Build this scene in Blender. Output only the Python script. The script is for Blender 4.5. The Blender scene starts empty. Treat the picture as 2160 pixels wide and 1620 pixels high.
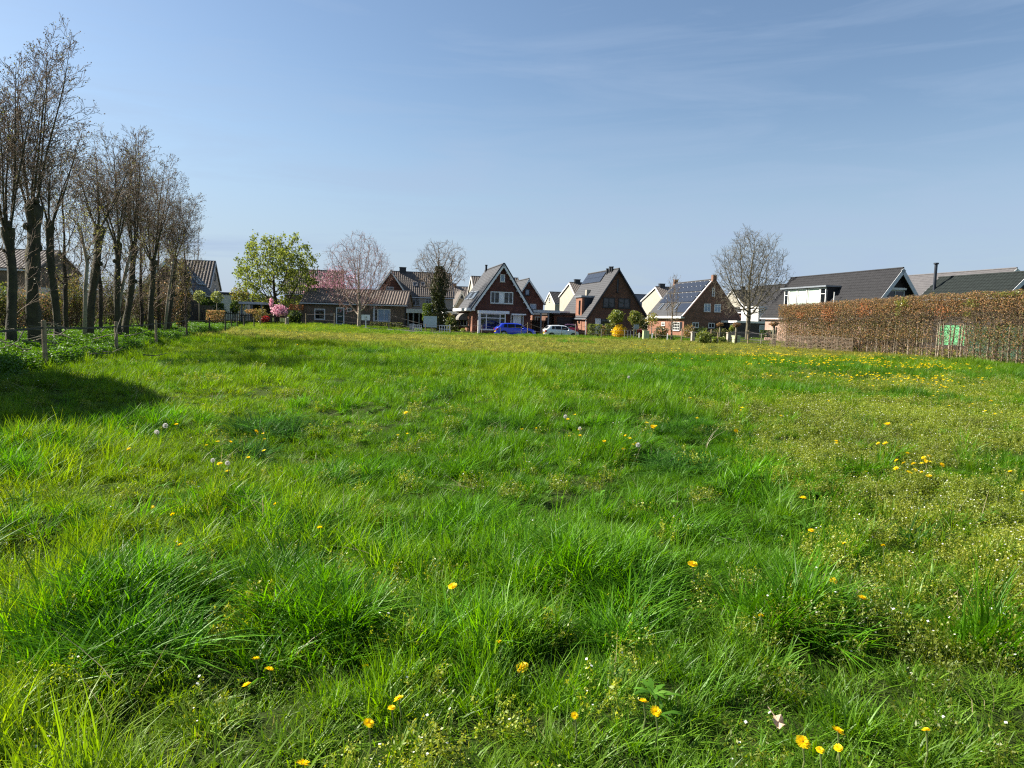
import bpy, math, random
import numpy as np
from mathutils import Vector, Matrix

random.seed(11)
rng = np.random.default_rng(11)
scene = bpy.context.scene
col = scene.collection
R = math.radians

# ------------------------------------------------------------------ camera, sky, sun
F = 1498.0                       # focal length in pixels of the 2160 px wide photograph
PITCH = math.atan(134 / F)
ROLL = 0.027
CAMZ = 1.5
_f = Vector((0, math.cos(PITCH), -math.sin(PITCH)))
_r = Vector((1, 0, 0))
_u = Vector((0, math.sin(PITCH), math.cos(PITCH)))
CR = _r * math.cos(ROLL) + _u * math.sin(ROLL)
CU = _u * math.cos(ROLL) - _r * math.sin(ROLL)
cam_data = bpy.data.cameras.new('camera')
cam_data.sensor_fit = 'HORIZONTAL'
cam_data.sensor_width = 36
cam_data.lens = F / 2160 * 36
cam_data.clip_end = 3000
cam = bpy.data.objects.new('camera', cam_data)
col.objects.link(cam)
M = Matrix.Identity(4)
for i in range(3):
    M[i][0] = CR[i]; M[i][1] = CU[i]; M[i][2] = -_f[i]
M[2][3] = CAMZ
cam.matrix_world = M
scene.camera = cam

SUN_AZ = R(74)                   # left of the view direction
SUN_EL = R(36)
SDIR = Vector((-math.sin(SUN_AZ) * math.cos(SUN_EL), math.cos(SUN_AZ) * math.cos(SUN_EL), math.sin(SUN_EL)))
world = bpy.data.worlds.new('World')
scene.world = world
world.use_nodes = True
wt = world.node_tree
wt.nodes.clear()
wo = wt.nodes.new('ShaderNodeOutputWorld')
bg = wt.nodes.new('ShaderNodeBackground')
sky = wt.nodes.new('ShaderNodeTexSky')
sky.sky_type = 'NISHITA'
sky.sun_disc = False
sky.sun_elevation = SUN_EL
sky.sun_rotation = -SUN_AZ
sky.altitude = 0
sky.air_density = 1.12
sky.dust_density = 0.7
sky.ozone_density = 2.8
bg.inputs['Strength'].default_value = 0.053
# thin streaky cirrus veil
tc = wt.nodes.new('ShaderNodeTexCoord')
mp = wt.nodes.new('ShaderNodeMapping'); mp.inputs['Scale'].default_value = (1.1, 1.8, 9.0); mp.inputs['Rotation'].default_value = (0.0, 0.25, 0.3)
nz = wt.nodes.new('ShaderNodeTexNoise'); nz.inputs['Scale'].default_value = 2.4; nz.inputs['Detail'].default_value = 10; nz.inputs['Roughness'].default_value = 0.6; nz.inputs['Distortion'].default_value = 0.6
mr = wt.nodes.new('ShaderNodeMapRange'); mr.inputs['From Min'].default_value = 0.47; mr.inputs['From Max'].default_value = 0.78; mr.inputs['To Max'].default_value = 0.4
mx = wt.nodes.new('ShaderNodeMix'); mx.data_type = 'RGBA'; mx.inputs[7].default_value = (3.1, 4.0, 5.45, 1)
wt.links.new(tc.outputs['Generated'], mp.inputs['Vector'])
wt.links.new(mp.outputs['Vector'], nz.inputs['Vector'])
wt.links.new(nz.outputs['Fac'], mr.inputs['Value'])
sxz = wt.nodes.new('ShaderNodeSeparateXYZ'); wt.links.new(tc.outputs['Generated'], sxz.inputs[0])
hzr = wt.nodes.new('ShaderNodeMapRange'); hzr.interpolation_type = 'SMOOTHSTEP'      # pale spring haze towards the horizon, all round
hzr.inputs['From Min'].default_value = -0.02; hzr.inputs['From Max'].default_value = 0.31; hzr.inputs['To Min'].default_value = 0.85; hzr.inputs['To Max'].default_value = 0.0
wt.links.new(sxz.outputs['Z'], hzr.inputs['Value'])
mxm = wt.nodes.new('ShaderNodeMath'); mxm.operation = 'ADD'; mxm.use_clamp = True
wt.links.new(mr.outputs['Result'], mxm.inputs[0]); wt.links.new(hzr.outputs['Result'], mxm.inputs[1])
wt.links.new(mxm.outputs[0], mx.inputs[0])
wt.links.new(sky.outputs['Color'], mx.inputs[6])
wt.links.new(mx.outputs[2], bg.inputs['Color'])
wt.links.new(bg.outputs['Background'], wo.inputs['Surface'])

sun_data = bpy.data.lights.new('sun', 'SUN')
sun_data.energy = 5.0
sun_data.angle = R(0.53)
sun_data.color = (1.0, 0.93, 0.82)
sun = bpy.data.objects.new('sun', sun_data)
sun.rotation_euler = SDIR.to_track_quat('Z', 'Y').to_euler()
sun.location = (-30, 10, 40)
col.objects.link(sun)

scene.view_settings.view_transform = 'Standard'
scene.view_settings.look = 'None'
scene.view_settings.exposure = 1.4
scene.view_settings.gamma = 1
scene.view_settings.use_curve_mapping = False
scene.cycles.max_bounces = 10
scene.cycles.diffuse_bounces = 4
scene.cycles.transmission_bounces = 8
scene.cycles.use_denoising = False
scene.cycles.filter_width = 1.2
scene.cycles.transparent_max_bounces = 8

# ------------------------------------------------------------------ pixel -> place helpers (photo pixels, 2160 x 1620)
def ray(px, py):
    return (_f * F + CR * (px - 1080) + CU * (810 - py))
O3 = Vector((0, 0, CAMZ))
def at(px, py, D):
    d = ray(px, py)
    return O3 + d * (D / d.y)
def horizon(px):
    return 676 + ROLL * (px - 1080)
def X(px, D):
    return at(px, horizon(px), D).x
def Z(px, py, D):
    return at(px, py, D).z

# ------------------------------------------------------------------ ground height
_ph = rng.uniform(0, 6.28, (14, 2))
_fr = [(8.7, 5.1, .018), (6.1, -9.3, .018), (-4.9, 6.7, .022), (5.3, 3.1, .018), (0.9, 0.5, .022), (-0.6, 1.2, .022), (1.9, 0.7, .014), (-1.4, 1.9, .014), (0.25, .31, .05), (2.9, -2.1, .012), (-.33, .2, .04), (3.9, 2.7, .01)]
MOUNDS = []
def ss(v, a, b):
    t = np.clip((v - a) / (b - a), 0, 1)
    return t * t * (3 - 2 * t)
def gz(x, y):
    x = np.asarray(x, float); y = np.asarray(y, float)
    z = np.zeros(np.broadcast(x, y).shape)
    near = 1 - ss(y, 60, 75)
    for (a, b, c), p in zip(_fr, _ph):
        z = z + near * c * np.sin(a * x + p[0]) * np.cos(b * y + p[1])
    t = y - 0.21 * x
    z = z - 0.30 * ss(t, 71.5, 73.0) * (1 - ss(t, 79.0, 80.5)) * ss(x, -16, -8)
    z = z + 0.38 * ss(y, 52, 84) * ss(-x, 2, 22)
    # shallow ditch under the tree row on the left
    fx = fence_x(y)
    d = fx - x
    z = z - 0.30 * ss(d, 0.3, 1.4) * (1 - ss(d, 1.6, 3.2)) * (1 - ss(y, 40, 55))
    for mx_, my_, mr_, mh_ in MOUNDS:
        z = z + mh_ * np.exp(-((x - mx_) ** 2 + (y - my_) ** 2) / (mr_ * mr_))
    return z
_FY = np.array([-10, 0, 16.2, 23.7, 29, 38, 46, 56, 66, 76, 200.])
_FX = np.array([-5., -6.5, -10.7, -13.2, -14.6, -17.6, -20.0, -22.5, -25, -27, -60.])
def fence_x(y):
    return np.interp(y, _FY, _FX)
def gzs(x, y):
    return float(gz(x, y))
def ground_at(px, py, h=0.0):
    d = ray(px, py)
    t = (0 + h - CAMZ) / d.z
    for _ in range(8):
        p = O3 + d * t
        t = (gzs(p.x, p.y) + h - CAMZ) / d.z
    p = O3 + d * t
    return Vector((p.x, p.y, gzs(p.x, p.y)))

# ------------------------------------------------------------------ materials
def newmat(name):
    m = bpy.data.materials.new(name); m.use_nodes = True
    nt = m.node_tree; nt.nodes.clear()
    out = nt.nodes.new('ShaderNodeOutputMaterial')
    return m, nt, out
def ramp(nt, fac, c0, c1, lo=0.35, hi=0.65):
    r = nt.nodes.new('ShaderNodeValToRGB')
    r.color_ramp.elements[0].position = lo; r.color_ramp.elements[0].color = (*c0, 1)
    r.color_ramp.elements[1].position = hi; r.color_ramp.elements[1].color = (*c1, 1)
    nt.links.new(fac, r.inputs['Fac'])
    return r.outputs['Color']
def pmat(name, c0, c1=None, rough=0.7, scale=3.0, metal=0.0, bump=0.0, spec=0.4, coat=0.0, bscale=None):
    """painted / plastered / wooden surface: two tones mixed by noise in object space"""
    m, nt, out = newmat(name)
    b = nt.nodes.new('ShaderNodeBsdfPrincipled')
    c1 = c1 or tuple(v * 0.8 for v in c0)
    t = nt.nodes.new('ShaderNodeTexCoord')
    n = nt.nodes.new('ShaderNodeTexNoise'); n.inputs['Scale'].default_value = scale; n.inputs['Detail'].default_value = 6
    n.inputs['Roughness'].default_value = 0.65
    nt.links.new(t.outputs['Object'], n.inputs['Vector'])
    nt.links.new(ramp(nt, n.outputs['Fac'], c1, c0), b.inputs['Base Color'])
    b.inputs['Roughness'].default_value = rough; b.inputs['Metallic'].default_value = metal
    b.inputs['Specular IOR Level'].default_value = spec
    b.inputs['Coat Weight'].default_value = coat
    if bump:
        n2 = nt.nodes.new('ShaderNodeTexNoise'); n2.inputs['Scale'].default_value = bscale or scale * 6; n2.inputs['Detail'].default_value = 4
        nt.links.new(t.outputs['Object'], n2.inputs['Vector'])
        bp = nt.nodes.new('ShaderNodeBump'); bp.inputs['Strength'].default_value = bump; bp.inputs['Distance'].default_value = 0.03
        nt.links.new(n2.outputs['Fac'], bp.inputs['Height']); nt.links.new(bp.outputs['Normal'], b.inputs['Normal'])
    nt.links.new(b.outputs['BSDF'], out.inputs['Surface'])
    return m
def brickmat(name, c0, c1, mortar):
    m, nt, out = newmat(name)
    b = nt.nodes.new('ShaderNodeBsdfPrincipled'); b.inputs['Roughness'].default_value = 0.85
    b.inputs['Specular IOR Level'].default_value = 0.25
    t = nt.nodes.new('ShaderNodeTexCoord')
    sx = nt.nodes.new('ShaderNodeSeparateXYZ'); nt.links.new(t.outputs['Object'], sx.inputs[0])
    ad = nt.nodes.new('ShaderNodeMath'); ad.operation = 'ADD'
    nt.links.new(sx.outputs['X'], ad.inputs[0]); nt.links.new(sx.outputs['Y'], ad.inputs[1])
    cx = nt.nodes.new('ShaderNodeCombineXYZ')
    nt.links.new(ad.outputs[0], cx.inputs['X']); nt.links.new(sx.outputs['Z'], cx.inputs['Y'])
    k = nt.nodes.new('ShaderNodeTexBrick')
    k.inputs['Scale'].default_value = 1.0; k.inputs['Brick Width'].default_value = 0.22; k.inputs['Row Height'].default_value = 0.053
    k.inputs['Mortar Size'].default_value = 0.008; k.inputs['Bias'].default_value = 0.0
    k.inputs['Color1'].default_value = (*c0, 1); k.inputs['Color2'].default_value = (*c1, 1); k.inputs['Mortar'].default_value = (*mortar, 1)
    nt.links.new(cx.outputs[0], k.inputs['Vector'])
    n = nt.nodes.new('ShaderNodeTexNoise'); n.inputs['Scale'].default_value = 1.3; n.inputs['Detail'].default_value = 5
    nt.links.new(t.outputs['Object'], n.inputs['Vector'])
    hs = nt.nodes.new('ShaderNodeHueSaturation')
    mr_ = nt.nodes.new('ShaderNodeMapRange'); mr_.inputs['From Min'].default_value = .3; mr_.inputs['From Max'].default_value = .7
    mr_.inputs['To Min'].default_value = 0.75; mr_.inputs['To Max'].default_value = 1.2
    nt.links.new(n.outputs['Fac'], mr_.inputs['Value']); nt.links.new(mr_.outputs[0], hs.inputs['Value'])
    nt.links.new(k.outputs['Color'], hs.inputs['Color']); nt.links.new(hs.outputs['Color'], b.inputs['Base Color'])
    bp = nt.nodes.new('ShaderNodeBump'); bp.inputs['Strength'].default_value = 0.5; bp.inputs['Distance'].default_value = 0.01
    iv = nt.nodes.new('ShaderNodeMath'); iv.operation = 'SUBTRACT'; iv.inputs[0].default_value = 1
    nt.links.new(k.outputs['Fac'], iv.inputs[1]); nt.links.new(iv.outputs[0], bp.inputs['Height']); nt.links.new(bp.outputs['Normal'], b.inputs['Normal'])
    nt.links.new(b.outputs['BSDF'], out.inputs['Surface'])
    return m
def leafmat(name, c0, c1, trans=0.4, c2=None, rough=0.5, gloss=0.06, attr=False):
    """leaf / blade: random tone per leaf, diffuse + translucent + a little gloss"""
    m, nt, out = newmat(name)
    g = nt.nodes.new('ShaderNodeNewGeometry')
    cr = nt.nodes.new('ShaderNodeValToRGB')
    cr.color_ramp.elements[0].color = (*c0, 1); cr.color_ramp.elements[1].color = (*c1, 1)
    if c2:
        e = cr.color_ramp.elements.new(0.93); e.color = (*c1, 1)
        cr.color_ramp.elements[2].color = (*c2, 1)
    nt.links.new(g.outputs['Random Per Island'], cr.inputs['Fac'])
    colr = cr.outputs['Color']
    if attr:
        a = nt.nodes.new('ShaderNodeAttribute'); a.attribute_type = 'INSTANCER'; a.attribute_name = 'tint'
        mm = nt.nodes.new('ShaderNodeMix'); mm.data_type = 'RGBA'; mm.blend_type = 'MULTIPLY'; mm.inputs[0].default_value = 1
        nt.links.new(colr, mm.inputs[6]); nt.links.new(a.outputs['Color'], mm.inputs[7])
        colr = mm.outputs[2]
    df = nt.nodes.new('ShaderNodeBsdfDiffuse'); tr = nt.nodes.new('ShaderNodeBsdfTranslucent')
    gl = nt.nodes.new('ShaderNodeBsdfGlossy'); gl.inputs['Roughness'].default_value = rough; gl.inputs['Color'].default_value = (.8, .85, .8, 1)
    nt.links.new(colr, df.inputs['Color'])
    hs = nt.nodes.new('ShaderNodeHueSaturation'); hs.inputs['Hue'].default_value = 0.495; hs.inputs['Saturation'].default_value = 1.08; hs.inputs['Value'].default_value = 1.4
    nt.links.new(colr, hs.inputs['Color']); nt.links.new(hs.outputs['Color'], tr.inputs['Color'])
    m1 = nt.nodes.new('ShaderNodeMixShader'); m1.inputs[0].default_value = trans
    nt.links.new(df.outputs[0], m1.inputs[1]); nt.links.new(tr.outputs[0], m1.inputs[2])
    m2 = nt.nodes.new('ShaderNodeMixShader'); m2.inputs[0].default_value = gloss
    nt.links.new(m1.outputs[0], m2.inputs[1]); nt.links.new(gl.outputs[0], m2.inputs[2])
    nt.links.new(m2.outputs[0], out.inputs['Surface'])
    return m
def glassmat(name, c=(0.02, 0.025, 0.03), rough=0.05):
    m, nt, out = newmat(name)
    b = nt.nodes.new('ShaderNodeBsdfPrincipled'); b.inputs['Base Color'].default_value = (*c, 1)
    b.inputs['Roughness'].default_value = rough; b.inputs['Specular IOR Level'].default_value = 0.6
    t = nt.nodes.new('ShaderNodeTexCoord'); n = nt.nodes.new('ShaderNodeTexNoise'); n.inputs['Scale'].default_value = 2.2
    nt.links.new(t.outputs['Object'], n.inputs['Vector'])
    bp = nt.nodes.new('ShaderNodeBump'); bp.inputs['Strength'].default_value = 0.35; bp.inputs['Distance'].default_value = 0.06
    nt.links.new(n.outputs['Fac'], bp.inputs['Height']); nt.links.new(bp.outputs['Normal'], b.inputs['Normal'])
    nt.links.new(b.outputs['BSDF'], out.inputs['Surface'])
    return m

MT = {}
MT['white'] = pmat('white_paint', (.78, .78, .75), (.66, .66, .63), .45, 2)
MT['grey_white'] = pmat('grey_white_paint', (.55, .57, .58), (.46, .48, .5), .5, 2)
MT['cream'] = pmat('cream_render', (.36, .335, .275), (.30, .28, .225), .8, 1.5, bump=.2)
MT['pale_wall'] = pmat('pale_brick_wall', (.42, .38, .32), (.33, .29, .24), .85, 5, bump=.2)
MT['black'] = pmat('black_paint', (.012, .014, .018), (.02, .022, .026), .45, 2)
MT['dark_wood'] = pmat('dark_stained_boards', (.018, .015, .013), (.032, .026, .022), .6, 4)
MT['dark_blue'] = pmat('dark_blue_paint', (.02, .027, .04), (.015, .02, .03), .5, 3)
MT['grey_metal'] = pmat('grey_metal', (.2, .22, .24), (.15, .16, .18), .45, 4, metal=.4)
MT['zinc'] = pmat('zinc', (.3, .33, .36), (.24, .26, .28), .4, 4, metal=.5)
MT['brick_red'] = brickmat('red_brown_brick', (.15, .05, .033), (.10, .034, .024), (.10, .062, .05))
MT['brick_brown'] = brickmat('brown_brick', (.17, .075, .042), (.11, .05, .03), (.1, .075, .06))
MT['brick_orange_lit'] = brickmat('orange_brick_lit', (.29, .12, .07), (.22, .09, .05), (.2, .14, .11))  # orange brick; also side walls with sunlight put into their colour
MT['brick_mixed'] = brickmat('mixed_brown_brick', (.26, .12, .075), (.13, .065, .045), (.16, .12, .09))
MT['brick_tan'] = brickmat('tan_brick', (.2, .145, .1), (.155, .112, .078), (.12, .1, .075))
MT['brick_pink'] = brickmat('pink_brick', (.4, .25, .19), (.33, .2, .15), (.35, .28, .24))
MT['tile_brown'] = pmat('weathered_brown_tile', (.185, .145, .115), (.10, .08, .066), .85, 2.4, bump=.3)
MT['tile_grey'] = pmat('grey_brown_tile', (.14, .118, .1), (.088, .074, .064), .8, 2.4, bump=.3)
MT['tile_dark'] = pmat('dark_tile', (.030, .030, .032), (.02, .02, .022), .75, 3, bump=.2, spec=.15)
MT['tile_blue'] = pmat('blue_black_tile', (.018, .028, .045), (.012, .018, .03), .6, 3, bump=.1, spec=.2)
MT['tile_green'] = pmat('green_black_tile', (.02, .026, .024), (.014, .018, .017), .75, 3, bump=.2, spec=.15)
MT['slate'] = pmat('grey_slate', (.042, .043, .047), (.028, .029, .032), .7, 1.8, bump=.2)
MT['slate_lilac'] = pmat('faded_grey_tile', (.10, .095, .095), (.072, .068, .07), .7, 1.8, bump=.2)
MT['solar'] = pmat('solar_glass', (.014, .017, .026), (.018, .021, .03), .3, 6, spec=.4)
MT['glass'] = glassmat('window_glass', (.008, .01, .012))
MT['car_glass'] = pmat('tinted_car_glass', (.006, .007, .009), (.01, .011, .013), .12, 4, spec=.35)
MT['skylight'] = glassmat('skylight_glass', (.12, .14, .17), .12)
MT['curtain'] = pmat('net_curtain', (.5, .52, .5), (.38, .4, .38), .8, 8)
MT['curtain_green'] = pmat('pale_green_curtain', (.42, .5, .43), (.34, .42, .36), .8, 8)
MT['blind_blue'] = pmat('blue_grey_blind', (.3, .38, .48), (.24, .31, .4), .7, 6)
MT['post'] = pmat('weathered_post', (.36, .27, .16), (.22, .16, .09), .85, 9, bump=.4)
MT['post_grey'] = pmat('grey_post', (.3, .26, .2), (.2, .17, .13), .85, 9, bump=.4)
MT['post_dark'] = pmat('dark_post', (.09, .075, .05), (.05, .042, .03), .85, 9, bump=.4)
MT['tape'] = pmat('black_fence_tape', (.01, .01, .01), (.016, .016, .016), .6, 3)
MT['wire'] = pmat('fence_wire', (.1, .09, .08), (.07, .06, .055), .6, 3)
MT['bark'] = pmat('pollard_bark', (.06, .047, .03), (.03, .024, .016), .9, 5, bump=.8, bscale=14)
MT['bark_moss'] = pmat('mossy_bark', (.068, .06, .028), (.03, .026, .016), .9, 3, bump=.8, bscale=14)
MT['twig'] = pmat('brown_twig', (.165, .118, .075), (.10, .07, .045), .85, 3)
MT['twig_pale'] = pmat('pale_twig', (.2, .15, .1), (.13, .095, .065), .85, 3)
MT['twig_red'] = pmat('reddish_twig', (.26, .155, .12), (.16, .095, .075), .85, 3)
MT['bark_pale'] = pmat('pale_bark', (.38, .32, .24), (.2, .165, .12), .9, 3, bump=.5)
MT['bark_grey'] = pmat('grey_green_bark', (.17, .15, .10), (.10, .09, .06), .9, 3, bump=.5)
MT['stone'] = pmat('pale_stone', (.42, .36, .3), (.34, .29, .24), .85, 4, bump=.3)
MT['cabinet'] = pmat('pale_green_cabinet', (.5, .56, .33), (.44, .5, .28), .5, 2)
MT['asphalt'] = pmat('asphalt', (.055, .055, .055), (.042, .042, .043), .9, 6, bump=.3)
MT['paving'] = pmat('paving', (.24, .21, .19), (.17, .15, .14), .9, 5, bump=.3)
MT['kerb'] = pmat('kerb_concrete', (.36, .35, .33), (.28, .27, .26), .9, 5)
MT['rubber'] = pmat('tyre_rubber', (.012, .012, .012), (.018, .018, .018), .8, 8)
MT['rim'] = pmat('alloy_rim', (.45, .46, .48), (.36, .37, .38), .35, 8, metal=.7)
MT['plastic'] = pmat('black_plastic', (.015, .015, .016), (.02, .02, .02), .6, 8)
MT['tail'] = pmat('red_lamp', (.35, .01, .01), (.25, .01, .01), .2, 8)
MT['lamp'] = pmat('clear_lamp', (.6, .62, .65), (.5, .52, .55), .15, 8)
MT['awning'] = pmat('grey_awning_cloth', (.2, .19, .17), (.16, .15, .135), .85, 3)
MT['leaf_dry'] = pmat('dry_leaf', (.5, .37, .25), (.4, .28, .18), .8, 60)

# ------------------------------------------------------------------ mesh building
class MB:
    def __init__(s):
        s.v = []; s.f = []; s.m = []; s.n = 0; s.lens = []
    def add(s, v, f, m=0):
        base = s.n
        s.v.extend(v); s.n += len(v)
        for q in f:
            s.f.append([base + i for i in q]); s.m.append(m)
    def box(s, x0, y0, z0, x1, y1, z1, m=0):
        s.obox(Vector((0, 0, 0)), Vector((1, 0, 0)), Vector((0, 1, 0)), Vector((0, 0, 1)), x0, x1, y0, y1, z0, z1, m)
    def obox(s, o, a, b, c, a0, a1, b0, b1, c0, c1, m=0):
        v = [o + a * p + b * q + c * r for r in (c0, c1) for q in (b0, b1) for p in (a0, a1)]
        f = [(0, 2, 3, 1), (4, 5, 7, 6), (0, 1, 5, 4), (2, 6, 7, 3), (0, 4, 6, 2), (1, 3, 7, 5)]
        if a.cross(b).dot(c) * (a1 - a0) * (b1 - b0) * (c1 - c0) < 0:
            f = [tuple(reversed(q)) for q in f]
        s.add([tuple(p) for p in v], f, m)
    def prism(s, poly, axis, m=0):
        """poly: list of 3D points (planar), extruded along vector axis"""
        n = len(poly); ax = Vector(axis)
        P = [Vector(p) for p in poly]
        nrm = Vector((0, 0, 0))
        for i in range(n):
            nrm += P[i].cross(P[(i + 1) % n])
        v = [tuple(p) for p in P] + [tuple(p + ax) for p in P]
        f = [tuple(range(n)), tuple(range(2 * n - 1, n - 1, -1))]
        if nrm.dot(ax) > 0:
            f = [tuple(reversed(q)) for q in f]
            f += [(i, (i + 1) % n, n + (i + 1) % n, n + i) for i in range(n)]
        else:
            f += [(i, n + i, n + (i + 1) % n, (i + 1) % n) for i in range(n)]
        s.add(v, f, m)
    def tube(s, pts, rad, n=6, m=0, cap=True):
        """swept tube through pts with radii"""
        pts = [Vector(p) for p in pts]
        if not hasattr(rad, '__len__'):
            rad = [rad] * len(pts)
        v = []
        up = Vector((0, 0, 1))
        for i, p in enumerate(pts):
            d = (pts[min(i + 1, len(pts) - 1)] - pts[max(i - 1, 0)]).normalized()
            a = d.cross(up if abs(d.z) < .9 else Vector((1, 0, 0))).normalized(); b = d.cross(a)
            for k in range(n):
                t = 2 * math.pi * k / n
                v.append(tuple(p + (a * math.cos(t) + b * math.sin(t)) * rad[i]))
        f = []
        for i in range(len(pts) - 1):
            for k in range(n):
                k2 = (k + 1) % n
                f.append((i * n + k, i * n + k2, (i + 1) * n + k2, (i + 1) * n + k))
        if cap:
            f.append(tuple(reversed(range(n)))); f.append(tuple(range((len(pts) - 1) * n, len(pts) * n)))
        s.add(v, f, m)
    def dome(s, c, rx, ry, rz, nu=12, nv=5, m=0, lower=0.0):
        """ellipsoid from latitude lower (0 = equator, -1 = south pole) up"""
        v = []; f = []
        for j in range(nv + 1):
            la = (lower + (1 - lower) * j / nv) * math.pi / 2
            for i in range(nu):
                lo = 2 * math.pi * i / nu
                v.append((c[0] + rx * math.cos(la) * math.cos(lo), c[1] + ry * math.cos(la) * math.sin(lo), c[2] + rz * math.sin(la)))
        for j in range(nv):
            for i in range(nu):
                i2 = (i + 1) % nu
                f.append((j * nu + i, j * nu + i2, (j + 1) * nu + i2, (j + 1) * nu + i))
        s.add(v, f, m)
    def build(s, name, mats, parent=None, smooth=False, loc=None):
        me = bpy.data.meshes.new(name)
        me.from_pydata(s.v, [], s.f)
        for mm in (mats if isinstance(mats, (list, tuple)) else [mats]):
            me.materials.append(mm)
        if isinstance(mats, (list, tuple)) and len(mats) > 1:
            me.polygons.foreach_set('material_index', s.m)
        if smooth:
            me.polygons.foreach_set('use_smooth', [True] * len(me.polygons))
        me.update()
        return link(name, me, parent, loc)
def link(name, me, parent=None, loc=None):
    o = bpy.data.objects.new(name, me)
    col.objects.link(o)
    if parent is not None:
        o.parent = parent
    if loc is not None:
        o.location = loc
    return o
def fastmesh(name, V, faces, mats, midx=None, smooth=False):
    """V (n,3) float array, faces (m,k) int array"""
    me = bpy.data.meshes.new(name)
    V = np.ascontiguousarray(V, dtype=np.float32); faces = np.ascontiguousarray(faces, dtype=np.int32)
    k = faces.shape[1]
    me.vertices.add(len(V)); me.vertices.foreach_set('co', V.ravel())
    me.loops.add(faces.size); me.loops.foreach_set('vertex_index', faces.ravel())
    me.polygons.add(len(faces))
    me.polygons.foreach_set('loop_start', np.arange(0, faces.size, k, dtype=np.int32))
    for mm in (mats if isinstance(mats, (list, tuple)) else [mats]):
        me.materials.append(mm)
    if midx is not None:
        me.polygons.foreach_set('material_index', np.ascontiguousarray(midx, dtype=np.int32))
    if smooth:
        me.polygons.foreach_set('use_smooth', np.ones(len(faces), dtype=bool))
    me.update(calc_edges=True)
    return me
def segtubes(segs, n=3):
    """segs: (m,8) p0 p1 r0 r1 -> verts, quads"""
    S = np.asarray(segs, float)
    p0, p1, r0, r1 = S[:, :3], S[:, 3:6], S[:, 6], S[:, 7]
    d = p1 - p0; d /= (np.linalg.norm(d, axis=1, keepdims=True) + 1e-9)
    ref = np.where(np.abs(d[:, 2:3]) < .9, np.array([[0, 0, 1.]]), np.array([[1., 0, 0]]))
    a = np.cross(d, ref); a /= np.linalg.norm(a, axis=1, keepdims=True); b = np.cross(d, a)
    th = np.arange(n) * 2 * math.pi / n
    ring = a[:, None, :] * np.cos(th)[None, :, None] + b[:, None, :] * np.sin(th)[None, :, None]
    V = np.concatenate([p0[:, None, :] + ring * r0[:, None, None], p1[:, None, :] + ring * r1[:, None, None]], 1)
    m = len(S); base = (np.arange(m) * 2 * n)[:, None, None]
    k = np.arange(n); k2 = (k + 1) % n
    q = np.stack([k, k2, n + k2, n + k], 1)[None]
    return V.reshape(-1, 3), (base + q).reshape(-1, 4)
def leafquads(P, size, aspect=0.6, flat=0.0, nrm=None, cup=True):
    """a small folded leaf (2 quads-> one rhombic quad) at each point P"""
    n = len(P)
    d = rng.normal(size=(n, 3)); d[:, 2] *= (1 - flat); d /= np.linalg.norm(d, axis=1, keepdims=True)
    e = rng.normal(size=(n, 3)); e[:, 2] *= (1 - flat); e -= d * np.sum(d * e, 1, keepdims=True); e /= np.linalg.norm(e, axis=1, keepdims=True)
    s = (size * rng.uniform(.6, 1.3, n))[:, None]
    V = np.stack([P - d * s * .5, P + e * s * .5 * aspect, P + d * s * .5, P - e * s * .5 * aspect], 1)
    Fq = (np.arange(n) * 4)[:, None] + np.arange(4)[None]
    return V.reshape(-1, 3), Fq
def cat(*parts):
    Vs, Fs, Ms, off = [], [], [], 0
    for i, p in enumerate(parts):
        V, Fq = p[0], p[1]
        Vs.append(V); Fs.append(Fq + off); off += len(V)
        Ms.append(np.full(len(Fq), p[2] if len(p) > 2 else 0))
    return np.concatenate(Vs), np.concatenate(Fs), np.concatenate(Ms)
def tag(o, label=None, cat=None, group=None, kind=None):
    if label: o['label'] = label
    if cat: o['category'] = cat
    if group: o['group'] = group
    if kind: o['kind'] = kind
    return o
def empty(name, loc, rz=0.0):
    o = bpy.data.objects.new(name, None); col.objects.link(o)
    o.empty_display_size = .3
    o.location = loc; o.rotation_euler = (0, 0, rz)
    return o
def copy_tree(o, parent=None):
    c = o.copy(); col.objects.link(c)
    if parent is not None:
        c.parent = parent
    for ch in list(o.children):
        copy_tree(ch, c)
    return c
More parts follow.
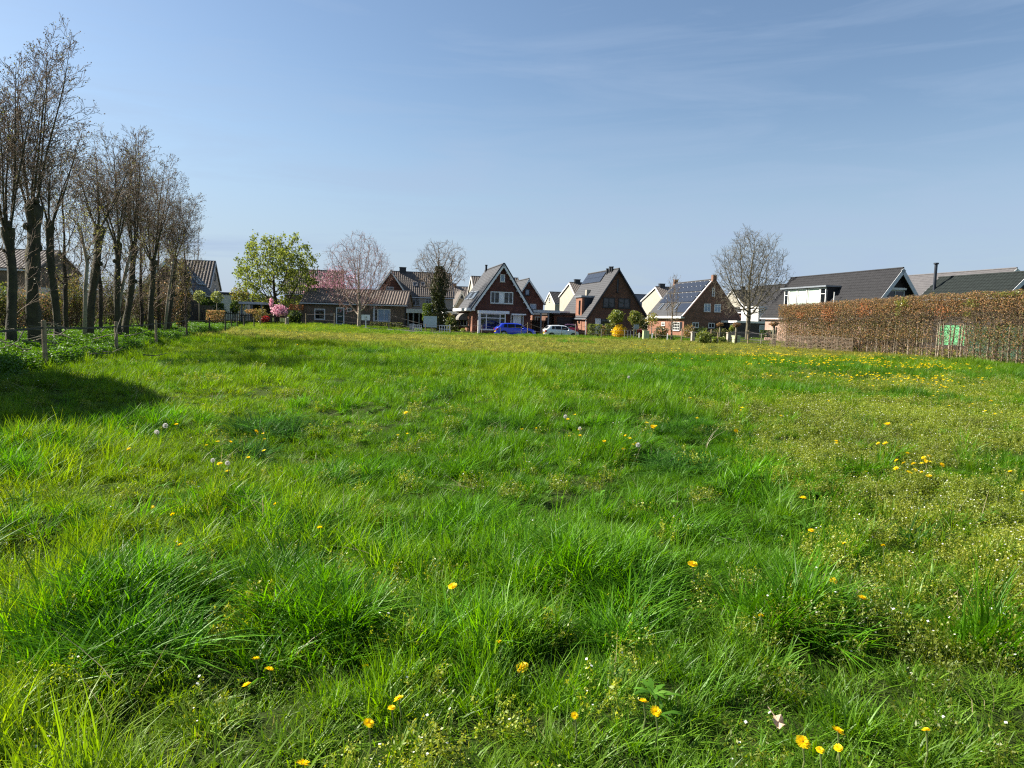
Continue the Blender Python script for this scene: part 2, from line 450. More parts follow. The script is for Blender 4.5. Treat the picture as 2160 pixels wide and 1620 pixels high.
def instancer(name, pts, rot, scl, idx, tint, sources):
    """one object of kind stuff: copies of the source tufts on points, by geometry nodes"""
    n = len(pts)
    me = bpy.data.meshes.new(name)
    me.vertices.add(n); me.vertices.foreach_set('co', np.ascontiguousarray(pts, dtype=np.float32).ravel())
    def attr(nm, ty, arr, key):
        a = me.attributes.new(nm, ty, 'POINT'); a.data.foreach_set(key, arr)
    attr('rot', 'FLOAT_VECTOR', np.ascontiguousarray(rot, dtype=np.float32).ravel(), 'vector')
    attr('scl', 'FLOAT_VECTOR', np.ascontiguousarray(scl, dtype=np.float32).ravel(), 'vector')
    attr('idx', 'INT', np.ascontiguousarray(idx, dtype=np.int32), 'value')
    t4 = np.ones((n, 4), np.float32); t4[:, :3] = tint
    attr('tint', 'FLOAT_COLOR', t4.ravel(), 'color')
    o = link(name, me)
    c = bpy.data.collections.new(name + '_sources')
    for k, sme in enumerate(sources):
        so = bpy.data.objects.new('%s_tuft_%02d' % (name, k), sme)
        c.objects.link(so)
    g = bpy.data.node_groups.new(name + '_scatter', 'GeometryNodeTree')
    g.interface.new_socket('Geometry', in_out='INPUT', socket_type='NodeSocketGeometry')
    g.interface.new_socket('Geometry', in_out='OUTPUT', socket_type='NodeSocketGeometry')
    N = g.nodes; L = g.links
    gi = N.new('NodeGroupInput'); go = N.new('NodeGroupOutput')
    ip = N.new('GeometryNodeInstanceOnPoints'); ci = N.new('GeometryNodeCollectionInfo')
    ci.inputs['Collection'].default_value = c; ci.inputs['Separate Children'].default_value = True; ci.inputs['Reset Children'].default_value = True
    def named(nm, ty):
        q = N.new('GeometryNodeInputNamedAttribute'); q.data_type = ty; q.inputs['Name'].default_value = nm
        return q.outputs[0]
    er = N.new('FunctionNodeEulerToRotation')
    L.new(named('rot', 'FLOAT_VECTOR'), er.inputs[0]); L.new(er.outputs[0], ip.inputs['Rotation'])
    L.new(named('scl', 'FLOAT_VECTOR'), ip.inputs['Scale']); L.new(named('idx', 'INT'), ip.inputs['Instance Index'])
    ip.inputs['Pick Instance'].default_value = True
    L.new(gi.outputs[0], ip.inputs['Points']); L.new(ci.outputs[0], ip.inputs['Instance'])
    L.new(ip.outputs[0], go.inputs[0])
    md = o.modifiers.new('scatter', 'NODES'); md.node_group = g
    o['kind'] = 'stuff'
    return o

# ------------------------------------------------------------------ the setting: ground, road, paths
for px_, py_, r_, h_ in [(270, 1290, .34, .10), (600, 1290, .3, .06), (1240, 1200, .4, .09), (1010, 1090, .4, .07), (1640, 1050, .5, .10), (330, 900, .8, .10),
                         (90, 960, .6, .12), (600, 900, .6, .08), (1500, 790, 1.6, .10), (1660, 1320, .3, .07), (1300, 960, .6, .07), (1450, 910, .6, .07), (1240, 870, 1.0, .08), (60, 1130, .4, .05)]:
    q_ = ground_at(px_, py_)
    MOUNDS.append((q_.x, q_.y, r_, h_))

HOLLOWS = []
for px_, py_, r_ in [(435, 1290, .17), (1420, 1165, .18), (60, 1145, .3), (1722, 1375, .15), (640, 900, .3), (1065, 1005, .2), (770, 1400, .13), (1235, 1300, .14), (1110, 1405, .14), (340, 855, .5), (1330, 880, .35), (1600, 1040, .2), (500, 1480, .12), (920, 1180, .2), (1490, 945, .25), (1800, 1010, .2), (690, 870, .35), (930, 1420, .12), (1560, 1250, .14), (300, 1080, .2)]:
    q_ = ground_at(px_, py_)
    HOLLOWS.append((q_.x, q_.y, r_)); MOUNDS.append((q_.x, q_.y, r_ * 1.1, -.12))
def grid_sheet(name, xs, ys, mat, kind='structure', dz=0.0):
    Xg, Yg = np.meshgrid(xs, ys)
    Zg = gz(Xg, Yg) + dz
    V = np.stack([Xg.ravel(), Yg.ravel(), Zg.ravel()], 1)
    nx, ny = len(xs), len(ys)
    i = np.arange(nx - 1)[None, :] + np.arange(ny - 1)[:, None] * nx
    i = i.ravel()
    Fq = np.stack([i, i + 1, i + nx + 1, i + nx], 1)
    me = fastmesh(name, V, Fq, mat, smooth=True)
    o = link(name, me)
    o['kind'] = kind
    return o
m, nt, out = newmat('meadow_soil')
b = nt.nodes.new('ShaderNodeBsdfPrincipled'); b.inputs['Roughness'].default_value = 1; b.inputs['Specular IOR Level'].default_value = .1
t = nt.nodes.new('ShaderNodeNewGeometry')
n1 = nt.nodes.new('ShaderNodeTexNoise'); n1.inputs['Scale'].default_value = .5; n1.inputs['Detail'].default_value = 8
n2 = nt.nodes.new('ShaderNodeTexNoise'); n2.inputs['Scale'].default_value = 38; n2.inputs['Detail'].default_value = 6; n2.inputs['Roughness'].default_value = .75
nt.links.new(t.outputs['Position'], n1.inputs['Vector']); nt.links.new(t.outputs['Position'], n2.inputs['Vector'])
ca = ramp(nt, n1.outputs['Fac'], (.035, .065, .012), (.075, .11, .02))
cb = ramp(nt, n2.outputs['Fac'], (.018, .028, .008), (.07, .105, .02), .42, .58)
mmx = nt.nodes.new('ShaderNodeMix'); mmx.data_type = 'RGBA'; mmx.inputs[0].default_value = .65
nt.links.new(ca, mmx.inputs[6]); nt.links.new(cb, mmx.inputs[7]); nt.links.new(mmx.outputs[2], b.inputs['Base Color'])
bp = nt.nodes.new('ShaderNodeBump'); bp.inputs['Strength'].default_value = 1.0; bp.inputs['Distance'].default_value = .05
nt.links.new(n2.outputs['Fac'], bp.inputs['Height']); nt.links.new(bp.outputs['Normal'], b.inputs['Normal'])
nt.links.new(b.outputs[0], out.inputs['Surface'])
MT['soil'] = m
xs = np.concatenate([[-900, -500, -250, -130, -90], np.arange(-70, -14, 1.0), np.arange(-14, 14, .25), np.arange(14, 71, 1.0), [90, 130, 250, 500, 900]])
ys = np.concatenate([[-300, -120, -50, -20, -8], np.arange(-3, 16, .25), np.arange(16, 125, 1.0), [140, 180, 260, 420, 800, 1500]])
ground = grid_sheet('ground', xs, ys, MT['soil'])

# street running along the house fronts (12 degrees to the view plane)
TH = R(12.3)
U = Vector((math.cos(TH), math.sin(TH), 0)); Vv = Vector((-math.sin(TH), math.cos(TH), 0))
def street(u, v, z=0.0):
    """u along the street, v across (towards the houses), from a point in front of the first gabled house"""
    p = Vector((-4.6, 80, 0)) + U * u + Vv * v
    return Vector((p.x, p.y, z))
def strip(name, u0, u1, v0, v1, z0, z1, mat, step=4.0):
    mb = MB()
    n = int((u1 - u0) / step)
    for k in range(n):
        a, b_ = u0 + k * step, u0 + (k + 1) * step
        P = [street(a, v0), street(b_, v0), street(b_, v1), street(a, v1)]
        zz = [max(gzs(p.x, p.y), -.5) for p in P]
        lo = [tuple(Vector((p.x, p.y, z + z0))) for p, z in zip(P, zz)]
        hi = [tuple(Vector((p.x, p.y, z + z1))) for p, z in zip(P, zz)]
        mb.add(lo + hi, [(4, 5, 6, 7), (0, 1, 5, 4), (2, 3, 7, 6)])
    o = mb.build(name, mat); o['kind'] = 'structure'
    return o
strip('road', -12, 64, -7.2, -2.6, -.2, .012, MT['asphalt'])
strip('kerb', -12, 64, -2.6, -2.45, -.2, .12, MT['kerb'])
strip('pavement', -12, 64, -2.45, -1.3, -.2, .10, MT['paving'])

# ------------------------------------------------------------------ house building blocks
class Plane:
    """a face of a building in the building's own coordinates: a along it, b up it, n out of it"""
    def __init__(s, root_loc, rz, p0, a, n):
        s.rl = Vector(root_loc); s.rz = rz
        s.p0 = Vector(p0); s.a = Vector(a).normalized(); s.n = Vector(n).normalized(); s.b = s.n.cross(s.a)
        if s.b.z < 0: s.b = -s.b
    def hit(s, px, py):
        rot = Matrix.Rotation(-s.rz, 3, 'Z')
        o = rot @ (O3 - s.rl); d = rot @ ray(px, py)
        t = (s.p0 - o).dot(s.n) / d.dot(s.n)
        q = o + d * t - s.p0
        return q.dot(s.a), q.dot(s.b)
    def rect(s, x0, y0, x1, y1):
        xm, ym = (x0 + x1) / 2, (y0 + y1) / 2
        a0 = s.hit(x0, ym)[0]; a1 = s.hit(x1, ym)[0]; b1 = s.hit(xm, y0)[1]; b0 = s.hit(xm, y1)[1]
        return min(a0, a1), b0, max(a0, a1), b1
    def pt(s, a, b, n=0.0):
        return s.p0 + s.a * a + s.b * b + s.n * n
    def box(s, mb, a0, a1, b0, b1, n0, n1, m=0):
        mb.obox(s.p0, s.a, s.b, s.n, a0, a1, b0, b1, n0, n1, m)

def window(root, pl, r, splits=(), rows=(), frame=.08, bar=.06, fm='white', gm='glass', sill=True, name='window', fills=None, depth=.07):
    """frame with bars, panes set back in it (sub-parts), a sill"""
    a0, b0, a1, b1 = r
    mb = MB()
    pl.box(mb, a0, a0 + frame, b0, b1, 0, depth); pl.box(mb, a1 - frame, a1, b0, b1, 0, depth)
    pl.box(mb, a0 + frame, a1 - frame, b0, b0 + frame, 0, depth); pl.box(mb, a0 + frame, a1 - frame, b1 - frame, b1, 0, depth)
    xs_ = [a0 + frame] + [a0 + (a1 - a0) * t for t in splits] + [a1 - frame]
    zs_ = [b0 + frame] + [b0 + (b1 - b0) * t for t in rows] + [b1 - frame]
    for t in splits:
        c = a0 + (a1 - a0) * t
        pl.box(mb, c - bar / 2, c + bar / 2, b0 + frame, b1 - frame, 0, depth - .004)
    for k in range(len(xs_) - 1):
        for t in rows:
            c = b0 + (b1 - b0) * t
            pl.box(mb, xs_[k] + (bar / 2 if k else 0), xs_[k + 1] - (bar / 2 if k < len(xs_) - 2 else 0), c - bar * .4, c + bar * .4, 0, depth - .008)
    w = mb.build(name, MT[fm], root)
    for k in range(len(xs_) - 1):
        g = (fills[k] if fills else gm)
        for j in range(len(zs_) - 1):
            q = MB(); pl.box(q, xs_[k] + .004, xs_[k + 1] - .004, zs_[j] + .004, zs_[j + 1] - .004, .003, depth * .35)
            q.build('pane' if g in ('glass', 'skylight') else 'blind' if 'curt' in g or 'blind' in g else 'panel', MT[g], w)
    if sill:
        q = MB(); pl.box(q, a0 - .06, a1 + .06, b0 - .07, b0 - .003, 0, .14); q.build('sill', MT['stone' if fm == 'white' else 'black'], w)
    return w

def slope_mesh(mb, e0, e1, r0, r1, n, tile=.3, course=.36, amp=.045, step=.02, thick=.12, m=0, simple=False):
    """tiled slope: eave e0->e1, ridge r0->r1, n outward; pantile columns and stepped courses as geometry"""
    e0, e1, r0, r1, n = map(Vector, (e0, e1, r0, r1, n)); n.normalize()
    L = (e1 - e0).length; H = ((r0 - e0).length + (r1 - e1).length) / 2
    nc = max(2, int(round(L / tile))); nr = max(2, int(round(H / course)))
    prof = [0, .75, 1, .6] if amp > 0 else [0]
    k = len(prof)
    A = np.array([(i + j / k) / nc for i in range(nc) for j in range(k)] + [1.0]); PA = np.array([p for i in range(nc) for p in prof] + [0]) * amp
    if simple:
        B = np.array([0, 1.0]); PB = np.array([step, 0.])
    else:
        B = []; PB = []
        for i in range(nr):
            B += [i / nr, (i + 1) / nr - 1e-4]; PB += [step, 0]
        B = np.array(B); PB = np.array(PB)
    e0n, e1n, r0n, r1n, nn = (np.array(v) for v in (e0, e1, r0, r1, n))
    ev = e0n[None] * (1 - A[:, None]) + e1n[None] * A[:, None]; rv = r0n[None] * (1 - A[:, None]) + r1n[None] * A[:, None]
    G = ev[None] * (1 - B[:, None, None]) + rv[None] * B[:, None, None] + nn[None, None] * (PA[None, :, None] + PB[:, None, None] + .01)
    na, nb = len(A), len(B)
    V = [tuple(p) for p in G.reshape(-1, 3)]
    Fq = []
    flip = (e1 - e0).cross(r0 - e0).dot(n) < 0
    for j in range(nb - 1):
        for i in range(na - 1):
            q = (j * na + i, j * na + i + 1, (j + 1) * na + i + 1, (j + 1) * na + i)
            Fq.append(q[::-1] if flip else q)
    mb.add(V, Fq, m)
    c = -n * thick
    lo = [e0 + c, e1 + c, r1 + c, r0 + c]; hi = [e0, e1, r1, r0]
    v = [tuple(p) for p in lo + hi]
    mb.add(v, [(0, 1, 2, 3) if flip else (3, 2, 1, 0), (0, 1, 5, 4), (1, 2, 6, 5), (2, 3, 7, 6), (3, 0, 4, 7), (4, 5, 6, 7) if not flip else (7, 6, 5, 4)], m)

class House:
    def __init__(s, name, loc, rz, W, L, zl, zr, xr, zt, wall, tile, label, cat='house', group=None, barge='white', of=.35, oe=.35, pitch_tile=.3, amp=.045, course=.36, simple=False, left_wall=None, gutter='grey_white', parapet=False, barge_w=.22):
        s.root = tag(empty(name, loc, rz), label, cat, group)
        s.loc = Vector(loc); s.rz = rz; s.W, s.L, s.zl, s.zr, s.xr, s.zt = W, L, zl, zr, xr, zt
        # walls: pentagonal prism
        mb = MB()
        top = zt - .02
        mb.prism([(0, 0, -.6), (W, 0, -.6), (W, 0, zr), (xr, 0, top), (0, 0, zl)], (0, L, 0))
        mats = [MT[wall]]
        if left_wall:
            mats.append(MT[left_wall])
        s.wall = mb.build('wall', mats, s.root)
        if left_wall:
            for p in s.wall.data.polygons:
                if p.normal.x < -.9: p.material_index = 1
        # roof
        dl = Vector((-xr, 0, zl - zt)).normalized(); dr = Vector((W - xr, 0, zr - zt)).normalized()
        nl = Vector((dl.z, 0, -dl.x)); nl = nl if nl.z > 0 else -nl
        nr_ = Vector((dr.z, 0, -dr.x)); nr_ = nr_ if nr_.z > 0 else -nr_
        y0, y1 = -of, L + of
        if parapet: y0 = .3
        up = .14
        rl = Vector((xr, 0, zt)) + Vector((0, 0, up))
        el = Vector((0, 0, zl)) + Vector((0, 0, up)) + dl * oe; er = Vector((W, 0, zr)) + Vector((0, 0, up)) + dr * oe
        Y0, Y1 = Vector((0, y0, 0)), Vector((0, y1, 0))
        mb = MB()
        kw = dict(tile=pitch_tile, amp=amp, course=course, simple=simple)
        slope_mesh(mb, el + Y0, el + Y1, rl + Y0, rl + Y1, nl, **kw)
        slope_mesh(mb, er + Y0, er + Y1, rl + Y0, rl + Y1, nr_, **kw)
        s.roof = mb.build('roof', MT[tile], s.root)
        mb = MB()
        mb.tube([rl + Y0 + Vector((0, 0, .02)), rl + Y1 + Vector((0, 0, .02))], .10, 6)
        mb.build('ridge_cap', MT[tile], s.roof)
        if barge:
            for (e, d, n_) in ((el, dl, nl), (er, dr, nr_)):
                for (yy, sg) in ((y0, -1), (y1, 1)):
                    q = MB()
                    ln = (e - rl).length
                    q.obox(rl + Vector((0, yy, 0)), d, Vector((0, sg, 0)), n_, .02, ln, .0, .05, -barge_w, -.005)
                    if yy == y0 or not simple:
                        q.build('bargeboard', MT[barge], s.root)
        if gutter:
            for e, sg in ((el, -1), (er, 1)):
                q = MB(); q.box(e.x + (0.0 if sg > 0 else -.12), y0, e.z - .2, e.x + (.12 if sg > 0 else 0.0), y1, e.z - .06)
                q.build('gutter', MT[gutter], s.root)
        P = lambda p0, a, n: Plane(s.loc, s.rz, p0, a, n)
        s.front = P((0, 0, 0), (1, 0, 0), (0, -1, 0))
        s.left = P((0, 0, 0), (0, 1, 0), (-1, 0, 0))
        s.right = P((W, 0, 0), (0, 1, 0), (1, 0, 0))
        s.lslope = P(el, (0, 1, 0), nl)
        s.rslope = P(er, (0, 1, 0), nr_)
    def chimney(s, x, y, z0, z1, w=.6, d=.6, mat='black', pots=0):
        q = MB(); q.box(x - w / 2, y - d / 2, z0, x + w / 2, y + d / 2, z1); q.box(x - w / 2 - .05, y - d / 2 - .05, z1 + .002, x + w / 2 + .05, y + d / 2 + .05, z1 + .1)
        for k in range(pots):
            q.tube([(x + (k - (pots - 1) / 2) * .3, y, z1 + .1), (x + (k - (pots - 1) / 2) * .3, y, z1 + .4)], .1, 8)
        return q.build('chimney', MT[mat], s.roof)
    def skylight(s, pl, r, gm='skylight'):
        a0, b0, a1, b1 = r
        return window(s.root, pl, r, frame=.07, fm='zinc', gm=gm, sill=False, name='skylight', depth=.16)
    def fbox(s, pl, r, n0, n1, name, mat, parent=None):
        q = MB(); pl.box(q, r[0], r[2], r[1], r[3], n0, n1)
        return q.build(name, MT[mat], parent or s.root)

def house_px(name, px0, D, rz_deg, px1, py1, pxa, pya, L, zl, zr, z0=0.0, **kw):
    """gable front measured on the photograph: left corner column px0 at distance D, right corner, apex"""
    loc = at(px0, horizon(px0) + 20, D); loc.z = z0
    rz = R(rz_deg)
    pl = Plane(loc, rz, (0, 0, 0), (1, 0, 0), (0, -1, 0))
    W = pl.hit(px1, py1)[0]
    xr, zt = pl.hit(pxa, pya)
    return House(name, loc, rz, W, L, zl, zr, xr, zt - .14, **kw)

# ================================================================== first gabled house (red-brown brick, awnings, bay window)
h1 = house_px('gabled_house', 995.8, 80, 12.3, 1119, 655, 1061.6, 557, 11.2, 2.75, 2.55, wall='brick_red', left_wall='brick_orange_lit', tile='slate', amp=0, course=.28, pitch_tile=.6,  # left wall brighter than the shaded front: sunlight put into its brick colour
              label='red brown brick house with steep slate gable, white bay window and two awnings', of=.45)
f, l = h1.front, h1.left
window(h1.root, f, f.rect(1034.4, 615.5, 1082.2, 640.5), (.19, .385, .6, .81), frame=.09, fills=['glass', 'glass', 'white', 'glass', 'glass'])
window(h1.root, f, f.rect(1054.8, 579, 1065, 594.7), frame=.1, gm='blind_blue')
# dark verge trim above the white bargeboard, with corbels below it
for e, sg in ((Vector((0, 0, h1.zl)), 1), (Vector((h1.W, 0, h1.zr)), -1)):
    top = Vector((h1.xr, 0, h1.zt)); d = (e - top); n_ = int(d.length / .7)
    for k in range(1, n_):
        p = top + d * (k / n_)
        q = MB(); q.box(p.x - .06, -.3, p.z - .32, p.x + .06, -.003, p.z - .2)
        q.build('corbel', MT['white'], h1.root)
    q = MB(); dn = d.normalized(); nn = Vector((-dn.z, 0, dn.x)); nn = nn if nn.z > 0 else -nn
    q.obox(top + Vector((0, -.45, .14)), dn, Vector((0, 1, 0)), nn, -.05, d.length + .35, -.06, .1, .0, .13)
    q.build('verge_trim', MT['dark_blue'], h1.root)
# bay window
r = f.rect(1009.7, 661, 1063.7, 696)
bay = MB(); bay.box(r[0], -.75, -.3, r[2], -.003, r[1] - .01); bb = bay.build('bay_base', MT['brick_red'], h1.root)
pb = Plane(h1.loc, h1.rz, (0, -.72, 0), (1, 0, 0), (0, -1, 0))
w = window(h1.root, pb, (r[0], r[1], r[2], r[3]), (.25, .78), (.72,), frame=.12, bar=.1, name='bay_window', fills=['glass', 'glass', 'glass'])
for xa, xb in ((r[0] + .02, r[0] + .1), (r[2] - .1, r[2] - .02)):
    q = MB(); q.box(xa, -.715, r[1], xb, -.003, r[3]); q.build('bay_cheek', MT['white'], h1.root)
rr = f.rect(1006.6, 655.6, 1069, 661.6)
q = MB(); q.box(rr[0] - .05, -1.0, rr[1], rr[2] + .1, -.003, rr[3]); q.build('bay_roof', MT['white'], h1.root)
q = MB(); q.box(r[0] - .22, -.95, -.3, r[0] - .02, -.7, r[3]); q.build('bay_pillar', MT['white'], h1.root)
# front door
r = f.rect(1077, 664, 1103.8, 690); r = (r[0], .15, r[2], r[3])
window(h1.root, f, r, (.2, .8), frame=.08, fills=['glass', 'white', 'glass'], sill=False, name='door', rows=())
rr = f.rect(1076.8, 661.8, 1107, 664.6); h1.fbox(f, rr, 0, .7, 'door_canopy', 'white')
q = MB(); q.box(r[0] - .2, -.9, -.3, r[2] + .2, -.003, .13); q.build('door_step', MT['stone'], h1.root)
# left side: white box gutter, windows, rounded awnings
q = MB(); q.box(-.75, -.3, h1.zl - .28, .25, h1.L + .1, h1.zl + .03); q.build('box_gutter', MT['white'], h1.root)
for (xa, ya, xb, yb) in ((956.5, 660, 969.5, 676), (971.5, 660, 986.5, 675)):
    a0, b0, a1, b1 = l.rect(xa, ya, xb, yb)
    b0 = min(b0, 1.7); b1 = min(b1, h1.zl - .32)
    window(h1.root, l, (a0 + .3, .7, a1 - .3, b0 + .2), (.5,), gm='glass')
    hh = b1 - b0; q = MB(); rad = min(1.15, hh * 1.25)
    prof = [(hh * math.sin(t), rad * (math.cos(t))) for t in np.linspace(0, math.pi / 2, 7)]
    pts0 = [l.pt(a0, b0 + z, .02 + n) for z, n in prof] + [l.pt(a0, b0, .02)]
    pts1 = [l.pt(a1, b0 + z, .02 + n) for z, n in prof] + [l.pt(a1, b0, .02)]
    q.prism(pts0, pts1[0] - pts0[0]); q.build('awning', MT['awning'] if 'awning' in MT else MT['grey_metal'], h1.root)
h1.skylight(h1.lslope, h1.lslope.rect(987, 618, 994.5, 632)); h1.skylight(h1.lslope, h1.lslope.rect(997, 617, 1005, 631))
a, b = h1.lslope.hit(1025.5, 573)
p = h1.lslope.pt(a, b)
q = MB(); q.tube([p - Vector((0, 0, .1)), p + Vector((0, 0, .75))], .13, 8); q.tube([p + Vector((0, 0, .75)), p + Vector((0, 0, .85))], .18, 8); q.build('flue', MT['black'], h1.roof)

# ================================================================== second gabled house (brown brick, solar panels, brick tower dormer)
h2 = house_px('gabled_house', 1237.5, 82, 12.6, 1359.7, 664, 1304, 567, 10.4, 2.2, 2.6, wall='brick_brown', left_wall='brick_orange_lit', tile='slate', amp=0, course=.28, pitch_tile=.6,  # sunlit side wall: light painted in by the brighter left brick
              label='brown brick house with dark trim, solar panels on slate and brick tower dormer', barge='dark_blue', gutter='zinc', barge_w=.14)
f, l, s_ = h2.front, h2.left, h2.lslope
window(h2.root, f, f.rect(1272, 628, 1296.5, 649), (.5,), fm='black', frame=.09, bar=.09)
window(h2.root, f, f.rect(1304, 629.7, 1329, 650), (.5,), fm='black', frame=.09, bar=.09)
window(h2.root, f, f.rect(1301.2, 588, 1304.4, 616), fm='black', frame=.05)
r = f.rect(1255, 672, 1266.5, 690); r = (r[0], .15, r[2], r[3])
window(h2.root, f, r, (), fills=['white'], sill=False, name='door')
r2 = (r[2] + .03, .15, r[2] + 1.3, r[3]); window(h2.root, f, r2, (.5,), fm='black', sill=False, name='door_light')
# panels: 2 rows x 5 on the left slope, each panel a part
ca_ = [s_.hit(*c) for c in ((1226, 600), (1242, 579), (1279, 576), (1266, 596))]
a0 = min(c[0] for c in (ca_[2], ca_[3])); a1 = max(c[0] for c in (ca_[0], ca_[1])); b0 = (ca_[0][1] + ca_[3][1]) / 2; b1 = (ca_[1][1] + ca_[2][1]) / 2
b1 = min(b1, (h2.root.location - h2.root.location).length + 99)
def solar_rows(h, pl, a0, a1, b0, b1, na, nb, gap=.03):
    for i in range(na):
        for j in range(nb):
            q = MB()
            pl.box(q, a0 + (a1 - a0) * i / na + gap / 2, a0 + (a1 - a0) * (i + 1) / na - gap / 2, b0 + (b1 - b0) * j / nb + gap / 2, b0 + (b1 - b0) * (j + 1) / nb - gap / 2, .05, .12)
            q.build('solar_panel', MT['solar'], h.roof)
slope_len = (Vector((h2.xr, 0, h2.zt)) - Vector((0, 0, h2.zl))).length + .35
solar_rows(h2, s_, max(a0, 2.2), min(a1, h2.L), b0, min(b1, slope_len - .15), 5, 2)
for k, (px_, py_) in enumerate(((1287, 574), (1291, 574), (1281, 578))):
    a, b = s_.hit(px_, py_); p = s_.pt(a, min(b, slope_len - .1))
    q = MB(); q.tube([p - Vector((0, 0, .1)), p + Vector((0, 0, .55))], .14, 8); q.tube([p + Vector((0, 0, .55)), p + Vector((0, 0, .65))], .2, 8); q.build('flue', MT['black'], h2.roof)
a, b = s_.hit(1240, 621); p = s_.pt(a, b); q = MB(); q.box(p.x - .25, p.y - .25, p.z - .4, p.x + .25, p.y + .25, p.z + .55); q.build('vent_box', MT['cream'], h2.roof)
# brick tower dormer flush with the left wall
ya, zt_ = l.hit(1229, 627)
yb = l.hit(1216, 627)[0]
q = MB(); q.box(-.05, ya, .0, 2.0, yb, zt_); tow = q.build('tower', MT['brick_orange_lit'], h2.root)  # sunlight put into the tower's brick colour too
q = MB(); q.box(-.2, ya - .15, zt_ + .002, 2.1, yb + .15, zt_ + .22); q.build('tower_roof', MT['zinc'], h2.root)
q = MB(); q.box(.25, ya - .04, 2.6, 1.95, ya - .003, zt_ - .02); q.build('tower_panel', MT['dark_blue'], h2.root)
pt_ = Plane(h2.loc, h2.rz, (-.05, 0, 0), (0, 1, 0), (-1, 0, 0))
rw = pt_.rect(1221.7, 634, 1224.3, 663); window(h2.root, pt_, rw, fm='black', frame=.05, sill=False)
rw = pt_.rect(1221, 668, 1223.4, 682); window(h2.root, pt_, rw, fm='black', frame=.05, sill=False)
q = MB(); q.tube([(-.1, .1, 0), (-.1, .1, h2.zl)], .05, 6); q.build('downpipe', MT['white'], h2.root)

# ================================================================== third gabled house (solar roof, stepped brick gable)
h3 = house_px('gabled_house', 1441.7, 101, 11.8, 1560, 674, 1507.3, 589, 13.2, 2.75, 2.6, wall='brick_mixed', left_wall='brick_orange_lit', tile='slate', amp=0, course=.3, pitch_tile=.6,  # left wall's sunlight carried by its brighter brick colour
              label='brown brick house behind bare tree with dark solar roof and raised gable', parapet=True, barge=None, gutter='white')
f, l, s_ = h3.front, h3.left, h3.lslope
top = Vector((h3.xr, 0, h3.zt)); 
for e in (Vector((0, 0, h3.zl)), Vector((h3.W, 0, h3.zr))):
    d = e - top; dn = d.normalized(); nn = Vector((-dn.z, 0, dn.x)); nn = nn if nn.z > 0 else -nn
    q = MB(); q.obox(top, dn, Vector((0, 1, 0)), nn, 0, d.length + .2, -.1, .28, -.05, .2); q.build('parapet', MT['brick_mixed'], h3.root)
    q = MB(); q.obox(top, dn, Vector((0, 1, 0)), nn, .35, d.length + .2, .0, .3, .205, .26); q.build('coping', MT['grey_white'], h3.root)
q = MB(); q.box(h3.xr - .28, -.12, h3.zt - .4, h3.xr + .28, .5, h3.zt + .75); q.build('finial_stack', MT['brick_mixed'], h3.root)
q = MB(); q.box(h3.xr - .28, h3.L - .5, h3.zt - .4, h3.xr + .28, h3.L + .1, h3.zt + .75); q.build('finial_stack', MT['brick_mixed'], h3.root)
for rc in ((1484.7, 640.6, 1498.6, 657.6), (1506.6, 641.5, 1520.2, 658.5)):
    window(h3.root, f, f.rect(*rc), (.5,), (.7,), fills=['blind_blue', 'blind_blue'])
window(h3.root, f, f.rect(1502, 607, 1507.6, 625), (), (.33, .66), gm='glass')
for rc in ((1460, 680, 1473.5, 691.5), (1494, 681, 1507, 692), (1527.5, 682, 1540.5, 693)):
    window(h3.root, f, f.rect(*rc), (.5,), frame=.1)
wl = window(h3.root, l, l.rect(1420, 679, 1434, 697), (.25, .5, .75), (.33, .66), frame=.08)
a0, b0, a1, b1 = l.rect(1420, 679, 1434, 697)
for u0, u1 in ((a0 - .75, a0 - .1), (a1 + .1, a1 + .75)):
    h3.fbox(l, (u0, b0, u1, b1), .003, .06, 'shutter', 'black')
window(h3.root, l, l.rect(1396, 679, 1403, 687), (.5,), (.5,), frame=.08)
q = MB(); q.box(-.55, .0, h3.zl - .3, .1, h3.L, h3.zl + .02); q.build('box_gutter', MT['white'], h3.root)
sl3 = (Vector((h3.xr, 0, h3.zt)) - Vector((0, 0, h3.zl))).length + .35
solar_rows(h3, s_, .9, h3.L - .7, sl3 * .40, sl3 * .66, 8, 2); solar_rows(h3, s_, .9, h3.L - .7, sl3 * .69, sl3 * .96, 8, 2)
for i in range(9):
    for bb in (.405, .53, .695, .955):
        pass
q = MB()
for i in range(9):
    for bb in (.53, .66, .825, .955):
        aa = .9 + (h3.L - 1.6) * i / 8
        s_.box(q, aa - .05, aa + .05, sl3 * bb - .05, sl3 * bb + .05, .12, .15)
q.build('panel_clip', MT['white'], h3.roof)
solar_rows(h3, s_, .6, 4.0, sl3 * .12, sl3 * .36, 2, 1)
for a0, a1 in ((4.5, 5.3), (7.8, 8.6), (10.2, 11.0)):
    h3.skylight(s_, (a0, sl3 * .2, a1, sl3 * .38))

